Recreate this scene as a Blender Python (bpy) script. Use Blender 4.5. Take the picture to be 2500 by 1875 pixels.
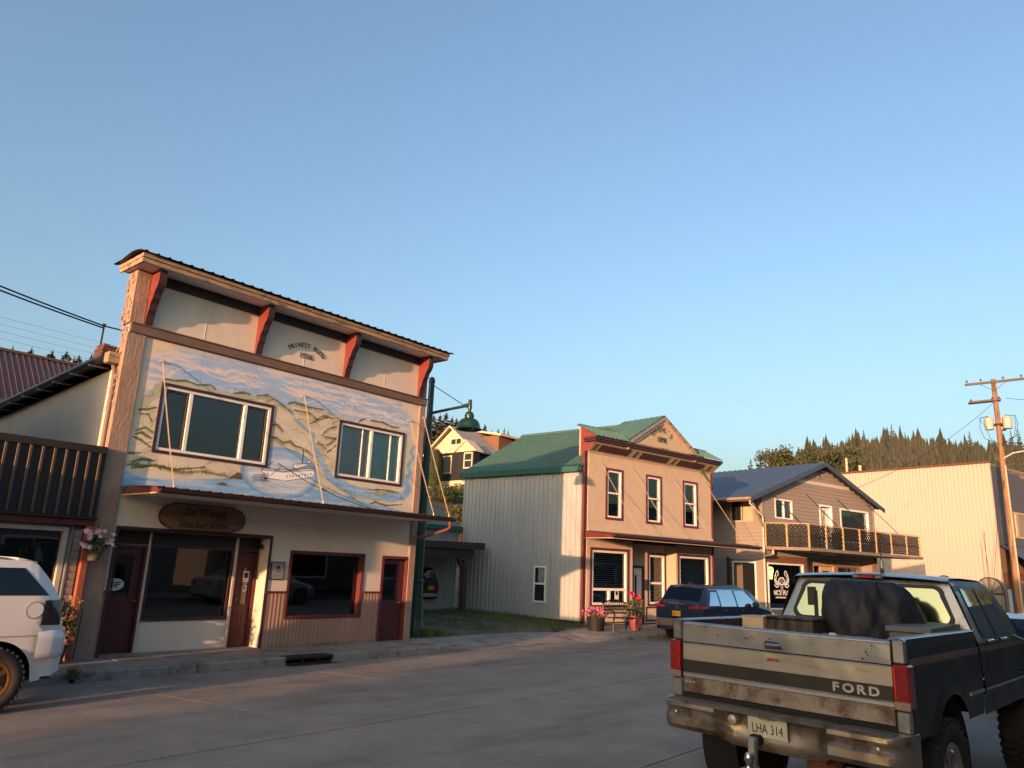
import bpy, bmesh, math, random
import numpy as np
from mathutils import Vector, Matrix
for o in list(bpy.data.objects): bpy.data.objects.remove(o)
scene = bpy.context.scene
R = math.radians
SKY_EL, SKY_DUST, SKY_OZ, SKY_STR = 4.7, 5.0, 1.75, 0.15
SUN_E, SUN_C, EXPO = 2.3, (1.0, .53, .29), 1.92
# ------------------------------------------------------------------ camera
cam = bpy.data.objects.new('camera', bpy.data.cameras.new('camera'))
scene.collection.objects.link(cam)
scene.camera = cam
cam.data.sensor_width = 36.0
cam.data.lens = 25.92
cam.data.clip_start = 0.1
cam.data.clip_end = 6000.0
YAW, PITCH, ROLL = R(49.0), R(13.8), R(2.47)
_f = Vector((math.sin(YAW)*math.cos(PITCH), math.cos(YAW)*math.cos(PITCH), math.sin(PITCH)))
_r = Vector((math.cos(YAW), -math.sin(YAW), 0.0))
_u = _r.cross(_f)
_r2 = math.cos(ROLL)*_r + math.sin(ROLL)*_u
_u2 = -math.sin(ROLL)*_r + math.cos(ROLL)*_u
cam.matrix_world = Matrix(((_r2.x, _u2.x, -_f.x, 0.0), (_r2.y, _u2.y, -_f.y, 0.0), (_r2.z, _u2.z, -_f.z, 2.07), (0, 0, 0, 1)))
# ------------------------------------------------------------------ sky and sun
SUN = Vector((1.0, 0.20, -0.082)).normalized()          # the way the light travels
world = bpy.data.worlds.new('World'); scene.world = world
world.use_nodes = True
_nt = world.node_tree
_bg = _nt.nodes['Background']
_sky = _nt.nodes.new('ShaderNodeTexSky')
_sky.sky_type = 'NISHITA'
_sky.sun_disc = False
_sky.sun_elevation = R(SKY_EL)
_sky.sun_rotation = math.atan2(-SUN.x, -SUN.y)
_sky.altitude = 0.0
_sky.air_density = 0.95
_sky.dust_density = SKY_DUST
_sky.ozone_density = SKY_OZ
_nt.links.new(_sky.outputs[0], _bg.inputs[0])
_bg.inputs[1].default_value = SKY_STR
sun = bpy.data.objects.new('sun', bpy.data.lights.new('sun', 'SUN'))
scene.collection.objects.link(sun)
sun.data.energy = SUN_E
sun.data.angle = R(0.6)
sun.data.color = SUN_C
sun.rotation_euler = SUN.to_track_quat('-Z', 'Y').to_euler()
sun.location = (-60, -12, 30)
scene.view_settings.view_transform = 'Standard'
scene.view_settings.look = 'None'
scene.view_settings.gamma = 1.0
scene.view_settings.use_curve_mapping = False
scene.view_settings.exposure = EXPO
# ------------------------------------------------------------------ helpers
COL = scene.collection
_B = {}
rnd = random.Random(7)
def tag(o, label=None, cat=None, group=None, kind=None):
    if label: o['label'] = label
    if cat: o['category'] = cat
    if group: o['group'] = group
    if kind: o['kind'] = kind
    return o
def thing(name, label, cat, loc=(0, 0, 0), rz=0.0, group=None):
    o = bpy.data.objects.new(name, None); COL.objects.link(o)
    o.location = loc; o.rotation_euler = (0, 0, rz); o.empty_display_size = 0.2
    return tag(o, label, cat, group)
def obj(name, me, mat=None, parent=None, loc=None, rot=None):
    o = bpy.data.objects.new(name, me); COL.objects.link(o)
    if mat and me is _B.get('b'):
        o.material_slots[0].link = 'OBJECT'; o.material_slots[0].material = mat
    elif mat and not me.materials:
        for m in (mat if isinstance(mat, (list, tuple)) else [mat]): me.materials.append(m)
    if parent: o.parent = parent
    if loc: o.location = loc
    if rot: o.rotation_euler = rot
    return o
def copy_tree(o, parent=None):
    c = o.copy(); COL.objects.link(c); c.parent = parent
    for ch in list(o.children): copy_tree(ch, c)
    return c
class MB:
    """collects faces and links them as one mesh object"""
    def __init__(s): s.v = []; s.f = []; s.m = []; s.mi = 0
    def face(s, pts):
        n = len(s.v); s.v += [tuple(p) for p in pts]; s.f.append(tuple(range(n, n+len(pts)))); s.m.append(s.mi); return s
    def add(s, vs, fs):
        n = len(s.v); s.v += [tuple(p) for p in vs]
        for f in fs: s.f.append(tuple(i+n for i in f)); s.m.append(s.mi)
        return s
    def box(s, a, b):
        x0, y0, z0 = (min(a[i], b[i]) for i in range(3)); x1, y1, z1 = (max(a[i], b[i]) for i in range(3))
        return s.add([(x0,y0,z0),(x1,y0,z0),(x1,y1,z0),(x0,y1,z0),(x0,y0,z1),(x1,y0,z1),(x1,y1,z1),(x0,y1,z1)],
                     [(0,3,2,1),(4,5,6,7),(0,1,5,4),(1,2,6,5),(2,3,7,6),(3,0,4,7)])
    def cham(s, a, b, c=0.01):
        """box with chamfered edges"""
        x0, y0, z0 = (min(a[i], b[i]) for i in range(3)); x1, y1, z1 = (max(a[i], b[i]) for i in range(3))
        c = min(c, (x1-x0)*.45, (y1-y0)*.45, (z1-z0)*.45)
        vs = []; 
        for (x, dx) in ((x0, c), (x1, -c)):
            for (y, dy) in ((y0, c), (y1, -c)):
                for (z, dz) in ((z0, c), (z1, -c)):
                    vs += [(x, y+dy, z+dz), (x+dx, y, z+dz), (x+dx, y+dy, z)]
        def k(i, j, l, ax): return (i*4+j*2+l)*3+ax
        fs = [(k(0,0,0,0),k(0,0,1,0),k(0,1,1,0),k(0,1,0,0)), (k(1,0,0,0),k(1,1,0,0),k(1,1,1,0),k(1,0,1,0)),
              (k(0,0,0,1),k(1,0,0,1),k(1,0,1,1),k(0,0,1,1)), (k(0,1,0,1),k(0,1,1,1),k(1,1,1,1),k(1,1,0,1)),
              (k(0,0,0,2),k(0,1,0,2),k(1,1,0,2),k(1,0,0,2)), (k(0,0,1,2),k(1,0,1,2),k(1,1,1,2),k(0,1,1,2))]
        for j in (0,1):
            for l in (0,1):
                fs.append((k(0,j,l,1),k(1,j,l,1),k(1,j,l,2),k(0,j,l,2)))
        for i in (0,1):
            for l in (0,1):
                fs.append((k(i,0,l,0),k(i,1,l,0),k(i,1,l,2),k(i,0,l,2)))
        for i in (0,1):
            for j in (0,1):
                fs.append((k(i,j,0,0),k(i,j,1,0),k(i,j,1,1),k(i,j,0,1)))
        for i in (0,1):
            for j in (0,1):
                for l in (0,1): fs.append((k(i,j,l,0),k(i,j,l,1),k(i,j,l,2)))
        return s.add(vs, fs)
    def prism(s, poly, a, b, axis='y'):
        """extrude a polygon: axis y -> poly is (x,z); axis x -> poly is (y,z); axis z -> (x,y)"""
        def P(p, t):
            return (p[0], t, p[1]) if axis == 'y' else ((t, p[0], p[1]) if axis == 'x' else (p[0], p[1], t))
        n = len(poly); vs = [P(p, a) for p in poly]+[P(p, b) for p in poly]
        fs = [tuple(range(n-1, -1, -1)), tuple(range(n, 2*n))]+[(i, (i+1) % n, n+(i+1) % n, n+i) for i in range(n)]
        return s.add(vs, fs)
    def hexa(s, p8):
        return s.add(p8, [(0,3,2,1),(4,5,6,7),(0,1,5,4),(1,2,6,5),(2,3,7,6),(3,0,4,7)])
    def tube(s, pts, r, n=8, cap=True):
        pts = [Vector(p) for p in pts]; rs = r if isinstance(r, (list, tuple)) else [r]*len(pts)
        base = len(s.v); prev = None
        for i, p in enumerate(pts):
            t = (pts[min(i+1, len(pts)-1)]-pts[max(i-1, 0)])
            t = t.normalized() if t.length > 1e-9 else Vector((0,0,1))
            a = prev if prev is not None else (Vector((0,0,1)) if abs(t.z) < .9 else Vector((1,0,0)))
            u = (a-t*a.dot(t)); u = u.normalized() if u.length > 1e-6 else t.orthogonal().normalized()
            prev = u; w = t.cross(u)
            for k in range(n):
                an = 2*math.pi*k/n; q = p+(u*math.cos(an)+w*math.sin(an))*rs[i]; s.v.append(tuple(q))
        for i in range(len(pts)-1):
            for k in range(n):
                s.f.append((base+i*n+k, base+i*n+(k+1) % n, base+(i+1)*n+(k+1) % n, base+(i+1)*n+k)); s.m.append(s.mi)
        if cap:
            s.f.append(tuple(base+k for k in range(n-1, -1, -1))); s.m.append(s.mi)
            e = base+(len(pts)-1)*n; s.f.append(tuple(e+k for k in range(n))); s.m.append(s.mi)
        return s
    def lathe(s, prof, c=(0,0,0), n=20, axis='z', cap=True):
        base = len(s.v)
        for (r, h) in prof:
            for k in range(n):
                an = 2*math.pi*k/n; a, b = r*math.cos(an), r*math.sin(an)
                p = (a, b, h) if axis == 'z' else ((h, a, b) if axis == 'x' else (b, h, a))
                s.v.append((c[0]+p[0], c[1]+p[1], c[2]+p[2]))
        for i in range(len(prof)-1):
            for k in range(n):
                s.f.append((base+i*n+k, base+i*n+(k+1) % n, base+(i+1)*n+(k+1) % n, base+(i+1)*n+k)); s.m.append(s.mi)
        for i in (0, len(prof)-1):
            if cap and prof[i][0] > 1e-4:
                f = tuple(base+i*n+k for k in range(n)); s.f.append(f if i else f[::-1]); s.m.append(s.mi)
        return s
    def grid(s, fn, nu, nv):
        base = len(s.v)
        for j in range(nv+1):
            for i in range(nu+1): s.v.append(tuple(fn(i/nu, j/nv)))
        for j in range(nv):
            for i in range(nu):
                a = base+j*(nu+1)+i; s.f.append((a, a+1, a+nu+2, a+nu+1)); s.m.append(s.mi)
        return s
    def wall(s, u0, u1, z0, z1, ops, y0, y1):
        """slab in the xz plane between y0 and y1 with rectangular openings (u0,u1,z0,z1)"""
        us = sorted({u0, u1, *[max(u0, min(u1, o[k])) for o in ops for k in (0, 1)]}); zs = sorted({z0, z1, *[max(z0, min(z1, o[k])) for o in ops for k in (2, 3)]})
        nu, nz = len(us)-1, len(zs)-1
        def solid(i, j):
            if i < 0 or j < 0 or i >= nu or j >= nz: return False
            cu, cz = (us[i]+us[i+1])/2, (zs[j]+zs[j+1])/2
            return not any(o[0] < cu < o[1] and o[2] < cz < o[3] for o in ops)
        for i in range(nu):
            for j in range(nz):
                if not solid(i, j): continue
                a, b, c, d = us[i], us[i+1], zs[j], zs[j+1]
                s.face([(a,y0,c),(b,y0,c),(b,y0,d),(a,y0,d)]); s.face([(b,y1,c),(a,y1,c),(a,y1,d),(b,y1,d)])
                if not solid(i-1, j): s.face([(a,y1,c),(a,y0,c),(a,y0,d),(a,y1,d)])
                if not solid(i+1, j): s.face([(b,y0,c),(b,y1,c),(b,y1,d),(b,y0,d)])
                if not solid(i, j-1): s.face([(a,y1,c),(b,y1,c),(b,y0,c),(a,y0,c)])
                if not solid(i, j+1): s.face([(a,y0,d),(b,y0,d),(b,y1,d),(a,y1,d)])
        return s
    def frame(s, u0, u1, z0, z1, w, y0, y1):
        """rectangular picture frame with the outer size given and member width w"""
        return s.wall(u0, u1, z0, z1, [(u0+w, u1-w, z0+w, z1-w)], y0, y1)
    def mesh(s, name='m', smooth=False):
        me = bpy.data.meshes.new(name); me.from_pydata(s.v, [], s.f)
        if max(s.m, default=0) > 0: me.polygons.foreach_set('material_index', s.m)
        if smooth: me.polygons.foreach_set('use_smooth', [True]*len(s.f))
        me.update(); return me
    def build(s, name, mat=None, parent=None, smooth=False, loc=None, rot=None, kind=None, label=None):
        me = s.mesh(name, smooth is not False)
        o = obj(name, me, mat, parent, loc, rot)
        if smooth is not False:
            weld(me)
            ang = 40 if smooth is True else smooth
            try: me.set_sharp_from_angle(angle=R(ang))
            except Exception: pass
        if kind: o['kind'] = kind
        if label: o['label'] = label
        return o
def weld(me, d=1e-5):
    bm = bmesh.new(); bm.from_mesh(me); bmesh.ops.remove_doubles(bm, verts=bm.verts, dist=d); bm.to_mesh(me); bm.free()
def unit_box():
    if 'b' not in _B: _B['b'] = MB().cham((0,0,0), (1,1,1), .06).mesh('piece'); _B['b'].materials.append(None)
    return _B['b']
def boxpart(name, a, b, mat, parent, c=0.008, loc=None, rot=None, label=None):
    return MB().cham(a, b, c).build(name, mat, parent, loc=loc, rot=rot, label=label)
# ------------------------------------------------------------------ materials
def lin(c):
    return tuple((x/12.92 if x <= .04045 else ((x+.055)/1.055)**2.4) for x in c)
_M = {}
def mat(name, col, rough=.7, metal=0.0, var=.12, scale=3.0, stretch=(1,1,1), bump=0.0, bscale=60.0, col2=None, thr=.55, soft=.06, scale2=2.0, stretch2=None, spec=.4, coat=0.0, fine=.0, emit=None, estr=0.0, bdist=.01):
    if name in _M: return _M[name]
    m = bpy.data.materials.new(name); m.use_nodes = True; nt = m.node_tree; N = nt.nodes; L = nt.links
    p = N['Principled BSDF']
    p.inputs['Roughness'].default_value = rough; p.inputs['Metallic'].default_value = metal
    p.inputs['Specular IOR Level'].default_value = spec; p.inputs['Coat Weight'].default_value = coat; p.inputs['Coat Roughness'].default_value = .06
    tc = N.new('ShaderNodeTexCoord')
    mp = N.new('ShaderNodeMapping'); mp.inputs['Scale'].default_value = stretch; L.new(tc.outputs['Object'], mp.inputs[0])
    n1 = N.new('ShaderNodeTexNoise'); n1.inputs['Scale'].default_value = scale; n1.inputs['Detail'].default_value = 6.0; n1.inputs['Roughness'].default_value = .62
    L.new(mp.outputs[0], n1.inputs['Vector'])
    r1 = N.new('ShaderNodeMapRange'); r1.inputs['From Min'].default_value = .25; r1.inputs['From Max'].default_value = .75
    r1.inputs['To Min'].default_value = 1-var; r1.inputs['To Max'].default_value = 1+var; L.new(n1.outputs['Fac'], r1.inputs['Value'])
    cur = None
    base = N.new('ShaderNodeRGB'); base.outputs[0].default_value = (*col, 1)
    cur = base.outputs[0]
    if col2 is not None:
        mp2 = N.new('ShaderNodeMapping'); mp2.inputs['Scale'].default_value = stretch2 or stretch; mp2.inputs['Location'].default_value = (3.1, 7.7, 1.3); L.new(tc.outputs['Object'], mp2.inputs[0])
        n2 = N.new('ShaderNodeTexNoise'); n2.inputs['Scale'].default_value = scale2; n2.inputs['Detail'].default_value = 9.0; n2.inputs['Roughness'].default_value = .68
        L.new(mp2.outputs[0], n2.inputs['Vector'])
        r2 = N.new('ShaderNodeMapRange'); r2.inputs['From Min'].default_value = thr-soft; r2.inputs['From Max'].default_value = thr+soft; r2.interpolation_type = 'SMOOTHSTEP'
        L.new(n2.outputs['Fac'], r2.inputs['Value'])
        mx = N.new('ShaderNodeMix'); mx.data_type = 'RGBA'; L.new(r2.outputs[0], mx.inputs[0]); L.new(cur, mx.inputs[6]); mx.inputs[7].default_value = (*col2, 1)
        cur = mx.outputs[2]
    mul = N.new('ShaderNodeMix'); mul.data_type = 'RGBA'; mul.blend_type = 'MULTIPLY'; mul.inputs[0].default_value = 1.0
    L.new(cur, mul.inputs[6]); L.new(r1.outputs[0], mul.inputs[7]); cur = mul.outputs[2]
    if fine > 0:
        n3 = N.new('ShaderNodeTexNoise'); n3.inputs['Scale'].default_value = 75.0; n3.inputs['Detail'].default_value = 3.0; n3.inputs['Roughness'].default_value = .8; L.new(tc.outputs['Object'], n3.inputs['Vector'])
        r3 = N.new('ShaderNodeMapRange'); r3.inputs['From Min'].default_value = .3; r3.inputs['From Max'].default_value = .7; r3.inputs['To Min'].default_value = 1-fine; r3.inputs['To Max'].default_value = 1+fine; L.new(n3.outputs['Fac'], r3.inputs['Value'])
        m3 = N.new('ShaderNodeMix'); m3.data_type = 'RGBA'; m3.blend_type = 'MULTIPLY'; m3.inputs[0].default_value = 1.0; L.new(cur, m3.inputs[6]); L.new(r3.outputs[0], m3.inputs[7]); cur = m3.outputs[2]
    L.new(cur, p.inputs['Base Color'])
    if rough > .12:
        rr = N.new('ShaderNodeMapRange'); rr.inputs['To Min'].default_value = max(.02, rough-.12); rr.inputs['To Max'].default_value = min(1, rough+.12); L.new(n1.outputs['Fac'], rr.inputs['Value']); L.new(rr.outputs[0], p.inputs['Roughness'])
    if bump > 0:
        nb = N.new('ShaderNodeTexNoise'); nb.inputs['Scale'].default_value = bscale; nb.inputs['Detail'].default_value = 5.0; L.new(mp.outputs[0], nb.inputs['Vector'])
        bp = N.new('ShaderNodeBump'); bp.inputs['Strength'].default_value = bump; bp.inputs['Distance'].default_value = bdist; L.new(nb.outputs['Fac'], bp.inputs['Height']); L.new(bp.outputs[0], p.inputs['Normal'])
    if emit:
        p.inputs['Emission Color'].default_value = (*emit, 1); p.inputs['Emission Strength'].default_value = estr
    _M[name] = m; return m
def glass_mat(name, tint=(.9,.95,.95), ior=1.5, rough=0.02, dens=0.0, boost=1.0, refl=(.95,.97,1)):
    """thin window pane: clear by transmission, mirror by Fresnel"""
    if name in _M: return _M[name]
    m = bpy.data.materials.new(name); m.use_nodes = True; nt = m.node_tree; N = nt.nodes; L = nt.links
    N.remove(N['Principled BSDF']); out = N['Material Output']
    t = N.new('ShaderNodeBsdfTransparent'); t.inputs[0].default_value = (*tint, 1)
    g = N.new('ShaderNodeBsdfGlossy'); g.inputs['Roughness'].default_value = rough; g.inputs[0].default_value = (*refl, 1)
    fr = N.new('ShaderNodeFresnel'); fr.inputs[0].default_value = ior
    mu = N.new('ShaderNodeMath'); mu.operation = 'MULTIPLY'; mu.inputs[1].default_value = boost; mu.use_clamp = True; L.new(fr.outputs[0], mu.inputs[0])
    tc = N.new('ShaderNodeTexCoord'); nz = N.new('ShaderNodeTexNoise'); nz.inputs['Scale'].default_value = 1.1; L.new(tc.outputs['Object'], nz.inputs['Vector'])
    bp = N.new('ShaderNodeBump'); bp.inputs['Strength'].default_value = .06; bp.inputs['Distance'].default_value = .02; L.new(nz.outputs['Fac'], bp.inputs['Height']); L.new(bp.outputs[0], g.inputs['Normal'])
    mx = N.new('ShaderNodeMixShader'); L.new(mu.outputs[0], mx.inputs[0]); L.new(t.outputs[0], mx.inputs[1]); L.new(g.outputs[0], mx.inputs[2]); L.new(mx.outputs[0], out.inputs[0])
    _M[name] = m; return m
# ------------------------------------------------------------------ lettering
def text_mesh(s, size, depth=.004, spacing=1.0, sx=1.0, bold=0.0):
    cu = bpy.data.curves.new('lettering', 'FONT'); cu.body = s; cu.size = size; cu.extrude = depth; cu.align_x = 'CENTER'; cu.align_y = 'CENTER'; cu.space_character = spacing; cu.resolution_u = 3; cu.offset = bold
    o = bpy.data.objects.new('lettering', cu); COL.objects.link(o)
    bpy.context.view_layer.update()
    me = bpy.data.meshes.new_from_object(o.evaluated_get(bpy.context.evaluated_depsgraph_get()))
    bpy.data.objects.remove(o); bpy.data.curves.remove(cu)
    if sx != 1.0: me.transform(Matrix.Diagonal((sx, 1, 1, 1)))
    return me
UP = Matrix.Rotation(R(90), 4, 'X')          # text in the xy plane -> standing, read from -y
def join_meshes(lst, name):
    b = MB()
    for me, mx in lst:
        b.add([tuple(mx @ v.co) for v in me.vertices], [tuple(p.vertices) for p in me.polygons])
    return b.mesh(name)
def arch_text(s, size, radius, cx, cz, step, depth=.006):
    """letters set on an arc, standing in the xz plane, top centre at (cx, cz)"""
    out = []
    n = len(s)
    for i, ch in enumerate(s):
        if ch == ' ': continue
        a = (i-(n-1)/2)*step
        me = text_mesh(ch, size, depth)
        mx = Matrix.Translation((cx+radius*math.sin(a), 0, cz-radius+radius*math.cos(a))) @ Matrix.Rotation(a, 4, 'Y') @ UP
        out.append((me, mx))
    return join_meshes(out, 'lettering')
def nib_text(lines, nib, ang, depth=.006):
    """broad-nib strokes: each stroke is a polyline in (x,z); nib is the pen width, ang its slope"""
    b = MB(); dx, dz = math.cos(ang)*nib/2, math.sin(ang)*nib/2
    for k, st in enumerate(lines):
        y = -depth*(1+.02*(k % 9))
        for (p, q) in zip(st, st[1:]):
            b.face([(p[0]-dx, y, p[1]-dz), (p[0]+dx, y, p[1]+dz), (q[0]+dx, y, q[1]+dz), (q[0]-dx, y, q[1]-dz)])
    return b
# ------------------------------------------------------------------ shared materials
m_conc = mat('road_concrete', (.245,.205,.172), .85, var=.22, scale=1.3, bump=.5, bscale=90, col2=(.175,.14,.115), thr=.57, soft=.14, scale2=1.1, stretch2=(.22,1,1), bdist=.012, fine=.42)
m_conc2 = mat('pavement_concrete', (.27,.235,.20), .85, var=.2, scale=2.2, bump=.5, bscale=110, col2=(.13,.12,.105), thr=.56, soft=.12, scale2=1.6, bdist=.010, fine=.35)
m_kerb = mat('kerb_concrete', (.25,.23,.20), .85, var=.22, scale=4, bump=.6, bscale=70, col2=(.10,.092,.08), thr=.56, soft=.1, scale2=2.4, fine=.3)
m_joint = mat('joint_dirt', (.035,.03,.026), .95, var=.3, scale=9)
m_dirt = mat('packed_gravel', (.13,.115,.095), .95, var=.35, scale=6, bump=.8, bscale=45, col2=(.05,.065,.025), thr=.52, soft=.08, scale2=.9, bdist=.02)
m_soil = mat('hill_ground', (.040,.040,.026), .95, var=.4, scale=.4, col2=(.07,.055,.035), scale2=.15)
m_grass = mat('grass_blade', (.075,.11,.03), .7, var=.45, scale=1.7, col2=(.13,.125,.04), thr=.55, soft=.1, scale2=1.2)
m_leaf_dark = mat('conifer_needles', (.030,.038,.022), .8, var=.4, scale=.9, col2=(.055,.048,.028), thr=.55, soft=.15, scale2=.6)
m_leaf_far = mat('far_conifer_needles', (.036,.043,.030), .9, var=.3, scale=.05, col2=(.062,.060,.045), thr=.55, soft=.2, scale2=.045)
m_leaf = mat('broad_leaves', (.045,.058,.024), .65, var=.5, scale=1.4, col2=(.07,.068,.03), thr=.55, soft=.15, scale2=.9)
m_bark = mat('bark', (.09,.07,.055), .9, var=.3, scale=3, stretch=(1,1,.2))
m_black = mat('black_gap', (.006,.006,.006), .9, var=.2)
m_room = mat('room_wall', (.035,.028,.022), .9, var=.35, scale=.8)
m_glass = glass_mat('window_glass', (.80,.86,.86), 1.52, boost=1.7)
m_glassd = glass_mat('dark_window_glass', (.34,.38,.38), 1.52, boost=2.0)
m_maroon = mat('maroon_paint', (.115,.026,.026), .55, var=.22, scale=5, col2=(.07,.022,.022), thr=.6)
m_dmaroon = mat('dark_maroon_trim', (.05,.022,.026), .5, var=.2, scale=5)
m_white = mat('white_vinyl', (.74,.72,.68), .45, var=.06, scale=4)
m_cream = mat('cream_paint', (.66,.575,.475), .7, var=.07, scale=1.4, bump=.12, bscale=60, col2=(.55,.47,.36), thr=.64, soft=.12, scale2=1.6, stretch2=(1,1,.4))
m_steel = mat('galvanised_steel', (.42,.42,.42), .42, metal=.8, var=.15, scale=6)
m_ink = mat('black_lettering', (.018,.014,.012), .7, var=.1)
BENDX = 17.5
def bend(x): return -.17*max(0.0, x-BENDX)
def rz(y): return max(0.0, .0116*(13.1-y))
# ------------------------------------------------------------------ terrain
def sstep(a, b, t):
    t = max(0.0, min(1.0, (t-a)/(b-a))); return t*t*(3-2*t)
def ridge_top(ang):
    """height of the far hill's crest by compass angle (degrees from +X towards +Y)"""
    pts = [(-60,24),(-30,46),(-8,52),(3,57),(8,62),(13,67),(18,64),(21.5,45),(25,27),(30,12),(45,6),(120,4)]
    for (a, h), (b, k) in zip(pts, pts[1:]):
        if a <= ang <= b: return h+(k-h)*sstep(a, b, ang)
    return 4.0
def g(x, y):
    yb = y-bend(x)
    z = -.12+9.4*sstep(32, 66, yb)+.11*max(0.0, yb-60)
    r = math.hypot(x, y)
    if r > 180:
        z = z*(1-sstep(180, 330, r))+ridge_top(math.degrees(math.atan2(y, x)))*sstep(230, 500, r)
    return z
_t = MB()
_xs = [-1200,-700,-400,-250,-160,-100,-60,-40,-20,-8,0,8,16,24,32,40,48,56,64,72,80,95,115,140,180,230,280,330,380,430,470,500,540,600,700,900,1300,2200]
_ys = [-1500,-700,-400,-250,-160,-100,-60,-30,-12,0,8,16,22,26,30,34,38,42,46,50,55,60,66,74,84,96,110,130,155,185,220,260,320,420,600,900,1500]
def _tf(u, v):
    x, y = _xs[round(u*(len(_xs)-1))], _ys[round(v*(len(_ys)-1))]; return (x, y, g(x, y))
_t.grid(_tf, len(_xs)-1, len(_ys)-1)
tag(_t.build('terrain', m_soil, smooth=60), kind='structure')
# ------------------------------------------------------------------ road of concrete slabs
_b = MB()
_rx = [-60,-30,-10,0,BENDX,30,45,62,90,140]
def _rf(u, v):
    x = _rx[round(u*(len(_rx)-1))]; y = .9+v*12.32; return (x, y+bend(x), rz(y)-.014)
_b.grid(_rf, len(_rx)-1, 6)
road = tag(_b.build('road', m_joint), kind='structure')
BANDS = [(11.262,13.09,-.19,7.78),(7.804,11.24,-.19,7.78),(4.322,7.78,-.07,7.78),(.92,4.30,-.07,7.78)]
for bi, (ya, yb, sk, y0) in enumerate(BANDS):
    for k in range(-10, 26):
        xa, xb = 6.19+3.45*(k-0)-.0, 6.19+3.45*(k+1)-.024
        b = MB(); nx, ny = 3, 2; vs = []; dz = rnd.uniform(-.0007, .0007); tl = 0.0
        for j in range(ny+1):
            for i in range(nx+1):
                y = ya+(yb-ya)*j/ny; x = xa+(xb-xa)*i/nx+sk*(y-y0)
                vs.append((x, y+bend(x), rz(y)+dz+tl*(i-1.5)))
        b.add(vs, [(j*4+i, j*4+i+1, j*4+i+5, j*4+i+4) for j in range(ny) for i in range(nx)])
        edge = [0,1,2,3,7,11,10,9,8,4]
        n0 = len(b.v); b.v += [(vs[e][0], vs[e][1], vs[e][2]-.06) for e in edge]
        for q in range(len(edge)): b.f.append((edge[q], n0+q, n0+(q+1) % len(edge), edge[(q+1) % len(edge)])); b.m.append(0)
        b.build('slab', m_conc, road)
# ------------------------------------------------------------------ pavements
pav = tag(MB().grid(lambda u, v: (-30+u*43.6, 13.22+v*3.2, .115), 4, 2).build('pavement', m_joint), kind='structure')
for k in range(24):
    xb = 13.6-1.52*k; xa = xb-1.508
    for (ya, yb) in ((13.26, 14.69), (14.70, 16.3)):
        if yb > 15 and not (5.8 < xb < 10.7): continue
        MB().cham((xa, ya, .06), (xb, yb, .145+rnd.uniform(-.003,.003)), .008).build('slab', m_conc2, pav)
def kerb_seg(x0, x1, h0, h1, parent, n=4):
    b = MB(); prof = lambda h: [(0,-.1),(0,h-.02),(.02,h),(.15,h),(.15,-.1)]
    vs = []
    for i in range(n+1):
        t = i/n; x = x0+(x1-x0)*t; h = max(.006, h0+(h1-h0)*t)
        for (dy, z) in prof(h): vs.append((x, 13.1+dy+bend(x), z+.002))
    fs = [(i*5+j, i*5+j+5, i*5+(j+1) % 5+5, i*5+(j+1) % 5) for i in range(n) for j in range(5)]+[(0,1,2,3,4), tuple(n*5+j for j in (4,3,2,1,0))]
    return b.add(vs, fs).build('kerb_stone', m_kerb, parent)
kerb = tag(MB().box((-30,13.16,-.1), (13.3,13.24,.03)).build('kerb', m_joint), kind='structure')
_xk = -18.0
for x0, x1 in [(-18,-14.6),(-14.58,-11.2),(-11.18,-7.6),(-7.58,-4.2),(-4.18,-.8),(-.78,2.6),(2.62,4.9),(4.98,6.95),(6.97,8.76),(9.86,11.6),(11.615,13.0)]:
    kerb_seg(x0, x1, .15, .15, kerb)
kerb_seg(13.015, 14.6, .15, .0, kerb)
kerb_seg(18.6, 20.35, .0, .15, kerb)
for i in range(12): kerb_seg(20.37+2.6*i, 22.95+2.6*i, .15, .15, kerb, 2)
# driveway apron and second pavement
apron = tag(MB().grid(lambda u, v: (13.58+u*5.6, 13.10+v*1.75+(bend(13.58+u*5.6)), .004+.125*sstep(0, 1, v)), 8, 6).build('driveway_apron', m_conc2), kind='structure')
def pav2(u, v):
    x = 19.16+u*42; return (x, 13.2+v*3.0+bend(x), .135*sstep(18.9, 20.4, x))
tag(MB().grid(pav2, 60, 2).build('pavement', m_conc2), kind='structure')
tag(MB().grid(lambda u, v: (13.33+u*8.7, 14.8+v*18, .122+.010*math.sin(u*9)*math.sin(v*14)+.13*sstep(.02,.22,v)), 14, 16).build('driveway', m_dirt, smooth=60), kind='structure')
# near pavement, on which the picture was taken
tag(MB().box((-60,-2.6,-.2), (BENDX,.74,.29)).build('near_pavement', m_conc2), kind='structure')
nk = tag(MB().box((-60,.745,-.2), (BENDX,.9,.285)).build('near_kerb', m_kerb), kind='structure')
# storm drain set into the kerb
dr = thing('storm_drain', 'rusty dark storm drain inlet set into the kerb below the shop window', 'drain', (8.77,13.1,0))
m_iron = mat('rusty_iron', (.035,.025,.022), .75, metal=.3, var=.3, scale=9)
MB().cham((0,-.03,.105),(1.08,.30,.152),.01).build('lid', m_iron, dr)
MB().box((0.0,.28,-.25),(1.08,.32,.10)).build('back_plate', m_black, dr)
MB().box((0.0,-.02,-.25),(1.08,.28,-.04)).build('sump', m_black, dr)
MB().cham((-.02,-.20,-.03),(1.10,-.03,.004),.004).build('grate_frame', m_iron, dr)
for x in (.36,.72): MB().cham((x-.012,-.02,-.04),(x+.012,.01,.105),.003).build('bar', m_iron, dr)
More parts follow.
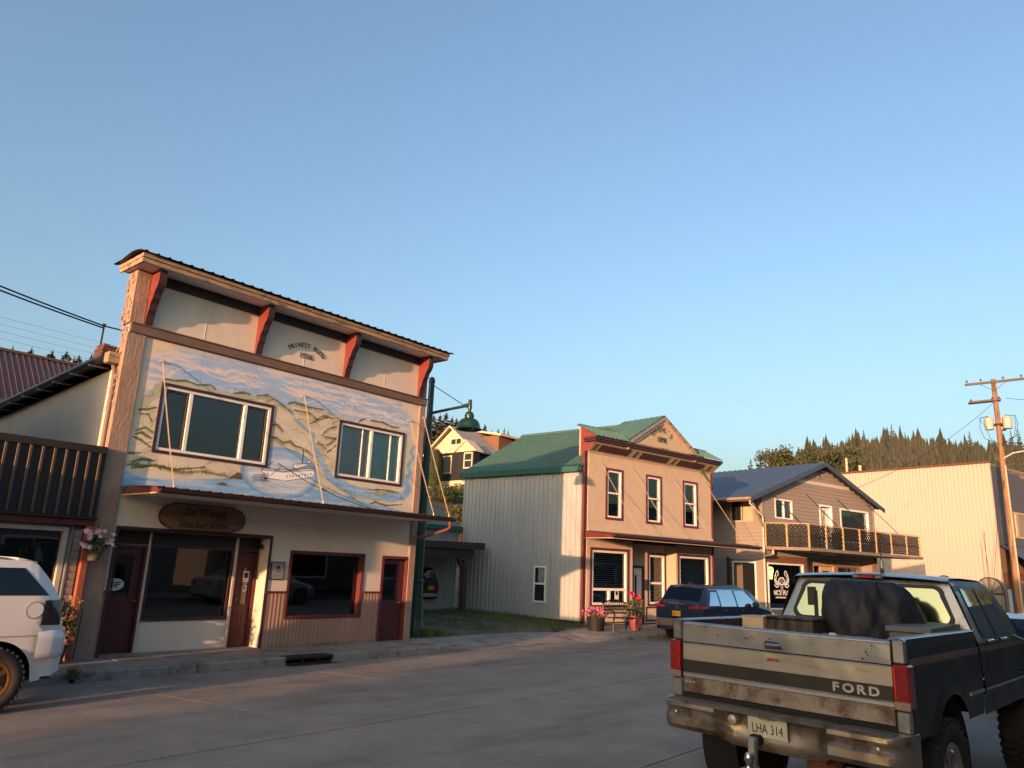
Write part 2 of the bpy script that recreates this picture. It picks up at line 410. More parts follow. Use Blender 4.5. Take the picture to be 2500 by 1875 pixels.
# ------------------------------------------------------------------ window helper (local frame: x along the wall, y into the building)
def window(parent, u0, u1, z0, z1, trim=None, tw=.08, fr=m_white, fw=.05, mulls=(), rails=(), y=0.0, glass=None, room=True, depth=1.2, name='window', proud=.03, recess=.06):
    t_ = tw if trim else 0.0
    w = MB().frame(u0+t_, u1-t_, z0+t_, z1-t_, fw, y-proud*.45, y+recess+.02).build(name, fr, parent)
    if trim: MB().frame(u0, u1, z0, z1, tw, y-proud, y+.012).build('trim', trim, w)
    else: tw = 0.0
    a, b, c, d = u0+tw, u1-tw, z0+tw, z1-tw
    for (m, mw, za, zb) in mulls: MB().cham((m-mw/2, y-.008, c+fw if za is None else za), (m+mw/2, y+recess+.015, d-fw if zb is None else zb), .004).build('mullion', fr, w)
    for (r, rw, xa, xb) in rails: MB().cham((a+fw if xa is None else xa, y-.012, r-rw/2), (b-fw if xb is None else xb, y+recess+.012, r+rw/2), .004).build('rail', fr, w)
    us = [a+fw]+[m[0] for m in mulls if m[2] is None]+[b-fw]
    for p, q in zip(us, us[1:]):
        MB().face([(p,y+recess,c+fw),(q,y+recess,c+fw),(q,y+recess,d-fw),(p,y+recess,d-fw)]).build('pane', glass or m_glass, w)
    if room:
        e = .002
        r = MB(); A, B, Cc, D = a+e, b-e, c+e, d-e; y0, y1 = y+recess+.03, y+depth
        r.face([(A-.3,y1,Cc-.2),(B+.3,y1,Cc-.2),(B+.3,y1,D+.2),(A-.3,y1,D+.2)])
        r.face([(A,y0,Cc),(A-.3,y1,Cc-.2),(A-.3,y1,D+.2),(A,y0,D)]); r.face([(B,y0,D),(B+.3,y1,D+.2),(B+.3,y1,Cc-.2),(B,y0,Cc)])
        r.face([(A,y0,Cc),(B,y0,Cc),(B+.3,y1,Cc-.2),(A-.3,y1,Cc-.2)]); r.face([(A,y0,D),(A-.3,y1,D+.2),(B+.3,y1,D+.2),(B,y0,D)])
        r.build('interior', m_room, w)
    return w
def curtain(parent, u0, u1, z0, z1, y, m, folds=9, amp=.025, name='curtain'):
    n = folds*8
    return MB().grid(lambda u, v: (u0+(u1-u0)*u, y+amp*math.sin(u*folds*2*math.pi)+.3*amp*math.sin(u*folds*5.1), z0+(z1-z0)*v), n, 1).build(name, m, parent, smooth=80)
def blind(parent, u0, u1, z0, z1, y, m, pitch=.05, tilt=38, name='blind'):
    b = MB(); z = z1-pitch/2; h = pitch*.48; dy = math.cos(R(tilt))*h; dz = math.sin(R(tilt))*h
    while z > z0:
        b.face([(u0,y-dy,z-dz),(u1,y-dy,z-dz),(u1,y+dy,z+dz),(u0,y+dy,z+dz)]); z -= pitch
    b.box((u0,y-.02,z1-.01),(u1,y+.03,z1+.02))
    return b.build(name, m, parent, kind='stuff')
def ribs(parent, name, m, fn, n_rib, per=8, rows=1, rib=.03, width=.12, kind=None):
    """metal sheet with raised ribs: fn(s,t,h) -> point; s along the ribs' row 0..1, t along the rib"""
    S = []
    for k in range(n_rib):
        S += [(k/n_rib, 0.0), ((k+.5-width)/n_rib, 0.0), ((k+.5-width*.55)/n_rib, rib), ((k+.5+width*.55)/n_rib, rib), ((k+.5+width)/n_rib, 0.0)]
    S.append((1.0, 0.0))
    b = MB(); n = len(S)
    for j in range(rows+1):
        for (s_, h) in S: b.v.append(tuple(fn(s_, j/rows, h)))
    for j in range(rows):
        for i in range(n-1): b.f.append((j*n+i, j*n+i+1, (j+1)*n+i+1, (j+1)*n+i)); b.m.append(0)
    return b.build(name, m, parent, kind=kind)
def chain(parent, p, q, m, sag=.0, link=.055, r=.007, name='chain'):
    p, q = Vector(p), Vector(q); L = (q-p).length; n = int(L/(link*.72)); b = MB(); d = (q-p).normalized()
    u = d.cross(Vector((0,0,1))).normalized(); w = d.cross(u)
    for i in range(n):
        t = (i+.5)/n; c = p+(q-p)*t+Vector((0,0,-sag*4*t*(1-t))); a = u if i % 2 else w
        pts = []
        for k in range(8):
            an = 2*math.pi*k/8; pts.append(c+d*math.cos(an)*link*.5+a*math.sin(an)*link*.28)
        b.tube(pts+[pts[0]], r, 4, cap=False)
    return b.build(name, m, parent)
# ================================================================== cream false-front building with the river mural
PV = thing('false_front_building', 'cream two storey false-front building with a painted river mural and red brackets', 'building', (0, 14.7, 0))
m_peel = mat('peeling_brown_trim', (.31,.21,.16), .8, var=.2, scale=6, stretch=(1,1,.35), bump=.45, bscale=22, col2=(.36,.26,.19), thr=.64, soft=.05, scale2=5.5, stretch2=(1,1,.3), bdist=.02)
m_band = mat('brown_band', (.15,.098,.078), .75, var=.2, scale=6, stretch=(.4,1,1), bump=.4, bscale=40, col2=(.27,.20,.15), thr=.68, soft=.03, scale2=7)
m_navy = mat('dark_frieze', (.030,.026,.034), .6, var=.2)
m_soffit = mat('soffit_board', (.72,.68,.64), .8, var=.08, scale=4, col2=(.58,.54,.50), thr=.62)
m_fascia = mat('weathered_fascia', (.34,.235,.16), .85, var=.3, scale=7, stretch=(.25,1,1), bump=.8, bscale=30, col2=(.13,.095,.075), thr=.57, soft=.04, scale2=8, stretch2=(.3,1,1.5))
m_redbr = mat('red_bracket', (.185,.034,.030), .6, var=.15, scale=6)
m_metalroof = mat('brown_metal_roof', (.05,.035,.034), .5, metal=.2, var=.2, scale=4)
m_gutter = mat('maroon_gutter', (.034,.016,.017), .40, var=.2, scale=4, spec=.5)
m_wains = mat('pink_brown_corrugated', (.34,.20,.145), .6, var=.12, scale=2, stretch=(1,1,.3), col2=(.19,.115,.09), thr=.64, soft=.05, scale2=3.5, stretch2=(1.4,1,.25))
m_board = mat('old_varnished_wood', (.19,.10,.055), .6, var=.3, scale=3, stretch=(.35,1,2), col2=(.055,.03,.02), thr=.55, soft=.12, scale2=2.5, stretch2=(.3,1,1.5))
m_door = mat('dark_red_door', (.085,.022,.024), .45, var=.15, scale=3)
m_curt_g = mat('grey_curtain', (.58,.52,.52), .9, var=.1)
m_curt_t = mat('teal_curtain', (.36,.66,.60), .9, var=.1)
m_paper = mat('paper', (.62,.62,.60), .8, var=.05)
m_chain = mat('tan_chain', (.47,.37,.25), .6, metal=.2, var=.2, scale=20)
W1, W2 = (6.26, 8.79, 3.92, 5.33), (10.59, 12.68, 3.92, 5.33)
ZT = 7.50
# upper wall, wall behind the mural
MB().wall(5.5, 13.33, 3.06, ZT, [(W1[0]+.05,W1[1]-.05,W1[2]+.05,W1[3]-.05),(W2[0]+.05,W2[1]-.05,W2[2]+.05,W2[3]-.05)], 0.0, .22).build('upper_wall', m_cream, PV)
# side walls, back and roof of the body behind the false front
b = MB()
b.hexa([(5.52,.222,0),(5.70,.222,0),(5.70,13,0),(5.52,13,0),(5.52,.222,5.52),(5.70,.222,5.52),(5.70,13,4.92),(5.52,13,4.92)])
b.build('side_wall', m_cream, PV)
b = MB(); b.hexa([(13.13,.222,0),(13.31,.222,0),(13.31,13,0),(13.13,13,0),(13.13,.222,5.5),(13.31,.222,5.5),(13.31,13,4.9),(13.13,13,4.9)]); b.build('side_wall', m_cream, PV)
MB().box((5.53,13.0,0),(13.3,13.15,4.9)).build('back_wall', m_cream, PV)
for (e0, rg) in ((5.30, 9.40), (13.42, 9.40)):  # ridge unseen behind the false front, raised to shade the ribbed metal wall
    MB().hexa([(e0,.252,5.60),(rg,.252,7.18),(rg,13.2,6.55),(e0,13.2,4.98),(e0,.252,5.70),(rg,.252,7.28),(rg,13.2,6.65),(e0,13.2,5.08)]).build('roof', m_metalroof, PV)
MB().add([(5.55,.256,5.4),(13.28,.256,5.4),(9.4,.256,7.15)], [(0,1,2)]).build('attic_gable', m_soffit, PV); MB().add([(13.28,13.05,4.85),(5.55,13.05,4.85),(9.4,13.05,6.5)], [(0,1,2)]).build('attic_gable', m_soffit, PV)
b = MB(); b.hexa([(5.705,.23,5.5),(13.125,.23,5.5),(13.125,.25,5.5),(5.705,.25,5.5),(5.705,.23,7.4),(13.125,.23,7.4),(13.125,.25,7.4),(5.705,.25,7.4)]); b.build('false_front_backing', m_soffit, PV)
# black half-round gutter along the side eave
gt = MB().tube([(5.24,.30,5.66),(5.24,13.1,5.04)], .075, 10).build('side_gutter', mat('black_gutter', (.03,.028,.028), .35, var=.2), PV, smooth=50)
for i in range(13): MB().box((5.15,.8+i*.95,5.555-.0484*(.5+i*.95)+.0),(5.52,.83+i*.95,5.585-.0484*(.5+i*.95))).build('gutter_strap', m_steel, gt)
MB().tube([(5.40,.28,5.60),(5.42,.16,5.3),(5.42,.14,3.0)], .05, 8).build('downpipe', mat('mauve_downpipe', (.17,.12,.11), .5), PV, smooth=50)
boxpart('gutter_end_box', (5.22,.10,5.52), (5.46,.30,5.74), m_fascia, PV, .02)
# corner boards, band and frieze
MB().cham((5.44,-.045,.06),(5.80,.10,6.165),.008).build('corner_board', m_peel, PV, label='peeling brown left corner board')
MB().cham((5.44,-.035,6.365),(5.72,.34,ZT),.008).build('corner_board', m_peel, PV)
MB().cham((5.455,.101,2.9),(5.515,.26,6.30),.01).build('corner_board', m_peel, PV)
_fl = MB(); _fr = random.Random(3)
for i in range(150):                                         # curls of peeling paint on the corner
    z = _fr.uniform(4.6, 7.45); y = _fr.uniform(.0,.33); x = (5.44 if z > 6.3 else (5.455 if y > .1 else 5.44))-.002
    L = _fr.uniform(.03,.11); w = _fr.uniform(.012,.04); c = _fr.uniform(.015,.06)
    _fl.face([(x,y,z),(x,y+w,z+.01),(x-c,y+w*.8,z-L*.8),(x-c*.9,y,z-L)])
_fl.build('paint_flakes', m_peel, PV, kind='stuff')
MB().cham((13.13,-.045,.06),(13.335,.10,6.165),.008).build('corner_board', m_peel, PV, label='tan right corner board')
MB().cham((13.13,-.035,6.365),(13.335,.30,ZT),.008).build('corner_board', m_peel, PV)
MB().cham((5.47,-.075,6.17),(13.34,-.005,6.36),.01).build('band', m_band, PV)
MB().cham((5.47,-.10,6.345),(13.34,-.002,6.372),.006).build('band_cap', m_band, PV)
MB().box((5.73,-.03,7.27),(13.12,-.002,7.475)).build('frieze_board', m_navy, PV)
for u in (6.98,9.42,11.86): MB().box((u-.004,-.006,6.38),(u+.004,-.001,7.27)).build('panel_seam', m_soffit, PV)
# cornice
MB().box((5.36,-.50,7.478),(13.55,.45,7.505)).build('soffit', m_soffit, PV)
for i, (x0, x1) in enumerate(((5.30,7.9),(7.905,10.6),(10.605,13.58))):
    MB().cham((x0,-.545,7.455),(x1,-.505,7.545),.006).build('fascia_board', m_fascia, PV)
    MB().cham((x0-.015,-.575,7.548),(x1+.015,-.505,7.63),.006).build('fascia_board', m_fascia, PV)
for x in (5.30,13.55):
    MB().cham((x,-.503,7.455),(x+.035,.50,7.545),.006).build('fascia_board', m_fascia, PV)
    MB().cham((x-.012,-.503,7.548),(x+.047,.52,7.63),.006).build('fascia_board', m_fascia, PV)
ribs(PV, 'cornice_roof', m_metalroof, lambda s, t, h: (5.20+8.52*s, -.66+1.3*t, 7.642+.065*math.sin(min(1, t*1.6)*math.pi)*.9+h), 38, rows=6, rib=.022, width=.14)
boxpart('cornice_core', (5.34,-.50,7.507), (13.53,.5,7.63), m_soffit, PV)
# scroll brackets
prof = [(0,7.47),(-.36,7.47),(-.405,7.42),(-.415,7.30),(-.40,7.18),(-.355,7.09),(-.30,7.03),(-.265,6.96),(-.255,6.90),(-.215,6.85),(-.18,6.80),(-.165,6.72),(-.155,6.66),(-.12,6.61),(-.10,6.54),(-.09,6.46),(-.075,6.385),(0,6.385)]
for u in (5.79, 8.21, 10.62, 13.08):
    br = MB().prism(prof, u-.065, u+.065, 'x').build('bracket', m_redbr, PV)
    MB().add([(u-.066,-.30,7.30),(u-.066,-.26,7.25),(u-.066,-.30,7.20),(u-.066,-.34,7.25),(u-.10,-.30,7.25)], [(0,1,4),(1,2,4),(2,3,4),(3,0,4)]).build('boss', m_redbr, br)
    e = MB()
    for (a, c) in zip(prof[1:-1], prof[2:-1]): e.hexa([(u-.075,a[0]-.012,a[1]),(u+.075,a[0]-.012,a[1]),(u+.075,a[0]+.0,a[1]),(u-.075,a[0]+.0,a[1]),(u-.075,c[0]-.012,c[1]),(u+.075,c[0]-.012,c[1]),(u+.075,c[0],c[1]),(u-.075,c[0],c[1])])
    e.build('shaded_edge', m_dmaroon, br)  # dark maroon stands in for the shade on the front edge
# lettering on the frieze
me = arch_text('PRIVETT BLDG', .155, .78, 9.46, 6.90, .112)
obj('lettering', me, mat('green_black_lettering', (.075,.078,.062), .8, var=.2), PV, loc=(0,-.012,0))
me = text_mesh('1936', .19, .005); me.transform(UP); obj('lettering', me, _M['green_black_lettering'], PV, loc=(9.455,-.012,6.645))
# upper windows
w = window(PV, *W1, trim=m_dmaroon, tw=.06, fw=.055, mulls=((6.90,.07,None,None),(8.13,.07,None,None)), glass=m_glassd)
MB().frame(6.385,6.86,4.04,5.21,.035,.02,.055).build('sash', mat('bronze_sash', (.06,.05,.045), .5), w); MB().frame(8.17,8.67,4.04,5.21,.035,.02,.055).build('sash', _M['bronze_sash'], w)
curtain(w, 8.42, 8.66, 4.05, 5.2, .16, mat('brown_curtain', (.13,.085,.06), .9), 4)
MB().box((6.95,.14,4.02),(8.08,.15,5.22)).build('blind', mat('slate_blind', (.10,.15,.165), .8, var=.06), w)
w = window(PV, *W2, trim=m_dmaroon, tw=.06, fw=.055, mulls=((11.62,.07,None,None),), glass=m_glass)
curtain(w, 10.72, 11.58, 4.04, 5.21, .115, m_curt_g, 10); curtain(w, 11.66, 12.55, 4.04, 5.21, .115, m_curt_t, 10)
MB().cham((12.24,.03,4.04),(12.28,.056,5.22),.004).build('mullion', m_white, w); MB().cham((11.34,.03,4.04),(11.37,.056,5.22),.004).build('mullion', m_white, w)
# ---- the mural: paint laid over a fine board surface
def make_mural():
    W, H = 7.33, 2.965; nx, nz = 620, 250
    X, Z = np.meshgrid(np.linspace(0, W, nx), np.linspace(0, H, nz))
    rs = np.random.RandomState(4)
    def noise(sx, sz, oct=4):
        out = np.zeros((nz, nx)); amp = 1.0; tot = 0
        for o in range(oct):
            gx, gz = max(2, int(W*sx*2**o)+2), max(2, int(H*sz*2**o)+2); G = rs.rand(gz, gx)
            fx = X/W*(gx-1.001); fz = Z/H*(gz-1.001); ix, iz = fx.astype(int), fz.astype(int); tx, tz = fx-ix, fz-iz
            tx = tx*tx*(3-2*tx); tz = tz*tz*(3-2*tz)
            out += amp*((G[iz,ix]*(1-tx)+G[iz,ix+1]*tx)*(1-tz)+(G[iz+1,ix]*(1-tx)+G[iz+1,ix+1]*tx)*tz); tot += amp; amp *= .55
        return out/tot
    C = np.zeros((nz, nx, 3)); cream = np.array((.60,.51,.41)); C[:] = cream
    def mixin(mask, col):
        mask = np.clip(mask, 0, 1)[..., None]; C[:] = C*(1-mask)+np.array(col)*mask
    def seg_dist(pts):
        d = np.full((nz, nx), 9.0); along = np.zeros((nz, nx)); n = len(pts)-1
        for i, ((ax, az), (bx, bz)) in enumerate(zip(pts, pts[1:])):
            vx, vz = bx-ax, bz-az; L = vx*vx+vz*vz+1e-9; t = np.clip(((X-ax)*vx+(Z-az)*vz)/L, 0, 1)
            dd = np.hypot(X-ax-t*vx, Z-az-t*vz); m = dd < d; d = np.where(m, dd, d); along = np.where(m, (i+t)/n, along)
        return d, along
    def stroke(pts, w, col, soft=.4, op=1.0, jit=.0):
        d, al = seg_dist(pts); ww = w(al) if callable(w) else w
        if jit: ww = ww*(1+jit*(n_f-.5)*2)
        mixin(op*np.clip((ww-d)/(ww*soft+1e-4), 0, 1), col)
    def poly(pts):
        ins = np.zeros((nz, nx), bool); n = len(pts)
        for i in range(n):
            (ax, az), (bx, bz) = pts[i], pts[(i+1) % n]
            c = ((az > Z) != (bz > Z)); xx = (bx-ax)*(Z-az)/((bz-az) if abs(bz-az) > 1e-9 else 1e-9)+ax
            ins ^= c & (X < xx)
        return ins
    n_f = noise(9, 12, 3); n_m = noise(2.2, 3.0, 4); n_w = noise(1.1, 13, 4); n_g = noise(14, 5, 3)
    hill = [(-0.03, 1.75), (0.22, 1.83), (0.34, 2.07), (0.5, 2.2), (0.7, 2.22), (0.94, 2.26), (1.17, 2.22), (1.46, 2.28), (1.58, 2.21), (1.86, 2.23), (2.01, 2.2), (2.2, 2.27), (2.38, 2.26), (2.53, 2.27), (2.77, 2.35), (2.96, 2.25), (3.16, 2.18), (3.28, 2.18), (3.48, 2.31), (3.89, 2.26), (4.3, 2.29), (4.63, 2.21), (4.93, 2.22), (5.31, 2.17), (5.47, 2.26), (5.73, 2.27), (6.12, 2.29), (6.66, 2.23), (6.86, 2.14), (7.04, 1.97), (7.25, 1.86)]
    skytop = [(0.0, 2.55), (0.3, 2.72), (0.7, 2.9), (1.4, 2.97), (2.4, 2.97), (4.0, 2.97), (5.6, 2.97), (6.6, 2.94), (7.0, 2.6), (7.25, 2.0)]
    river = [(3.3, 2.21), (3.46, 2.09), (3.53, 1.93), (3.69, 1.85), (3.88, 1.73), (4.1, 1.63), (4.07, 1.47), (4.16, 1.33), (4.3, 1.2), (4.4, 1.04), (4.53, 0.88), (4.68, 0.7), (5.02, 0.56), (5.44, 0.47), (6.03, 0.42), (6.63, 0.43), (7.0, 0.49), (7.17, 0.69), (7.02, 0.92), (7.19, 1.11), (7.07, 1.31), (7.25, 1.53), (7.14, 1.67), (7.25, 1.83)]
    bottomwater = [(4.39, 0.32), (5.2, 0.22), (6.05, 0.19), (6.95, 0.34)]
    oval = [(3.34, 0.65), (2.42, 0.4), (4.35, 0.66), (3.58, 1.19), (3.33, 0.15)]
    hull = [(2.87, 0.67), (3.4, 0.68), (4.2, 0.82), (4.24, 0.76), (4.19, 0.66), (3.48, 0.49), (2.99, 0.51)]
    deck = [(3.19, 0.72), (3.59, 0.76), (4.21, 0.93), (4.19, 0.88), (3.4, 0.7)]
    house = [(3.65, 0.89), (4.0, 0.96), (4.03, 0.91), (3.73, 0.8), (3.68, 0.81)]
    pilot = [(4.01, 1.01), (4.09, 1.04), (4.09, 0.98), (4.03, 0.96)]
    stack = [(3.88, 1.25), (3.88, 0.95)]
    wheel = [(2.67, 0.53), (3.04, 0.59), (3.08, 0.46), (2.71, 0.38)]
    smoke = [(3.9, 1.29), (3.74, 1.42), (3.56, 1.52), (3.42, 1.63), (3.26, 1.75)]
    ridges = [[(3.34, 2.24), (3.48, 2.3), (3.89, 2.26), (4.3, 2.28)], [(2.54, 2.27), (2.78, 2.33), (3.05, 2.25), (3.39, 2.1), (3.52, 2.01)], [(3.51, 2.12), (3.91, 2.13), (4.18, 2.0)], [(4.37, 1.72), (4.49, 1.85), (4.72, 1.94)], [(4.33, 1.67), (4.46, 1.64), (4.73, 1.64)], [(2.99, 1.7), (3.13, 1.71), (3.28, 1.59)], [(3.0, 1.41), (3.16, 1.42), (3.32, 1.34), (3.5, 1.39), (3.66, 1.3), (3.91, 1.28), (4.13, 1.15)], [(4.48, 1.45), (4.61, 1.53), (4.73, 1.66)], [(4.53, 1.3), (4.65, 1.38), (4.75, 1.49)], [(4.08, 1.98), (4.32, 2.13), (4.64, 2.12)], [(3.94, 1.87), (4.18, 2.0), (4.43, 2.11)], [(4.24, 1.48), (4.38, 1.43), (4.47, 1.36)], [(4.88, 0.63), (5.24, 0.52), (5.72, 0.52), (6.31, 0.58), (6.8, 0.56), (7.12, 0.54)], [(4.3, 0.23), (4.51, 0.42), (4.78, 0.32), (5.46, 0.29)], [(5.93, 0.2), (6.1, 0.26), (6.41, 0.2), (6.96, 0.27)], [(5.73, 2.27), (6.09, 2.28), (6.44, 2.22), (6.69, 2.24)], [(5.36, 2.16), (5.47, 2.25), (5.58, 2.28)], [(0.1, 1.5), (0.26, 1.53), (0.41, 1.6)], [(0.15, 1.43), (0.28, 1.44), (0.38, 1.33)], [(0.11, 1.09), (0.28, 1.18), (0.43, 1.1)], [(0.1, 1.02), (0.22, 1.07), (0.42, 0.98)], [(0.08, 0.97), (0.26, 0.91), (0.44, 0.81)], [(0.15, 0.49), (0.3, 0.56), (0.55, 0.56)], [(0.15, 0.37), (0.56, 0.47), (0.98, 0.44), (1.58, 0.56)], [(0.05, 0.64), (0.27, 0.67)], [(0.5, 2.2), (0.71, 2.21), (0.94, 2.26), (1.17, 2.22), (1.46, 2.28), (1.58, 2.21)], [(2.0, 2.21), (2.2, 2.27), (2.38, 2.26)]]
    lwater = [(0.04, 0.29), (0.39, 0.19), (1.14, 0.25), (1.96, 0.37), (2.48, 0.43), (2.89, 0.16), (1.17, 0.07), (0.06, 0.15)]
    island1 = [(2.11, 0.39), (2.32, 0.55), (2.45, 0.54), (2.45, 0.4)]
    island2 = [(1.86, 0.25), (2.03, 0.31), (2.15, 0.25), (2.27, 0.24), (1.98, 0.23)]
    mount = [(0.67, 2.42), (0.81, 2.5), (0.9, 2.46), (1.12, 2.57), (1.25, 2.55), (1.46, 2.47), (1.88, 2.45), (2.13, 2.52), (2.32, 2.46), (2.59, 2.48)]
    sand = [(5.67, 0.45), (6.02, 0.47), (6.31, 0.52), (6.44, 0.48), (6.02, 0.43)]
    hx = np.array([p[0] for p in hill]); hz = np.array([p[1] for p in hill]); o = np.argsort(hx); HL = np.interp(X, hx[o], hz[o])
    sx_ = np.array([p[0] for p in skytop]); sz_ = np.array([p[1] for p in skytop]); ST = np.interp(X, sx_, sz_)
    warp = .10*np.sin(X*2.1+1)+.05*np.sin(X*5.3)
    streak = np.clip((noise(1.3, 11, 4)-.42)*4.5+.35*np.sin((Z+warp)*38+3*n_m*6), 0, 1)
    skyc = (1-streak[..., None])*np.array((.36,.45,.58))+streak[..., None]*np.array((.58,.53,.52))
    ms = np.clip((ST+.12-Z+(n_w-.5)*.30)/.22, 0, 1)*np.clip((X-.02+(n_m-.5)*.5)/.3, 0, 1)*np.clip((7.2-X+(n_m-.5)*.4)/.3, 0, 1)*(Z > HL-.02); C[:] = C*(1-ms[..., None])+skyc*ms[..., None]
    # distant blue mountains with white tips
    mx_ = np.array([p[0] for p in mount]); mz_ = np.array([p[1] for p in mount]); ML = np.interp(X, mx_, mz_, left=0, right=0)+(n_g-.5)*.05
    mm = ((Z < ML) & (Z > HL)); mixin(mm*np.clip((ML-Z)/.04, 0, 1)*.65*np.clip(1-(ML-Z)/.35, 0, 1), (.30,.42,.60))
    stroke([p for p in mount], .012, (.70,.68,.66), .8, .7)
    # tawny hills
    land = np.clip((HL-Z)/.02, 0, 1)*np.clip((X-.06+(n_m-.5)*.35)/.12, 0, 1)
    hc = np.array((.54,.50,.425))+(n_m[..., None]-.5)*np.array((.20,.17,.13)); green = np.clip((noise(1.5, 2.5)-.5)*5, 0, 1)[..., None]; hc = hc*(1-.4*green)+.4*green*np.array((.40,.42,.32))
    far = ((X < 2.9) & (Z > 1.5)).astype(float)*np.clip((HL-Z < .35)*1.0, 0, 1); hc = hc*(1-.6*far[..., None])+.6*far[..., None]*np.array((.33,.37,.31))
    C[:] = C*(1-land[..., None])+hc*land[..., None]
    # contour folds of the hills
    fold = np.clip(np.sin((Z*1.0+.28*np.abs(X-5.6)+.22*n_m*3)*34)*1.2-.55, 0, 1)*((X > 3.9)&(X < 7.0)&(Z > .95))*land; mixin(fold*.42, (.27,.25,.17))
    fold = np.clip(np.sin((Z-.55*X+.3*n_m*3)*26)*1.2-.6, 0, 1)*((X < .62)&(Z > .35))*land; mixin(fold*.5, (.20,.20,.13))
    for k in range(46):                                      # brush strokes of cloud
        x = rs.uniform(.3, 6.8); zt_ = np.interp(x, sx_, sz_); zb_ = np.interp(x, hx[o], hz[o]); z = zb_+(zt_-zb_)*rs.uniform(.12, .98); L = rs.uniform(.25, .9); c_ = ((.70,.64,.62), (.64,.60,.62), (.27,.38,.56), (.34,.44,.60))[rs.randint(4)]
        stroke([(x+L*t, z+.03*math.sin(t*5+k)-.02*t) for t in (0,.33,.66,1)], lambda a: .016*(1-np.abs(2*a-1))+.003, c_, .9, .75, .9)
    for k in range(110):                                     # folds and scrub on the hills
        x = rs.uniform(.1, 7.0); zt_ = np.interp(x, hx[o], hz[o]); z = rs.uniform(.55, max(.6, zt_-.06)); L = rs.uniform(.12, .42); sl = (-.45 if x > 5.4 else (.55 if x > 4.3 else (-.35 if x > 2.9 else .45)))+rs.uniform(-.25,.25)
        c_ = ((.20,.19,.11), (.30,.27,.17), (.66,.60,.46), (.17,.18,.10))[rs.randint(4)]
        stroke([(x, z), (x+L*.5, z+L*.5*sl+.04), (x+L, z+L*sl)], lambda a: .013*(1-np.abs(2*a-1))+.003, c_, .8, .8, .9)
    for r_ in ridges: stroke(r_, lambda a: .036*(1-.6*np.abs(a-.5)), (.15,.15,.105), .6, .85, .8)
    for r_ in ridges[:8]: stroke([(x, z-.05) for x, z in r_], lambda a: .05*(1-.7*np.abs(a-.5)), (.30,.29,.19), .95, .55, .8)
    # water
    wv = noise(2.0, 16, 3); wc = np.array((.27,.40,.56))
    def water(mask, lite=.5):
        k = np.clip((wv-.45)*3, 0, 1)*lite; col = wc*(1-k[..., None])+np.array((.56,.60,.64))*k[..., None]; mk = np.clip(mask, 0, 1)[..., None]; C[:] = C*(1-mk)+col*mk
    low = np.interp(X, [0, .4, 1.1, 2.0, 2.6, 4.2, 4.9, 5.4, 6.0, 6.6, 7.1, 7.4], [.30,.22,.27,.40,.50,.42,.40,.30,.20,.18,.10,.0]); water(np.clip((low-Z)/.03+(n_f-.5)*1.2, 0, 1)*(X < 7.2))
    d, al = seg_dist(river); wd = np.interp(al, [0,.2,.4,.5,.56,.62,.75,.82,1], [.02,.045,.06,.10,.13,.12,.09,.06,.04])*(1+.5*(n_f-.5)); water(np.clip((wd-d)/.02, 0, 1), .4)
    mixin(np.clip(1-np.abs(d-wd)/.014, 0, 1)*.55*(n_g > .4), (.20,.22,.14))
    for isl in (island1, island2): mixin(poly(isl)*1.0, (.21,.18,.105))
    mixin(poly(sand)*.9, (.52,.44,.30)); stroke(sand, .010, (.25,.20,.12), .7)
    stroke([(.05,.42),(.5,.46),(1.1,.40),(1.6,.47),(2.1,.43)], .06, (.17,.175,.10), .9, .8, 1.2)
    for i in range(90):                                     # reeds and little spruces
        x = rs.uniform(.05, 7.0); z = np.interp(x, [0, 2.3, 2.4, 4.5, 4.6, 7.0], [.42,.46,2.5,2.5,.40,.44])+rs.uniform(-.06,.03)
        if z < 2: stroke([(x, z), (x+rs.uniform(-.01,.01), z+rs.uniform(.03,.10))], .008, (.13,.12,.06), .6, .8)
    # oval with the stern-wheel steamer
    e = ((X-3.36)/.98)**2+((Z-.66)/.56)**2; ov = np.clip((1-e)/.05, 0, 1)
    oc = np.array((.50,.55,.60))+(wv[..., None]-.5)*.35; C[:] = C*(1-ov[..., None])+oc*ov[..., None]
    mixin(np.clip((e-.62)/.3, 0, 1)*ov*.85, (.20,.33,.52)); mixin(np.clip((Z-.86)/.2, 0, 1)*ov*.5, (.25,.40,.60))
    mixin(np.clip(1-np.abs(e-1)/.035, 0, 1)*.8, (.14,.24,.36))
    wl = np.clip(np.sin(Z*95+5*n_m*5)*1.4-.8, 0, 1)*ov*(Z < .5); mixin(wl*.6, (.18,.27,.40))
    for p_, c_ in ((hull, (.78,.77,.76)), (deck, (.66,.66,.66)), (house, (.80,.79,.77)), (pilot, (.72,.72,.72))):
        mixin(poly(p_)*1.0, c_); stroke(list(p_)+[p_[0]], .009, (.07,.08,.10), .6, .9)
    stroke([(3.19,.72),(2.85,.74),(2.6,.80)], .01, (.10,.11,.13), .7)
    stroke(stack, .016, (.03,.03,.035), .4)
    for t in np.linspace(0, 1, 9): stroke([(3.52+t*.62,.58+t*.12),(3.52+t*.62,.62+t*.12)], .011, (.03,.03,.04), .4)
    for t in np.linspace(0, 1, 6): stroke([(3.74+t*.24,.86+t*.06),(3.74+t*.24,.90+t*.06)], .010, (.03,.03,.04), .4)
    for t in np.linspace(0, 1, 6): stroke([(2.68,.40+t*.14),(3.05,.46+t*.14)], .008, (.09,.10,.13), .6, .9)
    for a in np.linspace(0, math.pi, 6): stroke([(2.98-.13*math.cos(a),.50-.13*math.sin(a)),(2.98+.13*math.cos(a),.50+.13*math.sin(a))], .008, (.05,.05,.07), .6)
    stroke([(2.87,.67),(3.12,.88)], .010, (.10,.10,.12), .6); stroke([(3.12,.58),(3.34,.80)], .010, (.12,.12,.14), .6)
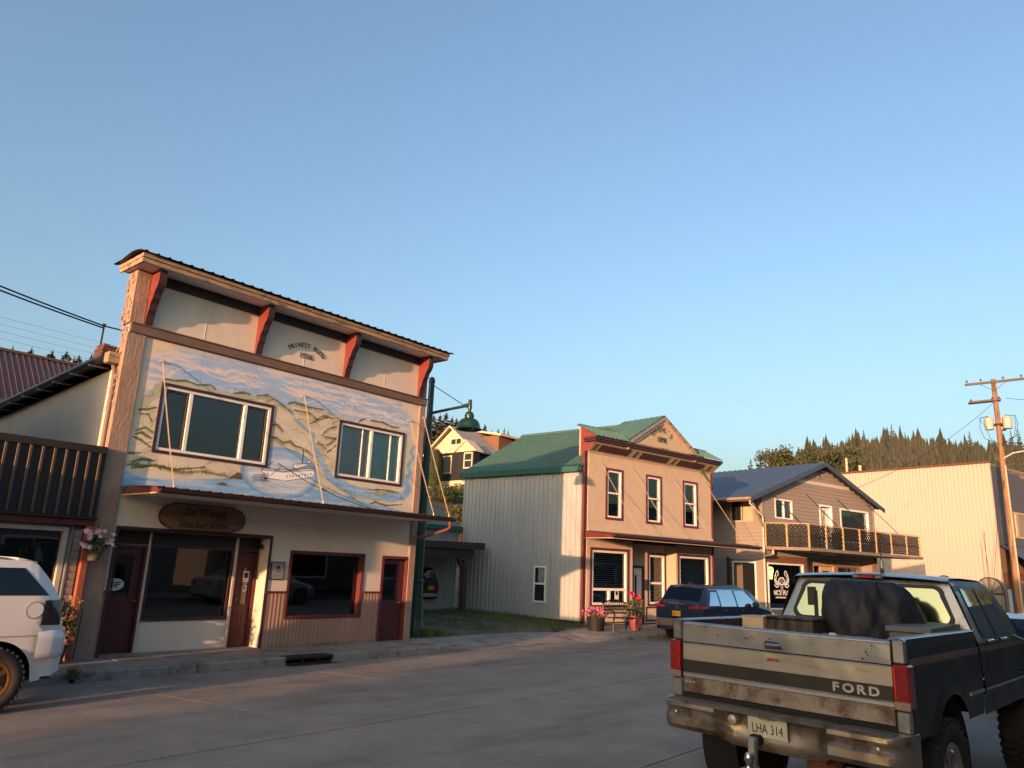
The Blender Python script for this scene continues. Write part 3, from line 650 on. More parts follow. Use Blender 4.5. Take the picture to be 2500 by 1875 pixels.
    stroke([(3.4,.70),(4.22,.90)], .008, (.10,.10,.12), .6)
    stroke(smoke, lambda a: .03+.035*a, (.60,.55,.53), .9, .85, .9)
    stroke([(5.05,2.38),(5.12,2.50),(5.16,2.40)], .010, (.62,.62,.62), .7); stroke([(5.14,2.40),(5.18,2.56),(5.26,2.44)], .008, (.16,.25,.36), .7)
    mean = C.mean(axis=2, keepdims=True); C[:] = mean+(C-mean)*1.08; C[:] = .47+(C-.47)*1.34; C[:] *= 1.07; C[:] = np.clip(C, .02, .9)
    C[:] *= (1+(noise(3, 3, 4)[..., None]-.5)*.16)
    for sx in (1.22, 2.44, 3.66, 4.88, 6.1): C[:] *= (1-.25*np.clip(1-np.abs(X-sx)/.010, 0, 1))[..., None]
    # mesh
    vs = np.stack([X.ravel()+5.80, np.full(X.size, -.012), Z.ravel()+3.20], 1)
    idx = np.arange(nx*nz).reshape(nz, nx); a = idx[:-1,:-1]; q = np.stack([a, a+1, a+nx+1, a+nx], -1)
    cx, cz = (X[:-1,:-1]+X[1:,1:])/2+5.8, (Z[:-1,:-1]+Z[1:,1:])/2+3.2
    keep = ~(((cx > W1[0]+.03)&(cx < W1[1]-.03)&(cz > W1[2]+.03)&(cz < W1[3]-.03))|((cx > W2[0]+.03)&(cx < W2[1]-.03)&(cz > W2[2]+.03)&(cz < W2[3]-.03)))
    q = q[keep]
    me = bpy.data.meshes.new('mural'); me.vertices.add(len(vs)); me.vertices.foreach_set('co', vs.ravel().astype('f4'))
    me.loops.add(q.size); me.loops.foreach_set('vertex_index', q.ravel().astype('i4')); me.polygons.add(len(q)); me.polygons.foreach_set('loop_start', np.arange(0, q.size, 4, dtype='i4'))
    me.update(calc_edges=True)
    at = me.color_attributes.new('paint', 'FLOAT_COLOR', 'POINT'); rgba = np.ones((nx*nz, 4), 'f4'); rgba[:, :3] = np.clip(C.reshape(-1, 3), 0, 1); at.data.foreach_set('color', rgba.ravel())
    m = mat('mural_paint', (.5,.5,.5), .75, bump=.15, bscale=50); nt = m.node_tree; an = nt.nodes.new('ShaderNodeAttribute'); an.attribute_name = 'paint'; nt.links.new(an.outputs['Color'], nt.nodes['Principled BSDF'].inputs['Base Color'])
    return obj('mural', me, m, PV)
make_mural()
# ---- awning hung on chains
aw = MB().hexa([(5.86,-1.48,3.055),(13.10,-1.48,3.055),(13.10,-.06,3.075),(5.86,-.06,3.075),(5.86,-1.48,3.135),(13.10,-1.48,3.135),(13.10,-.06,3.175),(5.86,-.06,3.175)]).build('awning', m_soffit, PV)
ribs(aw, 'awning_roof', m_metalroof, lambda s, t, h: (5.80+7.36*s, -1.57+1.54*t, 3.145+.075*t+h), 34, rows=1, rib=.022, width=.14)
MB().cham((5.825,-1.50,3.06),(5.858,-.05,3.17),.004).build('end_board', m_maroon, aw)
MB().cham((5.815,-1.50,3.035),(5.87,-.05,3.058),.004).build('end_trim', mat('tan_trim', (.50,.36,.22), .6), aw)
MB().cham((13.102,-1.50,3.06),(13.135,-.05,3.17),.004).build('end_board', m_maroon, aw)
gt = MB(); ga = [(-.075+.075*math.cos(math.pi+a)*1.0, .0+.075*math.sin(math.pi+a)) for a in [i*math.pi/8 for i in range(9)]]
def _gf(u, v):
    y, z = ga[round(v*8)]; return (5.84+7.32*u, -1.50+y, 3.125+z)
gt = MB().grid(_gf, 1, 8); 
for x in (5.84, 13.16): gt.face([(x, -1.50+y, 3.125+z) for y, z in ga])
gt = gt.build('gutter', m_gutter, aw, smooth=60)
MB().cham((5.84,-1.505,3.05),(13.16,-1.49,3.13),.003).build('gutter_back', m_gutter, aw)
for i in range(15):
    x = 6.1+i*.49
    MB().tube([(x,-1.50,3.128),(x,-1.578,3.128),(x+.003,-1.582,3.09),(x+.006,-1.57,3.06)], .006, 5).build('strap', m_steel, gt)
MB().tube([(13.0,-1.57,3.05),(13.02,-1.57,2.93),(13.05,-1.45,2.86),(13.37,-.10,2.66),(13.38,-.04,2.62)], .035, 8).build('downpipe', mat('copper_red_downpipe', (.22,.07,.045), .4), aw, smooth=50)
m_eye = mat('eye_bolt', (.5,.40,.28), .5, metal=.4)
for (x, z, x2) in ((6.17,5.74,6.15), (9.48,5.70,9.36), (12.76,5.69,12.58), (13.24,5.84,13.08)):
    y2 = -1.42 if x2 < 13 else -1.45
    c = chain(aw, (x,-.09,z), (x2,y2,3.20), m_chain, .05, .042, .0045)
    MB().tube([(x,.0,z),(x,-.10,z)], .014, 6).build('eye_bolt', m_eye, c)
    MB().lathe([(0,-.03),(.03,-.03),(.03,.03),(0,.03)], (x,-.02,z), 8, 'y').build('washer', m_eye, c)
    MB().tube([(x2,y2,3.22),(x2,y2,3.12)], .012, 6).build('turnbuckle', m_eye, c)
# service cable crossing the mural
MB().tube([(9.0,-.10,4.05),(9.8,-.12,3.72),(10.6,-.14,3.48),(11.4,-.15,3.31),(12.2,-.2,3.22)], .009, 5).build('cable', m_black, PV)
# ---- street-level wall
REC = (5.90, 9.10, .12, 2.43); SW = (9.63, 11.73, .71, 2.19); DR = (12.28, 13.17, .12, 2.16)
MB().wall(5.73, 13.16, .12, 3.058, [REC, (SW[0]+.04,SW[1]-.04,SW[2]+.04,SW[3]-.04), (DR[0]+.03,DR[1]-.03,DR[2],DR[3]-.03)], 0.0, .20).build('lower_wall', m_cream, PV)
# corrugated wainscot right of the entry
def wains(x0, x1, z0, z1):
    n = int((x1-x0)/.0135)
    return MB().grid(lambda u, v: (x0+(x1-x0)*u, -.008-.0032*math.cos((x0+(x1-x0)*u)*2*math.pi/.094), z0+(z1-z0)*v), n, 1).build('wainscot', m_wains, PV)
wains(9.135, 9.63, .145, 1.265); wains(9.632, 11.73, .145, .705); wains(11.732, 12.27, .145, 1.265)
MB().box((5.74,-.006,.12),(5.89,-.001,1.26)).build('wainscot', m_wains, PV)
for (a, c) in ((9.115,9.625),(11.735,12.275),(5.735,5.895)): MB().cham((a,-.04,1.27),(c,-.0015,1.31),.006).build('dado_rail', m_maroon, PV)
# entry recess
MB().frame(REC[0]-.05, REC[1]+.05, -.3, REC[3]+.05, .05, -.02, .012).build('recess_trim', m_dmaroon, PV)
MB().face([(9.099,.2,.14),(9.099,.60,.14),(9.099,.60,2.44),(9.099,.2,2.44)]).build('recess_side', m_cream, PV); MB().face([(5.901,.60,.14),(5.901,.2,.14),(5.901,.2,2.44),(5.901,.60,2.44)]).build('recess_side', m_cream, PV)
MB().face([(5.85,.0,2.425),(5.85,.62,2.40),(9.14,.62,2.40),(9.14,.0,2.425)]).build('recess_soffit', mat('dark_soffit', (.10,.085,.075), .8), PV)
MB().wall(5.902, 9.098, .13, 2.42, [(6.05,6.62,.10,2.10),(8.59,9.10,.10,2.14),(6.76,8.44,.76,2.14)], .40, .58).build('recess_wall', m_cream, PV)
MB().frame(6.70,8.50,.72,2.18,.06,.36,.44).build('window', m_dmaroon, PV, label='large dark shop window in the entry recess')
w = PV.children[-1]
MB().face([(6.76,.43,.78),(8.44,.43,.78),(8.44,.43,2.12),(6.76,.43,2.12)]).build('pane', m_glassd, w)
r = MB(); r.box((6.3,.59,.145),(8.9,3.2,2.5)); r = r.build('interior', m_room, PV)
lamp = MB().lathe([(.05,0),(.012,.02),(.012,.17),(.05,.17),(.075,.19),(.055,.30),(.05,.30)], (7.62,.75,.95), 10).build('table_lamp', mat('lamp_shade', (.6,.55,.45), .7), w)
MB().cham((7.3,.62,.90),(7.95,.98,.945),.005).build('desk', m_paper, w)
m_amber = mat('amber_poster', (.32,.17,.06), .7)
# doors in the recess
def door(parent, x0, x1, z0, z1, y, m, glass=None, knob=None, panels=()):
    d = MB().wall(x0, x1, z0, z1, [glass] if glass else [], y, y+.045).build('door', m, parent)
    if glass:
        MB().face([(glass[0],y+.02,glass[2]),(glass[1],y+.02,glass[2]),(glass[1],y+.02,glass[3]),(glass[0],y+.02,glass[3])]).build('pane', m_glassd, d)
        MB().frame(glass[0]-.025,glass[1]+.025,glass[2]-.025,glass[3]+.025,.025,y-.008,y-.001).build('glazing_bead', m, d)
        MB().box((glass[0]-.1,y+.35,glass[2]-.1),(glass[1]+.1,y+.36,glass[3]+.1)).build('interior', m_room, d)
    for p in panels: MB().frame(p[0],p[1],p[2],p[3],.03,y-.008,y-.001).build('panel_moulding', m, d)
    if knob: MB().lathe([(0,-.07),(.022,-.068),(.03,-.05),(.022,-.03),(.010,-.02),(.025,-.001)], (knob[0],y,knob[1]), 10, 'y').build('door_knob', mat('brass', (.55,.36,.12), .3, metal=1), d, smooth=50)
    return d
d = door(PV, 6.06, 6.61, .15, 2.09, .45, m_door, (6.14,6.45,1.2,1.95), (6.56,1.10))
d2 = door(PV, 8.63, 9.09, .15, 2.10, .45, m_door, (8.80,8.97,1.02,1.86), (8.68,1.12), ((8.67,8.84,.28,.86),(8.88,9.05,.28,.86)))
MB().frame(8.575,9.097,.10,2.16,.05,.37,.47).build('door_frame', m_door, d2)
MB().frame(6.02,6.66,.05,2.15,.045,.37,.47).build('door_frame', m_door, d)
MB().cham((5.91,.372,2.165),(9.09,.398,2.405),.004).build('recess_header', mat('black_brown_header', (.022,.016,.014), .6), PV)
boxpart('mullion_post', (6.655,.34,.145), (6.70,.42,2.4), mat('cream_trim', (.50,.44,.34), .7), PV); boxpart('mullion_post', (8.505,.34,.145), (8.57,.42,2.4), _M['cream_trim'], PV)
def oval(parent, cx, cz, rx, rz_, y):
    n = 28; o = MB().face([(cx+rx*math.cos(2*math.pi*k/n), y, cz+rz_*math.sin(2*math.pi*k/n)) for k in range(n)][::1]).build('logo_sticker', m_paper, parent)
    me = text_mesh('1', rz_*2.0, .0005); me.transform(UP); obj('lettering', me, m_ink, o, loc=(cx-rx*.36, y-.002, cz))
    for i, ww in enumerate((.80,.62,.40)):
        zz = cz+rz_*(.32-.30*i); MB().box((cx-rx*.10, y-.003, zz-rz_*.09), (cx-rx*.10+rx*ww, y-.0015, zz+rz_*.09)).build('logo_bar', m_ink, o)
    return o
oval(d, 6.17, 1.40, .17, .115, .443)
oval(d2, 8.885, 1.34, .055, .075, .46)
MB().box((8.82,.458,1.48),(8.96,.461,1.70)).build('notice', m_paper, d2); MB().box((8.845,.455,1.56),(8.935,.4575,1.67)).build('notice_photo', m_ink, d2)
MB().lathe([(.0,-.16),(.05,-.16),(.06,-.10),(.035,-.04),(.05,0)], (9.02,.36,2.24), 10, 'y').build('entry_lamp', m_ink, PV)
MB().box((5.90,-.0,.10),(9.1,.62,.148)).build('threshold', m_conc2, PV)
# shop window right of the entry
w = window(PV, *SW, trim=m_maroon, tw=.045, fr=m_maroon, fw=.03, glass=m_glassd, recess=.14, depth=2.6, proud=.02)
w['label'] = 'wide dark shop window with maroon frame'
# side door
d = door(PV, 12.36, 13.09, .15, 2.08, .10, m_door, (12.42,12.86,1.08,1.97), (13.0,1.03)); curtain(d, 12.42, 12.86, 1.05, 1.99, .16, mat('lace_curtain', (.33,.34,.33), .9), 7)
MB().frame(12.27,13.18,.02,2.17,.07,-.02,.12).build('door_frame', m_maroon, d)
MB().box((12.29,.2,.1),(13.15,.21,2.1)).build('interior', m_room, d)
# plaque with portrait
pl = MB().cham((9.18,-.03,1.56),(9.50,-.002,1.92),.006).build('plaque', mat('plaque_grey', (.27,.26,.25), .5), PV)
MB().frame(9.17,9.51,1.55,1.93,.018,-.036,-.004).build('plaque_frame', m_dmaroon, pl)
MB().lathe([(.04,-.034),(.04,-.031)], (9.35,0,1.81), 14, 'y').build('portrait', m_ink, pl); MB().box((9.28,-.034,1.70),(9.42,-.031,1.76)).build('portrait', mat('plaque_mid', (.16,.155,.15), .6), pl)
for i in range(3): MB().box((9.24,-.033,1.66-.025*i),(9.46,-.031,1.668-.025*i)).build('caption_line', _M['plaque_mid'], pl)
# meter and conduit at the corner
boxpart('meter_box', (13.337,.05,1.45), (13.42,.22,1.80), m_steel, PV); MB().tube([(13.38,.14,1.8),(13.38,.14,2.7),(13.37,.05,2.85)], .018, 6).build('conduit', m_steel, PV)
boxpart('junction_box', (13.337,-.03,2.72), (13.41,.08,2.86), m_ink, PV)
# ---- hanging wooden sign with black-letter lettering
sg = thing('wooden_sign', 'dark varnished wooden sign in Old English lettering above the recessed entry', 'sign', (0, 14.7, 0))
def lobes():
    out = []
    for i in range(13):
        a = math.pi/2-math.pi*i/12; out.append((8.12+.27*math.cos(a)*(.85 if abs(a) > 1.2 else 1), 2.735+.235*math.sin(a)))
    out += [(8.12,2.47),(6.83,2.47)]
    for i in range(13):
        a = -math.pi/2-math.pi*i/12; out.append((6.83+.27*math.cos(a), 2.735+.235*math.sin(a)))
    out += [(6.83,3.0),(8.12,3.0)]
    return out
MB().prism(lobes(), -.10, -.055, 'y').build('board', m_board, sg)
lb = lobes(); b = MB(); cx_, cz_ = 7.475, 2.735
for p, q in zip(lb, lb[1:]+lb[:1]):
    k = .975; b.face([(p[0],-.102,p[1]),(q[0],-.102,q[1]),(cx_+(q[0]-cx_)*k,-.102,cz_+(q[1]-cz_)*(k-.04)),(cx_+(p[0]-cx_)*k,-.102,cz_+(p[1]-cz_)*(k-.04))])
b.build('rim', m_ink, sg)
for x in (7.0,7.95): MB().box((x-.02,-.056,2.6),(x+.02,-.001,2.9)).build('standoff', m_ink, sg)
GL = {'i':([[(0,1),(0,.1),(.12,0)],[(0,1.3),(.06,1.24)]],.34),'n':([[(0,1),(0,0)],[(0,.8),(.2,1),(.42,.85),(.42,.1),(.54,0)]],.72),'r':([[(0,1),(0,0)],[(0,.8),(.2,1),(.34,.86)]],.5),
'a':([[(.05,.92),(.3,1),(.42,.85),(.42,.1),(.54,0)],[(.42,.6),(.1,.45),(0,.25),(.12,0),(.42,.18)]],.72),'u':([[(0,1),(0,.15),(.15,0),(.42,.18)],[(.42,1),(.42,.1),(.54,0)]],.72),
's':([[(.4,.88),(.2,1),(.02,.8),(.2,.58),(.38,.42),(.4,.2),(.2,0),(0,.12)]],.6),'c':([[(.4,.85),(.22,1),(0,.8),(0,.2),(.2,0),(.4,.14)]],.56),
'e':([[(0,.45),(.36,.62),(.36,.82),(.2,1),(0,.8),(0,.2),(.2,0),(.4,.14)]],.56),'t':([[(.1,1.35),(.1,.15),(.25,0),(.38,.12)],[(-.08,1),(.35,1)]],.52),
'h':([[(0,1.6),(0,0)],[(0,.8),(.22,1),(.42,.85),(.42,.2),(.3,-.15)]],.66),'g':([[(.4,.85),(.2,1),(0,.8),(0,.25),(.18,.05),(.4,.22)],[(.4,1),(.4,-.2),(.2,-.4),(0,-.3)]],.66),'l':([[(0,1.6),(0,.1),(.14,0)]],.32),
'T':([[(-.1,1.4),(.3,1.6),(.8,1.4)],[(.3,1.5),(.08,1.1),(.05,.4),(.3,0),(.7,.2)],[(.45,1.45),(.45,.1)]],1.0),'W':([[(-.05,1.5),(.05,1.3),(.05,.2),(.28,0),(.5,.25)],[(.4,1.55),(.5,1.3),(.5,.2),(.72,0),(.95,.3),(.95,1.1),(.78,1.55)]],1.25),
'I':([[(.0,1.3),(.25,1.6),(.6,1.45)],[(.38,1.5),(.36,.25),(.18,0),(-.05,.2)]],.8),'C':([[(.7,1.25),(.42,1.55),(.1,1.2),(.05,.4),(.32,0),(.7,.25)],[(.38,1.45),(.38,.1)]],.95),' ':([],.6)}
def black_letter(s, cx, cz, h):
    out = []; x = 0
    for ch in s:
        st, w = GL[ch]
        for l in st: out.append([(x+p[0]*1.15, p[1]) for p in l])
        x += w*1.15
    return [[(cx+(p[0]-x/2)*h, cz+(p[1]-.5)*h) for p in l] for l in out]
nib_text(black_letter('The Wrangell', 7.52, 2.815, .098), .026, R(40)).build('lettering', m_ink, sg, loc=(0,-.1005,0))
nib_text(black_letter('Insurance Center', 7.50, 2.575, .090), .024, R(40)).build('lettering', m_ink, sg, loc=(0,-.1005,0))
# chimney and mast on the roof behind the false front
ch = thing('brick_chimney', 'old red brick chimney on the roof behind the false front', 'chimney', (6.12, 17.75, 5.3))
m_brick = mat('old_brick', (.145,.062,.045), .9, var=.35, scale=7, bump=.5, bscale=40, col2=(.075,.045,.038), thr=.52)
boxpart('core', (.03,.03,0), (.46,.46,1.24), mat('old_mortar', (.17,.15,.13), .95), ch)
for r_ in range(17):
    z = .02+r_*.072; off = .11 if r_ % 2 else 0
    for side in range(4):
        for k in range(3):
            a = max(0, k*.215-off+.0); e = min(.49, k*.215-off+.205)
            if e-a < .04: continue
            o = obj('brick', unit_box(), m_brick, ch)
            j = rnd.uniform(0,.012)
            if side == 0: o.location = (a, .0-j+.005, z); o.scale = (e-a, .05, .062)
            elif side == 1: o.location = (.445+j, a, z); o.scale = (.05, e-a, .062)
            elif side == 2: o.location = (a, .445+j, z); o.scale = (e-a, .05, .062)
            else: o.location = (-.0-j, a, z); o.scale = (.05, e-a, .062)
for k in range(3):
    o = obj('brick', unit_box(), m_brick, ch); o.location = (.02+k*.155, .02, 1.245); o.scale = (.145,.45,.06+.02*(k == 0))
ms = thing('service_mast', 'thin dark service mast holding two cables left of the chimney', 'mast', (6.13, 17.95, 5.3))
MB().tube([(0,0,0),(.02,.05,1.80)], .022, 8).build('pipe', m_iron, ms); MB().lathe([(.04,0),(.04,.05)], (.02,.05,1.78), 8).build('cap', m_iron, ms)
# ================================================================== dark brown batten-fronted shop at the left
LN = thing('brown_shop', 'dark brown shop with batten false front and big window left of the mural building', 'building', (0, 14.7, 0))
m_dkpanel = mat('dark_brown_panel', (.020,.015,.013), .5, var=.25, scale=3, stretch=(1,1,.3))
m_batten = mat('brown_batten', (.075,.05,.036), .5, var=.2, scale=6)
m_shingle = mat('grey_shingle', (.26,.225,.19), .85, var=.18, scale=9, stretch=(1,1,.4))
m_orangepost = mat('red_brown_post', (.30,.085,.04), .6, var=.2, scale=5, stretch=(1,1,.3))
m_tanply = mat('brown_plywood', (.17,.13,.105), .8, var=.15, scale=3)
MB().box((-6.0,-.15,2.60),(5.40,-.05,3.84)).build('false_front', m_dkpanel, LN)
MB().cham((-6.0,-.19,3.745),(5.41,-.151,3.87),.006).build('cap_board', m_dkpanel, LN); MB().cham((-6.0,-.17,3.845),(5.40,.10,3.88),.006).build('cap_flashing', m_dkpanel, LN)
for k in range(60):
    x = 5.30-k*.188
    if x > -5.9: MB().cham((x-.022,-.20,2.60),(x+.022,-.151,3.74),.004).build('batten', m_batten, LN)
MB().cham((-6.0,-.20,2.555),(5.43,-.02,2.597),.004).build('drip_flashing', m_dkpanel, LN)
MB().cham((-6.0,-.13,2.44),(5.42,-.03,2.553),.006).build('fascia_board', m_maroon, LN)
MB().box((-6.0,-.03,2.44),(5.42,.06,2.6)).build('header', m_dkpanel, LN)
MB().wall(-6.0, 5.42, .12, 2.439, [(1.2,5.02,.62,2.36)], .05, .20).build('front_wall', mat('grey_wall_paint', (.17,.175,.175), .7), LN)
w = window(LN, 1.15, 5.07, .58, 2.40, fr=mat('cream_frame', (.52,.47,.37), .6), fw=.075, y=.05, glass=m_glassd, depth=2.5, recess=.08)
w['label'] = 'large dark shop window with cream frame'
MB().cham((5.10,-.02,.5),(5.14,.049,2.42),.005).build('casing', _M['grey_wall_paint'], LN)
for k in range(10):
    z = 2.24-k*.125
    for (a, c, zz) in ((5.15,5.29,0.0),(5.43,5.545,-.09)):
        if (a > 5.4 and (z < 1.5 or z > 2.0)) or z+zz < .95: continue
        o = obj('shingle', unit_box(), m_shingle, LN); o.location = (a, -.005, z+zz); o.scale = (c-a, .05, .12); o.rotation_euler = (R(5),0,0)
MB().box((5.145,.03,.12),(5.56,.049,2.44)).build('shingle_backing', m_tanply, LN)
MB().cham((5.15,-.03,.28),(5.43,.028,.95),.004).build('plywood_panel', m_tanply, LN); MB().cham((5.44,-.005,.28),(5.555,.028,1.33),.004).build('plywood_panel', m_tanply, LN)
MB().box((5.15,-.005,.145),(5.42,.028,.275)).build('vent_gap', m_black, LN)
MB().cham((5.30,-.14,.145),(5.415,-.035,2.44),.008).build('post', m_orangepost, LN)
MB().tube([(5.50,-.03,1.0),(5.49,-.03,.62),(5.47,-.03,.15)], .018, 6).build('drain_pipe', m_black, LN)
boxpart('outlet_box', (5.46,-.03,1.40), (5.52,.0,1.52), m_steel, LN)
MB().box((-6.0,.06,3.30),(5.34,8.0,3.45)).build('roof', m_metalroof, LN)
MB().box((-6.0,.201,0),(5.34,8.0,3.30)).build('body', m_tanply, LN)
# hanging flower basket and planter
m_pet = mat('pale_pink_petals', (.62,.42,.47), .6, var=.25, scale=30)
m_petr = mat('red_petals', (.55,.035,.06), .5, var=.3, scale=30)
m_petp = mat('pink_petals', (.50,.12,.19), .55, var=.5, scale=25)
m_plantleaf = mat('planter_leaves', (.06,.075,.03), .6, var=.5, scale=14, col2=(.16,.13,.06), thr=.6, scale2=9)
def leafball(b, c, rx, ry, rz_, n, s, rr, flat=False):
    for _ in range(n):
        while True:
            p = Vector((rr.uniform(-1,1), rr.uniform(-1,1), rr.uniform(-1,1)))
            if .25 < p.length < 1: break
        q = Vector((c[0]+p.x*rx, c[1]+p.y*ry, c[2]+p.z*rz_)); a = Vector((rr.gauss(0,1), rr.gauss(0,1), rr.gauss(0,1))).normalized(); t = a.orthogonal().normalized(); k = s*rr.uniform(.6,1.4)
        u = a.cross(t)
        b.face([q-t*k, q+u*k*.5, q+t*k, q-u*k*.5])
    return b
def blossoms(b, pts, s, rr):
    for p in pts:
        p = Vector(p); a = Vector((rr.gauss(0,.5)-.3, rr.gauss(0,.5)-.8, rr.gauss(0,.5)+.3)).normalized(); t = a.orthogonal().normalized(); u = a.cross(t)
        n = 5; k = s*rr.uniform(.8,1.25)
        for i in range(n):
            an = 2*math.pi*i/n; d = t*math.cos(an)+u*math.sin(an); e = t*math.cos(an+.6)+u*math.sin(an+.6); f = t*math.cos(an-.6)+u*math.sin(an-.6)
            b.face([p-a*.2*k, p+f*k*.7, p+d*k+a*.15*k, p+e*k*.7])
    return b
rr = random.Random(21)
hb = thing('hanging_basket', 'hanging basket of pale pink flowers beside the orange post', 'flower basket', (5.42, 14.36, 2.0))
MB().lathe([(.0,-.16),(.09,-.16),(.13,.02),(.14,.06),(.12,.06)], (0,0,0), 14).build('pot', mat('green_pot', (.08,.075,.05), .7), hb, smooth=50)
leafball(MB(), (0,-.02,.12), .23, .2, .16, 160, .05, rr).build('foliage', m_plantleaf, hb)
blossoms(MB(), [(rr.uniform(-.26,.24), rr.uniform(-.28,.05), rr.uniform(.05,.36)) for _ in range(34)], .048, rr).build('blossoms', m_pet, hb)
for a in (0,2.1,4.2): MB().tube([(.13*math.cos(a),.13*math.sin(a),.05),(0,0,.46)], .004, 4).build('wire', m_iron, hb)
pt = thing('sidewalk_planter', 'low planter of dry yellow-green flowers behind the white SUV bumper', 'planter', (5.02, 14.33, .148))
MB().lathe([(0,0),(.16,0),(.20,.26),(.22,.30),(.19,.30),(.17,.25),(0,.24)], (0,0,0), 14).build('tub', mat('dark_tub', (.05,.04,.035), .6), pt, smooth=50)
leafball(MB(), (0,0,.60), .30, .26, .42, 330, .05, rr).build('foliage', m_plantleaf, pt)
b = MB()
for _ in range(16):
    x, y = rr.uniform(-.25,.3), rr.uniform(-.2,.2); b.tube([(x*.3,y*.3,.28),(x*.8,y*.8,.7),(x,y,rr.uniform(.8,1.12))], .006, 4)
b.build('stems', m_plantleaf, pt, kind='stuff')
blossoms(MB(), [(rr.uniform(-.3,.32), rr.uniform(-.28,.2), rr.uniform(.45,1.12)) for _ in range(26)], .04, rr).build('seed_heads', mat('dry_flowers', (.22,.15,.07), .8, var=.5, scale=20), pt)
# ================================================================== house with the purple-brown metal roof up the hill at the left
BR_ = thing('metal_roof_house', 'house with a purple-brown standing seam metal roof behind at the far left', 'house', (0, 0, 0))
m_purple = mat('purple_brown_metal', (.115,.072,.072), .5, metal=.15, var=.12, scale=.8)
for k in range(58):
    x = 4.0+k*.39
    o = MB().hexa([(x,57.6,11.42),(x+.372,57.6,11.42),(x+.372,62,15.62),(x,62,15.62),(x,57.6,11.47),(x+.372,57.6,11.47),(x+.372,62,15.68),(x,62,15.68)])
    o.hexa([(x+.365,57.6,11.47),(x+.40,57.6,11.47),(x+.40,62,15.68),(x+.365,62,15.68),(x+.365,57.55,11.55),(x+.40,57.55,11.55),(x+.40,62,15.75),(x+.365,62,15.75)])
    if k == 0: base_ = o.mesh('roof_panel'); base_.transform(Matrix.Translation((-4,0,0))); base_.materials.append(m_purple)
    q = obj('roof_panel', base_, None, BR_, loc=(x,0,0))
MB().box((4.0,61.85,15.66),(26.7,62.15,15.85)).build('ridge_cap', m_purple, BR_)
MB().box((4.4,58.2,6),(26.3,66,11.5)).build('wall', mat('sage_wall', (.20,.22,.19), .8), BR_)
MB().hexa([(4,62,15.6),(26.6,62,15.6),(26.6,66.4,11.4),(4,66.4,11.4),(4,62,15.66),(26.6,62,15.66),(26.6,66.4,11.46),(4,66.4,11.46)]).build('rear_roof', m_purple, BR_)
MB().box((4.0,57.5,11.28),(26.7,57.62,11.44)).build('eave_trim', m_purple, BR_)
# ================================================================== green street lamp
LP = thing('street_lamp', 'dark green street lamp with bell shade on a side arm', 'street lamp', (14.42, 15.67, .12))
m_green = mat('dark_green_enamel', (.007,.034,.030), .35, var=.15, scale=4, spec=.5)
MB().lathe([(0,0),(.25,0),(.255,.12),(.235,.16),(.20,.5),(.165,.95),(.145,1.30),(.145,1.36)], (0,0,0), 20).build('flared_base', m_green, LP, smooth=40)
MB().lathe([(.15,1.36),(.17,1.38),(.175,1.42),(.16,1.46),(.13,1.47)], (0,0,0), 20).build('collar', m_green, LP, smooth=40)
MB().lathe([(.125,1.47),(.115,3.6),(.108,4.35),(.122,4.36),(.122,4.42),(.10,4.43),(.085,7.08),(.0,7.08)], (0,0,0), 18).build('post', m_green, LP, smooth=40)
MB().lathe([(.095,7.08),(.10,7.12),(.085,7.20),(.045,7.25),(0,7.26)], (0,0,0), 16).build('cap', m_green, LP, smooth=40)
MB().tube([(0,-.08,6.16),(0,-.85,6.20),(0,-1.62,6.23)], [.045,.04,.045], 10).build('arm', m_green, LP, smooth=50)
MB().tube([(0,-.06,7.0),(0,-1.40,6.24)], .012, 6).build('tie_rod', m_green, LP)
MB().cham((-.05,-1.66,6.18),(.05,-1.42,6.28),.012).build('arm_clamp', m_green, LP)
MB().lathe([(0,6.08),(.05,6.09),(.058,6.14),(.055,6.32),(.045,6.38),(.0,6.40)], (0,-1.62,0), 14).build('socket', m_green, LP, smooth=40)
sh = MB().lathe([(.03,6.10),(.035,6.05),(.07,6.04),(.11,6.0),(.125,5.95),(.128,5.87),(.125,5.85),(.15,5.845),(.21,5.82),(.265,5.77),(.30,5.70),(.32,5.62),(.335,5.575),(.365,5.55),(.37,5.54),(.36,5.535),(.325,5.57),(.305,5.62),(.285,5.69),(.25,5.75),(.20,5.79),(.12,5.81)], (0,-1.62,0), 32).build('bell_shade', m_green, LP, smooth=50)
MB().lathe([(.12,5.80),(.155,5.70),(.15,5.60),(.10,5.535),(.0,5.52)], (0,-1.62,0), 18).build('globe', mat('dark_globe', (.05,.04,.04), .15, spec=.6), sh, smooth=60)
MB().lathe([(.126,5.9),(.134,5.9),(.134,5.94),(.126,5.94)], (0,-1.62,0), 24).build('band', m_green, sh)
boxpart('bracket_box', (-.17,-.10,4.28), (-.10,.06,4.46), m_green, LP)
boxpart('footing', (-.30,-.30,-.1), (.34,.30,.015), m_kerb, LP)
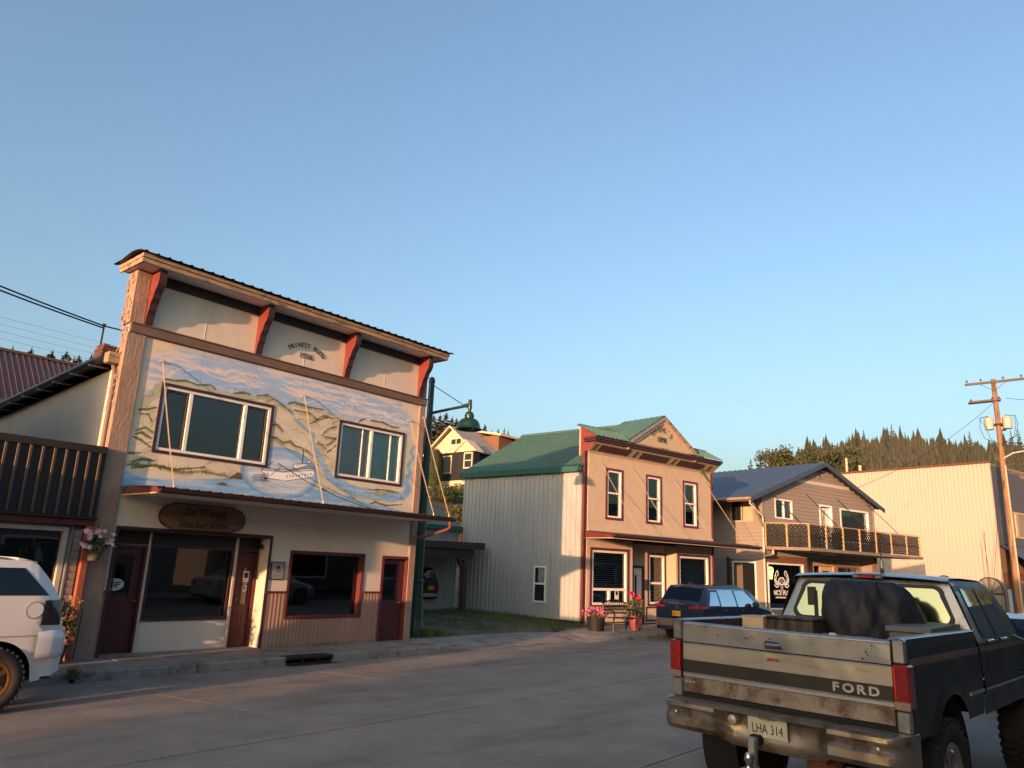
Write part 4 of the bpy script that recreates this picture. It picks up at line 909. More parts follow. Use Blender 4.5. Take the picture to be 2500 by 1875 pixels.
# ================================================================== carport and parked dark SUV behind it
CP = thing('carport', 'dark brown flat-roofed carport with a single front post on the gravel lot', 'carport', (0, 0, 0))
m_cp = mat('carport_brown', (.040,.028,.026), .6, var=.2, scale=3); m_cpp = mat('old_post_wood', (.06,.048,.036), .8, var=.3, scale=4, stretch=(1,1,.2))
MB().hexa([(13.6,19.80,2.56),(21.60,19.80,2.59),(21.60,24.6,2.62),(13.6,24.6,2.58),(13.6,19.80,2.74),(21.60,19.80,2.86),(21.60,24.6,2.90),(13.6,24.6,2.78)]).build('roof', m_cp, CP)
MB().cham((13.7,19.95,2.26),(21.15,20.12,2.575),.01).build('beam', m_cp, CP)
MB().cham((20.66,19.94,.2),(20.86,20.13,2.26),.01).build('post', m_cpp, CP); MB().cham((20.45,19.95,2.17),(21.0,20.12,2.258),.01).build('cap_block', m_cpp, CP)
MB().hexa([(20.30,19.97,2.25),(20.44,19.97,2.25),(20.44,20.1,2.25),(20.30,20.1,2.25),(20.62,19.97,1.86),(20.665,19.97,1.93),(20.665,20.1,1.93),(20.62,20.1,1.86)]).build('brace', m_cpp, CP)
MB().cham((13.9,24.2,.2),(14.1,24.4,2.57),.01).build('post', m_cpp, CP); MB().cham((21.2,24.2,.2),(21.4,24.4,2.6),.01).build('post', m_cpp, CP)
# ================================================================== beige building with green metal roof and pediment
DA = R(-9.5)
DI = thing('pediment_shop', 'beige two storey shop with green metal roof, maroon trim and a dated pediment', 'building', (22, 15.4, 0), DA)
_ci, _si = math.cos(-DA), math.sin(-DA)
def wl(x, y, z):
    x -= 22; y -= 15.4; return (x*_ci-y*_si, x*_si+y*_ci, z)
def bead_mat(name, col, pitch=.10, dark=.62):
    m = mat(name, col, .7, var=.07, scale=2)
    nt = m.node_tree; N = nt.nodes; L = nt.links
    tc = N.new('ShaderNodeTexCoord'); wv = N.new('ShaderNodeTexWave'); wv.wave_type = 'BANDS'; wv.bands_direction = 'X'; wv.inputs['Scale'].default_value = .314/pitch*1.0; wv.wave_profile = 'SAW'
    L.new(tc.outputs['Object'], wv.inputs['Vector'])
    rp = N.new('ShaderNodeValToRGB'); rp.color_ramp.elements[0].color = (0,0,0,1); rp.color_ramp.elements[1].position = .10; rp.color_ramp.elements[1].color = (1,1,1,1); L.new(wv.outputs['Fac'], rp.inputs[0])
    bp = N.new('ShaderNodeBump'); bp.inputs['Strength'].default_value = .8; bp.inputs['Distance'].default_value = .012; L.new(rp.outputs[0], bp.inputs['Height']); L.new(bp.outputs[0], N['Principled BSDF'].inputs['Normal'])
    return m
m_bead = bead_mat('beige_beadboard', (.47,.37,.28), .10)
m_greenroof = mat('green_metal_roof', (.075,.155,.118), .48, metal=.1, var=.1, scale=1.2, spec=.5)
m_greentrim = mat('green_metal_trim', (.030,.12,.105), .45, metal=.1, var=.1)
m_corr = mat('white_corrugated_metal', (.355,.375,.37), .45, metal=.1, var=.10, scale=1.5, stretch=(1,1,.3), col2=(.24,.25,.23), thr=.66, soft=.08, scale2=2.2, stretch2=(2,2,.25))
m_beige = mat('beige_trim', (.45,.36,.26), .65, var=.08)
m_tanlt = mat('light_tan_metal', (.50,.38,.25), .5, var=.08)
m_blind = mat('blind_slats', (.60,.58,.54), .6, var=.05)
FW = [(1.05,2.00),(3.33,4.28),(5.65,6.63)]; FZ = (3.85, 5.75)
MB().wall(.14, 7.58, 3.16, 6.24, [(a+.05,c-.05,FZ[0]+.05,FZ[1]-.05) for a, c in FW], 0, .2).build('upper_wall', m_bead, DI)
# side sheets of ribbed steel, each sheet its own part
for k in range(7):
    y0 = 15.47+k*.87; y1 = min(21.5, y0+.868)
    if y1-y0 < .1: continue
    ribs(DI, 'metal_sheet', m_corr, lambda s, t, h, y0=y0, y1=y1: wl(21.985-h, y1-(y1-y0)*s, .27+(5.62-.27)*t), 4, rows=1, rib=.028, width=.13)
MB().hexa([wl(*p) for p in ((22.0,15.46,0),(22.2,15.46,0),(22.2,21.5,0),(22.0,21.5,0),(22.0,15.46,5.6),(22.2,15.46,5.6),(22.2,21.5,5.6),(22.0,21.5,5.6))]).build('side_wall', m_black, DI)
MB().hexa([wl(*p) for p in ((29.35,14.2,0),(29.5,14.2,0),(29.5,21.5,0),(29.35,21.5,0),(29.35,14.2,5.7),(29.5,14.2,5.7),(29.5,21.5,5.7),(29.35,21.5,5.7))]).build('side_wall', m_corr, DI)
MB().hexa([wl(*p) for p in ((22.0,21.3,0),(29.5,21.3,0),(29.5,21.48,0),(22.0,21.48,0),(22.0,21.3,5.65),(29.5,21.3,5.65),(29.5,21.48,5.65),(22.0,21.48,5.65))]).build('back_wall', m_corr, DI)
MB().add([wl(22.05,21.38,5.6), wl(29.5,21.38,5.6), wl(25.85,21.38,7.75)], [(0,1,2)]).build('rear_gable', m_corr, DI)
MB().add([wl(*p) for p in ((21.93,15.4,.27),(22.06,15.4,.27),(22.06,15.5,.27),(21.93,15.5,.27),(21.93,15.4,6.24),(22.06,15.4,6.24),(22.06,15.5,6.24),(21.93,15.5,6.24))], [(0,1,5,4),(1,2,6,5),(2,3,7,6),(3,0,4,7),(4,5,6,7),(3,2,1,0)]).build('corner_trim', m_maroon, DI)
MB().cham((7.56,-.04,.14),(7.66,.12,6.24),.006).build('corner_trim', m_maroon, DI)
# small side window
sw = MB()
def sp(y, z, o): return wl(21.985-o, y, z)
def sbox(b, y0, y1, z0, z1, o0, o1): b.hexa([sp(y1,z0,o1),sp(y0,z0,o1),sp(y0,z0,o0),sp(y1,z0,o0),sp(y1,z1,o1),sp(y0,z1,o1),sp(y0,z1,o0),sp(y1,z1,o0)])
for q in ((17.04,17.60,2.03,2.09),(17.04,17.60,.80,.86),(17.04,17.09,.86,2.03),(17.55,17.60,.86,2.03),(17.09,17.55,1.43,1.49)): sbox(sw, *q, .0, .06)
sw = sw.build('window', m_white, DI, label='small sash window in the ribbed metal side')
MB().face([sp(17.55,.86,.034),sp(17.09,.86,.034),sp(17.09,2.03,.034),sp(17.55,2.03,.034)]).build('pane', mat('dark_pane', (.014,.016,.017), .06, spec=.6, var=.1), sw)
b = MB()
for k in range(13): sbox(b, 17.10,17.40,1.98-k*.04,1.995-k*.04,.037,.041)
b.build('blind', m_blind, sw, kind='stuff')
# roof: eave at the side, ridge along the depth
E0, E1, RG = (21.80, 5.68), (29.75, 5.62), (25.85, 7.90)
ribs(DI, 'roof', m_greenroof, lambda s, t, h: wl(E0[0]+(RG[0]-E0[0])*t-h*.5, 21.62-6.2*s, E0[1]+(RG[1]-E0[1])*t+h), 26, rows=1, rib=.035, width=.13)
ribs(DI, 'roof', m_greenroof, lambda s, t, h: wl(E1[0]+(RG[0]-E1[0])*t+h*.5, 14.1+7.5*s, E1[1]+(RG[1]-E1[1])*t+h), 30, rows=1, rib=.035, width=.13)
MB().hexa([wl(*p) for p in ((25.62,14.7,7.80),(26.08,14.7,7.80),(26.08,21.66,7.80),(25.62,21.66,7.80),(25.80,14.7,7.95),(25.90,14.7,7.95),(25.90,21.66,7.95),(25.80,21.66,7.95))]).build('ridge_cap', m_greenroof, DI)
MB().hexa([wl(*p) for p in ((21.78,15.45,5.48),(21.84,15.45,5.48),(21.84,21.62,5.48),(21.78,21.62,5.48),(21.74,15.45,5.665),(21.84,15.45,5.665),(21.84,21.62,5.665),(21.74,21.62,5.665))]).build('eave_fascia', m_greentrim, DI)
# upper windows with maroon trim
for i, (a, c) in enumerate(FW):
    w = window(DI, a, c, FZ[0], FZ[1], trim=m_maroon, tw=.085, fw=.06, rails=((4.83,.06,None,None),), depth=.9)
    if i < 2: blind(w, a+.16, c-.16, FZ[0]+.16, FZ[1]-.15, .13, m_blind, .062, 20)
    else: blind(w, a+.16, c-.16, FZ[0]+.62, FZ[1]-.15, .13, m_blind, .062, 25)
# slanted cornice with maroon panels
cor = [(0,6.24),(-.02,6.24),(-.45,6.545),(-.45,6.56),(0,6.56)]
MB().prism([(y, z) for y, z in cor], .02, 7.66, 'x').build('cornice', m_beige, DI)
MB().cham((.10,-.035,6.205),(7.60,-.002,6.245),.006).build('cornice_bead', m_beige, DI)
def slant(s0, s1, t0, t1, name, mm):
    def q(s, t, o): return (s, -.02-.43*t-o*.58, 6.24+.305*t-o*.82)
    MB().hexa([q(s0,t1,.012),q(s1,t1,.012),q(s1,t1,-.003),q(s0,t1,-.003),q(s0,t0,.012),q(s1,t0,.012),q(s1,t0,-.003),q(s0,t0,-.003)]).build(name, mm, DI)
for (a, c) in ((.45,2.10),(2.76,4.42),(5.06,6.74)): slant(a, c, .20, .80, 'cornice_panel', m_dmaroon)
for a in (.14,2.36,4.68,7.06): slant(a, a+.17, .22, .80, 'cornice_block', mat('brown_block', (.12,.085,.06), .7))
MB().cham((-.12,-.56,6.562),(7.62,-.0,6.63),.008).build('crown_moulding', m_dmaroon, DI); MB().cham((-.16,-.60,6.632),(7.66,-.0,6.72),.010).build('crown_moulding', m_dmaroon, DI)
MB().prism([(-.55,6.725),(.25,7.24),(.25,6.1),(0,6.1),(0,6.24),(-.45,6.545)], .0, .019, 'x').build('return_board', m_redbr, DI)
for (a, c) in ((-.14,2.0),(5.4,7.66)):
    ribs(DI, 'mansard', m_greenroof, lambda s, t, h, a=a, c=c: (a+(c-a)*s, -.64+.93*t-h*.5, 6.735+.50*t+h*.8), int((c-a)/.22), rows=1, rib=.03, width=.13)
    MB().cham((a,.24,7.20),(c,.36,7.265),.01).build('mansard_cap', m_greenroof, DI)
MB().box((.0,.30,6.1),(7.6,.36,7.2)).build('parapet_back', m_beige, DI)
# pediment with date
PA, PL, PR_, PZ = (3.82, 8.05), 1.62, 6.02, 6.74
MB().prism([(PL+.12,PZ),(PR_-.12,PZ),(PA[0],PA[1]-.08)], -.47, -.40, 'y').build('pediment', m_beige, DI)
for sx, x0 in ((1, PL), (-1, PR_)):
    for (o0, o1, y0, y1, mm) in ((0, .11, -.60, -.10, m_fascia if sx < 0 else mat('grey_flashing', (.22,.22,.24), .5)), (.11, .22, -.54, -.40, m_beige), (.22, .28, -.50, -.40, m_beige)):
        dx, dz = PA[0]-x0, PA[1]-PZ; L = math.hypot(dx, dz); nx, nz = (dz/L*sx, -dx/L*sx)
        def pp(t, o, y): return (x0+dx*t+nx*o*1.0, y, PZ+dz*t+nz*o)
        ts = 1.0
        q8 = [pp(0,o1,y0),pp(0,o0,y0),pp(0,o0,y1),pp(0,o1,y1),pp(1,o1,y0),pp(1,o0,y0),pp(1,o0,y1),pp(1,o1,y1)]
        # mitre at the apex
        q8 = q8[:4]+[(PA[0], p[1], PA[1]-(o1 if i in (0,3) else o0)*L/abs(dx)) for i, p in enumerate(q8[4:])]
        MB().hexa(q8).build('raking_cornice', mm, DI)
for sx, x0 in ((1, PL-.05), (-1, PR_+.05)):
    ribs(DI, 'pediment_roof', m_greenroof, lambda s, t, h, x0=x0, sx=sx: (x0+(PA[0]-x0)*t, -.58+2.2*s, PZ+.02+(PA[1]+.03-PZ)*t+h), 8, rows=1, rib=.02, width=.12)
MB().cham((PL,-.52,6.722),(PR_,-.40,6.79),.01).build('pediment_base', m_fascia, DI)
m_gilt = mat('dark_lettering', (.035,.026,.02), .6, var=.2)  # even dark brown, chosen for contrast with the beige pediment
obj('lettering', arch_text("DIEHL'S", .30, .85, 3.72, 7.52, .235, .003), m_gilt, DI, loc=(0,-.515,0))
me = text_mesh('1898', .31, .003); me.transform(UP); obj('lettering', me, m_gilt, DI, loc=(3.70,-.50,7.10))
# awning
aw = MB().hexa([(.04,-1.32,3.13),(9.06,-1.32,3.13),(9.06,-.01,3.16),(.04,-.01,3.16),(.04,-1.32,3.25),(9.06,-1.32,3.25),(9.06,-.01,3.37),(.04,-.01,3.37)]).build('awning', m_maroon, DI)
MB().cham((.02,-1.36,3.105),(9.08,-1.28,3.128),.004).build('awning_trim', m_tanlt, aw); MB().cham((.0,-1.30,3.11),(.04,-.02,3.135),.004).build('awning_trim', m_tanlt, aw)
ribs(aw, 'awning_roof', m_dmaroon, lambda s, t, h: (.0+9.1*s, -1.38+1.36*t, 3.258+.12*t+h), 36, rows=1, rib=.02, width=.14)
MB().cham((-.02,-1.43,3.16),(9.10,-1.325,3.25),.02).build('gutter', m_gutter, aw)
MB().cham((.14,-.05,3.37),(7.6,-.001,3.45),.005).build('flashing', m_beige, aw)
for (s0, s1) in ((.74,1.58),(2.47,3.45),(4.80,5.9),(7.0,8.1)):
    chain(aw, (s0,-.03,5.93), (s1,-1.25,3.34), m_chain, .04, .045, .0045, 'stay_chain')
# street level: two bays and a recessed entry
RD = .50
B1, B2, B3 = (.29,2.34,.75,2.82), (4.02,5.14,.76,2.77), (5.27,7.37,.76,2.79)
MB().wall(.13, 2.57, .12, 3.128, [(B1[0]+.05,B1[1]-.05,B1[2]+.05,B1[3]-.05)], 0, .18).build('bay_wall', m_bead, DI)
MB().wall(5.17, 7.58, .12, 3.128, [(B3[0]+.05,B3[1]-.05,B3[2]+.05,B3[3]-.05)], 0, .18).build('bay_wall', m_bead, DI)
MB().box((2.40,.182,.12),(2.568,RD+.2,3.12)).build('bay_return', m_bead, DI); MB().box((5.172,.182,.12),(5.34,RD+.2,3.12)).build('bay_return', m_bead, DI)
MB().wall(2.57, 5.17, .12, 3.12, [(3.14,3.76,.10,2.22),(B2[0]+.05,B2[1]-.05,B2[2]+.05,B2[3]-.05)], RD, RD+.16).build('recess_wall', m_bead, DI)
MB().box((2.57,.0,3.06),(5.17,RD,3.128)).build('recess_soffit', m_dmaroon, DI)
w = window(DI, *B1, trim=m_maroon, tw=.09, fw=.075, rails=((1.37,.09,None,None),), mulls=((1.32,.10,.9,1.33),), depth=1.3); w['label'] = 'large bay window with half-open blinds'
blind(w, B1[0]+.19, B1[1]-.17, .94, B1[3]-.18, .14, m_blind, .075, 18)
MB().box((1.66,.055,.98),(1.88,.058,1.33)).build('notice', m_paper, w); MB().box((1.71,.051,1.17),(1.83,.054,1.30)).build('notice_photo', m_ink, w)
w = window(DI, *B2, trim=m_dmaroon, tw=.08, fw=.07, rails=((1.62,.08,None,None),), y=RD, depth=.9); blind(w, B2[0]+.16, B2[1]-.16, .92, B2[3]-.16, RD+.13, m_blind, .075, 24)
w = window(DI, *B3, trim=m_dmaroon, tw=.08, fw=.075, depth=1.2); w['label'] = 'right bay window with closed blinds'; blind(w, B3[0]+.17, B3[1]-.17, .93, B3[3]-.16, .15, m_blind, .08, 22)
d = door(DI, 3.20, 3.72, .14, 2.16, RD+.03, m_white, (3.30,3.44,.5,1.9), (3.66,1.1)); MB().frame(3.10,3.80,.02,2.26,.09,RD-.03,RD+.05).build('door_frame', m_dmaroon, d)
boxpart('mailbox', (3.84,RD-.12,1.35), (3.97,RD-.001,1.75), m_ink, DI)
MB().tube([(2.75,RD-.2,2.75),(2.75,RD-.2,2.6),(2.75,RD-.13,2.45),(2.75,RD-.2,2.30)], .012, 5).build('bell_bracket', m_ink, DI)
MB().frame(3.92,5.16,.2,.74,.06,RD-.02,RD-.001).build('wainscot_frame', m_dmaroon, DI)
MB().frame(.26,2.40,.2,.72,.05,-.02,-.001).build('wainscot_frame', m_dmaroon, DI)
MB().box((.13,-.012,.08),(7.6,-.001,.18)).build('plinth', mat('dark_plinth', (.05,.05,.05), .8), DI)
# low rear wing of the same shop
WG = thing('green_roof_wing', 'low white ribbed shed with green metal roof behind the carport', 'shed', (0, 0, 0))
for k in range(6):
    x0 = 16.6+k*.888
    ribs(WG, 'metal_sheet', m_corr, lambda s, t, h, x0=x0: (x0+.886*s, 21.62-h, .2+3.3*t), 4, rows=1, rib=.028, width=.13)
MB().box((16.6,21.64,.1),(21.95,27,3.5)).build('body', m_corr, WG)
ribs(WG, 'roof', m_greenroof, lambda s, t, h: (16.3+(5.62)*s+(.0 if s > .99 else 2.6*t*(1-s)), 21.40+2.6*t, 3.50+(1.25-.45*(1-s))*t+h), 24, rows=1, rib=.03, width=.13)
MB().box((16.3,21.36,3.34),(21.92,21.42,3.50)).build('eave_fascia', m_greentrim, WG)
# ================================================================== grey lap-sided shop with lattice balcony
NA = R(-13.0)
NI = thing('balcony_shop', 'grey lap-sided gabled shop with blue metal roof and lattice balcony', 'building', (33.27, 13.51, 0), NA)
m_gsid = mat('grey_lap_siding', (.255,.215,.185), .7, var=.07, scale=2, stretch=(.3,1,1)); m_gsid2 = mat('white_band_siding', (.50,.46,.42), .7, var=.05)
m_bluero = mat('blue_metal_roof', (.055,.075,.115), .4, metal=.2, var=.1, scale=1, spec=.5)
m_brn = mat('brown_wood', (.16,.085,.045), .65, var=.2, scale=4)
m_lat = mat('dark_lattice', (.014,.011,.009), .8, var=.25, scale=6)
m_posty = mat('yellow_tan_post', (.42,.29,.14), .65, var=.15, scale=4)
m_deck = mat('weathered_deck', (.20,.155,.12), .8, var=.25, scale=4, stretch=(.3,1,1))
def siding(parent, segs_fn, z0, z1, pitch, ops, m, rot=0.0, org=(0,0), name='siding_board', mfn=None):
    """courses of lap siding; segs_fn(z) gives the run (u0,u1) at that height; openings cut each course"""
    z = z0
    while z < z1-.02:
        u0, u1 = segs_fn(z+pitch*.5); cuts = sorted([(o[0], o[1]) for o in ops if o[2] < z+pitch*.5 < o[3]])
        runs = []; a = u0
        for (c, e) in cuts:
            if c > a: runs.append((a, min(c, u1)))
            a = max(a, e)
        if a < u1: runs.append((a, u1))
        for (a, e) in runs:
            if e-a < .03: continue
            o = obj(name, unit_box(), mfn(z) if mfn else m, parent)
            if rot == 0: o.location = (org[0]+a, org[1]-.036, z); o.rotation_euler = (R(-6),0,0)
            else: o.location = (org[0]-.036, org[1]+e, z); o.rotation_euler = (R(-6),0,R(-90)); o.rotation_mode = 'XYZ'
            o.scale = (e-a, .026, min(pitch*1.03, z1-z+.01))
        z += pitch
NW1, ND, NW2 = (1.0,2.40,4.70,5.62), (4.70,5.80,3.38,5.62), (6.55,9.30,3.9,5.60)
def ngab(z):
    if z < 5.9: return (.09, 9.72)
    t = (z-5.9)/(7.62-5.9); return (.09+4.76*t, 9.72-4.87*t)
MB().wall(0, 9.8, 3.0, 5.9, [(a+.05,c-.05,e+.05,f-.05) for a, c, e, f in (NW1, ND, NW2)], 0, .15).build('upper_wall', m_gsid, NI)
MB().prism([(0,5.9),(9.8,5.9),(4.88,7.60)], 0, .15, 'y').build('gable_wall', m_gsid, NI)
siding(NI, ngab, 3.30, 7.5, .172, [NW1, ND, NW2, (4.72,5.08,6.92,7.42)], m_gsid, mfn=lambda z: m_gsid2 if 6.40 < z < 6.64 else m_gsid)
MB().cham((-.02,-.05,.12),(.09,.1,5.95),.006).build('corner_board', m_gsid, NI); MB().cham((9.72,-.05,.12),(9.83,.1,5.9),.006).build('corner_board', m_gsid, NI)
window(NI, *NW1, fr=m_white, fw=.07, mulls=((1.72,.06,None,None),), y=-.03, depth=.8)
curtain(NI.children[-1], 1.75, 2.34, 4.78, 5.55, .12, mat('white_curtain', (.55,.53,.5), .9), 5)
d = door(NI, 4.86, 5.42, 3.40, 5.48, .03, m_white, (4.95,5.33,3.9,5.38)); MB().frame(4.68,5.82,3.2,5.64,.10,-.05,.06).build('door_frame', m_white, d)
MB().box((5.45,.05,3.4),(5.70,.09,5.5)).build('side_panel', m_white, d)
b = MB(); 
for z in (4.2,4.5,4.8,5.1): b.box((4.95,.035,z-.008),(5.33,.045,z+.008))
for x in (5.08,5.20): b.box((x-.008,.035,3.9),(x+.008,.045,5.38))
b.build('glazing_bars', m_white, d, kind='stuff')
w = window(NI, *NW2, fr=m_white, fw=.09, y=-.03, depth=.9, recess=.10); curtain(w, 6.66, 9.2, 4.0, 5.5, .20, mat('tan_curtain', (.36,.31,.25), .9), 16)
v = MB().frame(4.72,5.08,6.92,7.42,.04,-.06,.0).build('gable_vent', m_gsid, NI)
for k in range(7): MB().hexa([(4.76,-.05,6.97+k*.058),(5.04,-.05,6.97+k*.058),(5.04,-.01,7.0+k*.058),(4.76,-.01,7.0+k*.058),(4.76,-.052,6.985+k*.058),(5.04,-.052,6.985+k*.058),(5.04,-.012,7.015+k*.058),(4.76,-.012,7.015+k*.058)]).build('louvre', m_gsid, v)
# left side wall with its windows
SW1, SW2 = (.42,1.68,4.48,5.62), (.36,1.66,.95,2.70)
MB().box((.0,.151,.1),(.14,14,5.9)).build('side_wall', m_gsid, NI)
siding(NI, lambda z: (.0,6.0), .20, 5.85, .172, [(a-.02,c+.02,e-.02,f+.02) for a, c, e, f in (SW1, SW2)], m_gsid, rot=1, org=(.0,.06))
def side_window(q, m, label=None, split=True):
    y0, y1, z0, z1 = q
    def bx(b, a, c, e, f, o0, o1): b.box((-o1, a, e), (-o0, c, f))
    f = MB()
    for r_ in ((y0,y1,z0,z0+.07),(y0,y1,z1-.07,z1),(y0,y0+.07,z0+.07,z1-.07),(y1-.07,y1,z0+.07,z1-.07)): bx(f, *r_, -.0, .06)
    if split: bx(f, (y0+y1)/2-.03, (y0+y1)/2+.03, z0+.07, z1-.07, .0, .055)
    f = f.build('window', m, NI)
    MB().face([(-.018,y1-.07,z0+.07),(-.018,y0+.07,z0+.07),(-.018,y0+.07,z1-.07),(-.018,y1-.07,z1-.07)]).build('pane', _M['dark_pane'], f)
    return f
f = side_window(SW1, mat('tan_window_frame', (.45,.36,.26), .6)); MB().box((-.024,.5,4.56),(-.020,.98,5.54)).build('blind', m_tanlt, f)
f = side_window(SW2, m_white, split=False); MB().box((-.03,1.1,1.02),(-.020,1.58,2.62)).build('curtain', mat('brown_drape', (.13,.10,.075), .9), f)
# roof with a long left overhang
AP, EL, ER = (4.86, 7.70), (-1.35, 5.46), (10.25, 5.80)
ribs(NI, 'roof', m_bluero, lambda s, t, h: (EL[0]+(AP[0]-EL[0])*t, 11.5-11.95*s, EL[1]+(AP[1]-EL[1])*t+h), 34, rows=1, rib=.03, width=.12)
ribs(NI, 'roof', m_bluero, lambda s, t, h: (ER[0]+(AP[0]-ER[0])*t, -.45+11.95*s, ER[1]+(AP[1]-ER[1])*t+h), 34, rows=1, rib=.03, width=.12)
for (e, sx) in ((EL, 1), (ER, -1)):
    MB().hexa([(e[0],-.46,e[1]-.20),(e[0],-.41,e[1]-.20),(e[0],-.41,e[1]+.01),(e[0],-.46,e[1]+.01),(AP[0],-.46,AP[1]-.20),(AP[0],-.41,AP[1]-.20),(AP[0],-.41,AP[1]+.01),(AP[0],-.46,AP[1]+.01)]).build('bargeboard', m_bluero, NI)
MB().hexa([(EL[0]+.02,-.40,EL[1]-.17),(.0,-.40,5.82),(.0,11.4,5.82),(EL[0]+.02,11.4,EL[1]-.17),(EL[0]+.02,-.40,EL[1]-.13),(.0,-.40,5.86),(.0,11.4,5.86),(EL[0]+.02,11.4,EL[1]-.13)]).build('eave_soffit', m_brn, NI)
gt = MB().tube([(EL[0]-.05,-.44,EL[1]-.06),(EL[0]-.05,11.4,EL[1]-.06)], .07, 8).build('gutter', mat('copper_gutter', (.42,.29,.20), .4, metal=.3), NI, smooth=50)
MB().tube([(-1.32,-.36,5.33),(-1.28,-.33,5.18),(-.12,-.12,4.75),(-.06,-.10,4.62),(-.06,-.10,.25)], .045, 8).build('downpipe', mat('cream_downpipe', (.58,.48,.36), .5), NI, smooth=50)
MB().tube([(-.06,-.10,2.95),(.30,-.26,3.02),(.36,-.28,3.10),(.36,-.28,3.26)], .045, 8).build('downpipe', _M['cream_downpipe'], NI, smooth=50)
MB().tube([(-1.15,-.30,5.36),(-.03,-.10,4.2)], .05, 4).build('roof_strut', mat('grey_timber', (.22,.19,.165), .8), NI)
MB().tube([(-1.15,3.6,5.36),(-.03,3.6,4.2)], .05, 4).build('roof_strut', _M['grey_timber'], NI)
MB().box((.16,10.9,.1),(9.7,11.05,5.9)).build('back_wall', m_gsid, NI); MB().box((9.66,.16,.1),(9.79,11,5.9)).build('side_wall', m_gsid, NI)
# street level: window bay, recess with door
NLW = (.24,3.06,.63,2.68)
MB().wall(0, 3.36, .12, 2.999, [(NLW[0]+.05,NLW[1]-.05,NLW[2]+.05,NLW[3]-.05)], 0, .15).build('bay_wall', m_gsid, NI)
siding(NI, lambda z: (.09,3.36), .18, 2.98, .172, [NLW, (.09,3.36,2.68,3.0)], m_gsid)
MB().cham((.09,-.045,2.70),(3.38,-.002,2.99),.006).build('bay_header', m_brn, NI); MB().cham((3.09,-.045,.14),(3.38,-.002,2.695),.006).build('bay_post', m_brn, NI)
MB().box((3.2,.152,.12),(3.36,.9,3.0)).build('bay_return', m_brn, NI)
w = window(NI, *NLW, fr=m_white, fw=.07, y=-.03, depth=2.0, glass=m_glassd, proud=.05); w['label'] = 'shop window with a white crab emblem'
MB().box((2.45,.35,.7),(2.75,.4,2.6)).build('inner_post', m_brn, w)
# white window emblem: crab and lettering
m_decal = mat('white_decal', (.78,.78,.76), .6, var=.03)
def ring(b, pts, w):
    for p, q in zip(pts, pts[1:]):
        dx, dz = q[0]-p[0], q[1]-p[1]; L = math.hypot(dx, dz)+1e-9; nx, nz = -dz/L*w/2, dx/L*w/2
        b.face([(p[0]-nx,0,p[1]-nz),(q[0]-nx,0,q[1]-nz),(q[0]+nx,0,q[1]+nz),(p[0]+nx,0,p[1]+nz)])
em = MB(); cx, cz = 1.36, 1.88
ring(em, [(cx+.24*math.cos(a), cz+.15*math.sin(a)) for a in [i*math.pi/10 for i in range(21)]], .05)
rq = random.Random(5)
for _ in range(34):
    x, z = rq.uniform(-.18,.18), rq.uniform(-.10,.10)
    if (x/.2)**2+(z/.12)**2 < 1: em.face([(cx+x-.015,0,cz+z-.012),(cx+x+.015,0,cz+z-.008),(cx+x+.012,0,cz+z+.014),(cx+x-.012,0,cz+z+.012)])
for s in (-1, 1):
    P_ = lambda l: [(cx+s*x, cz+z) for x, z in l]
    ring(em, P_([(.20,-.06),(.34,-.16),(.46,-.12),(.54,.02),(.52,.18),(.46,.30),(.38,.42),(.28,.46),(.24,.34),(.30,.22)]), .055)
    ring(em, P_([(.36,-.12),(.44,.06),(.40,.2)]), .06); ring(em, P_([(.46,.30),(.40,.16)]), .05); ring(em, P_([(.18,-.12),(.30,-.26),(.44,-.27),(.56,-.16)]), .05); ring(em, P_([(.24,-.02),(.42,-.03),(.52,.10)]), .05)
    ring(em, P_([(.07,-.16),(.06,-.42),(.09,-.62)]), .035)
em.build('crab_emblem', m_decal, w, loc=(0,.02,0), kind='stuff')
for (t, x) in (("NIC'S", .98), ('PLACE', 1.78)):
    me = text_mesh(t, .30, .001, sx=.72, bold=.004); me.transform(UP); obj('lettering', me, m_decal, w, loc=(x,.018,1.36))
b = MB()
for k in range(16): b.box((.86+k*.066,.016,1.13),(.90+k*.066,.018,1.19))
b.build('small_print', m_decal, w, kind='stuff')
MB().wall(3.37, 9.7, .12, 3.0, [(5.05,6.95,.1,2.72),(7.3,9.2,.8,2.68)], .75, .9).build('recess_wall', m_gsid, NI)
d = door(NI, 5.75, 6.85, .14, 2.66, .78, m_tanlt, (5.95,6.65,1.1,2.45)); MB().frame(5.0,7.0,0,2.78,.10,.70,.80).build('door_frame', m_posty, d)
w = window(NI, 7.25, 9.25, .75, 2.72, fr=m_brn, fw=.08, y=.72, depth=2.0, glass=m_glassd)
MB().cham((9.55,-.05,.12),(9.70,.12,3.24),.01).build('porch_post', m_brn, NI)
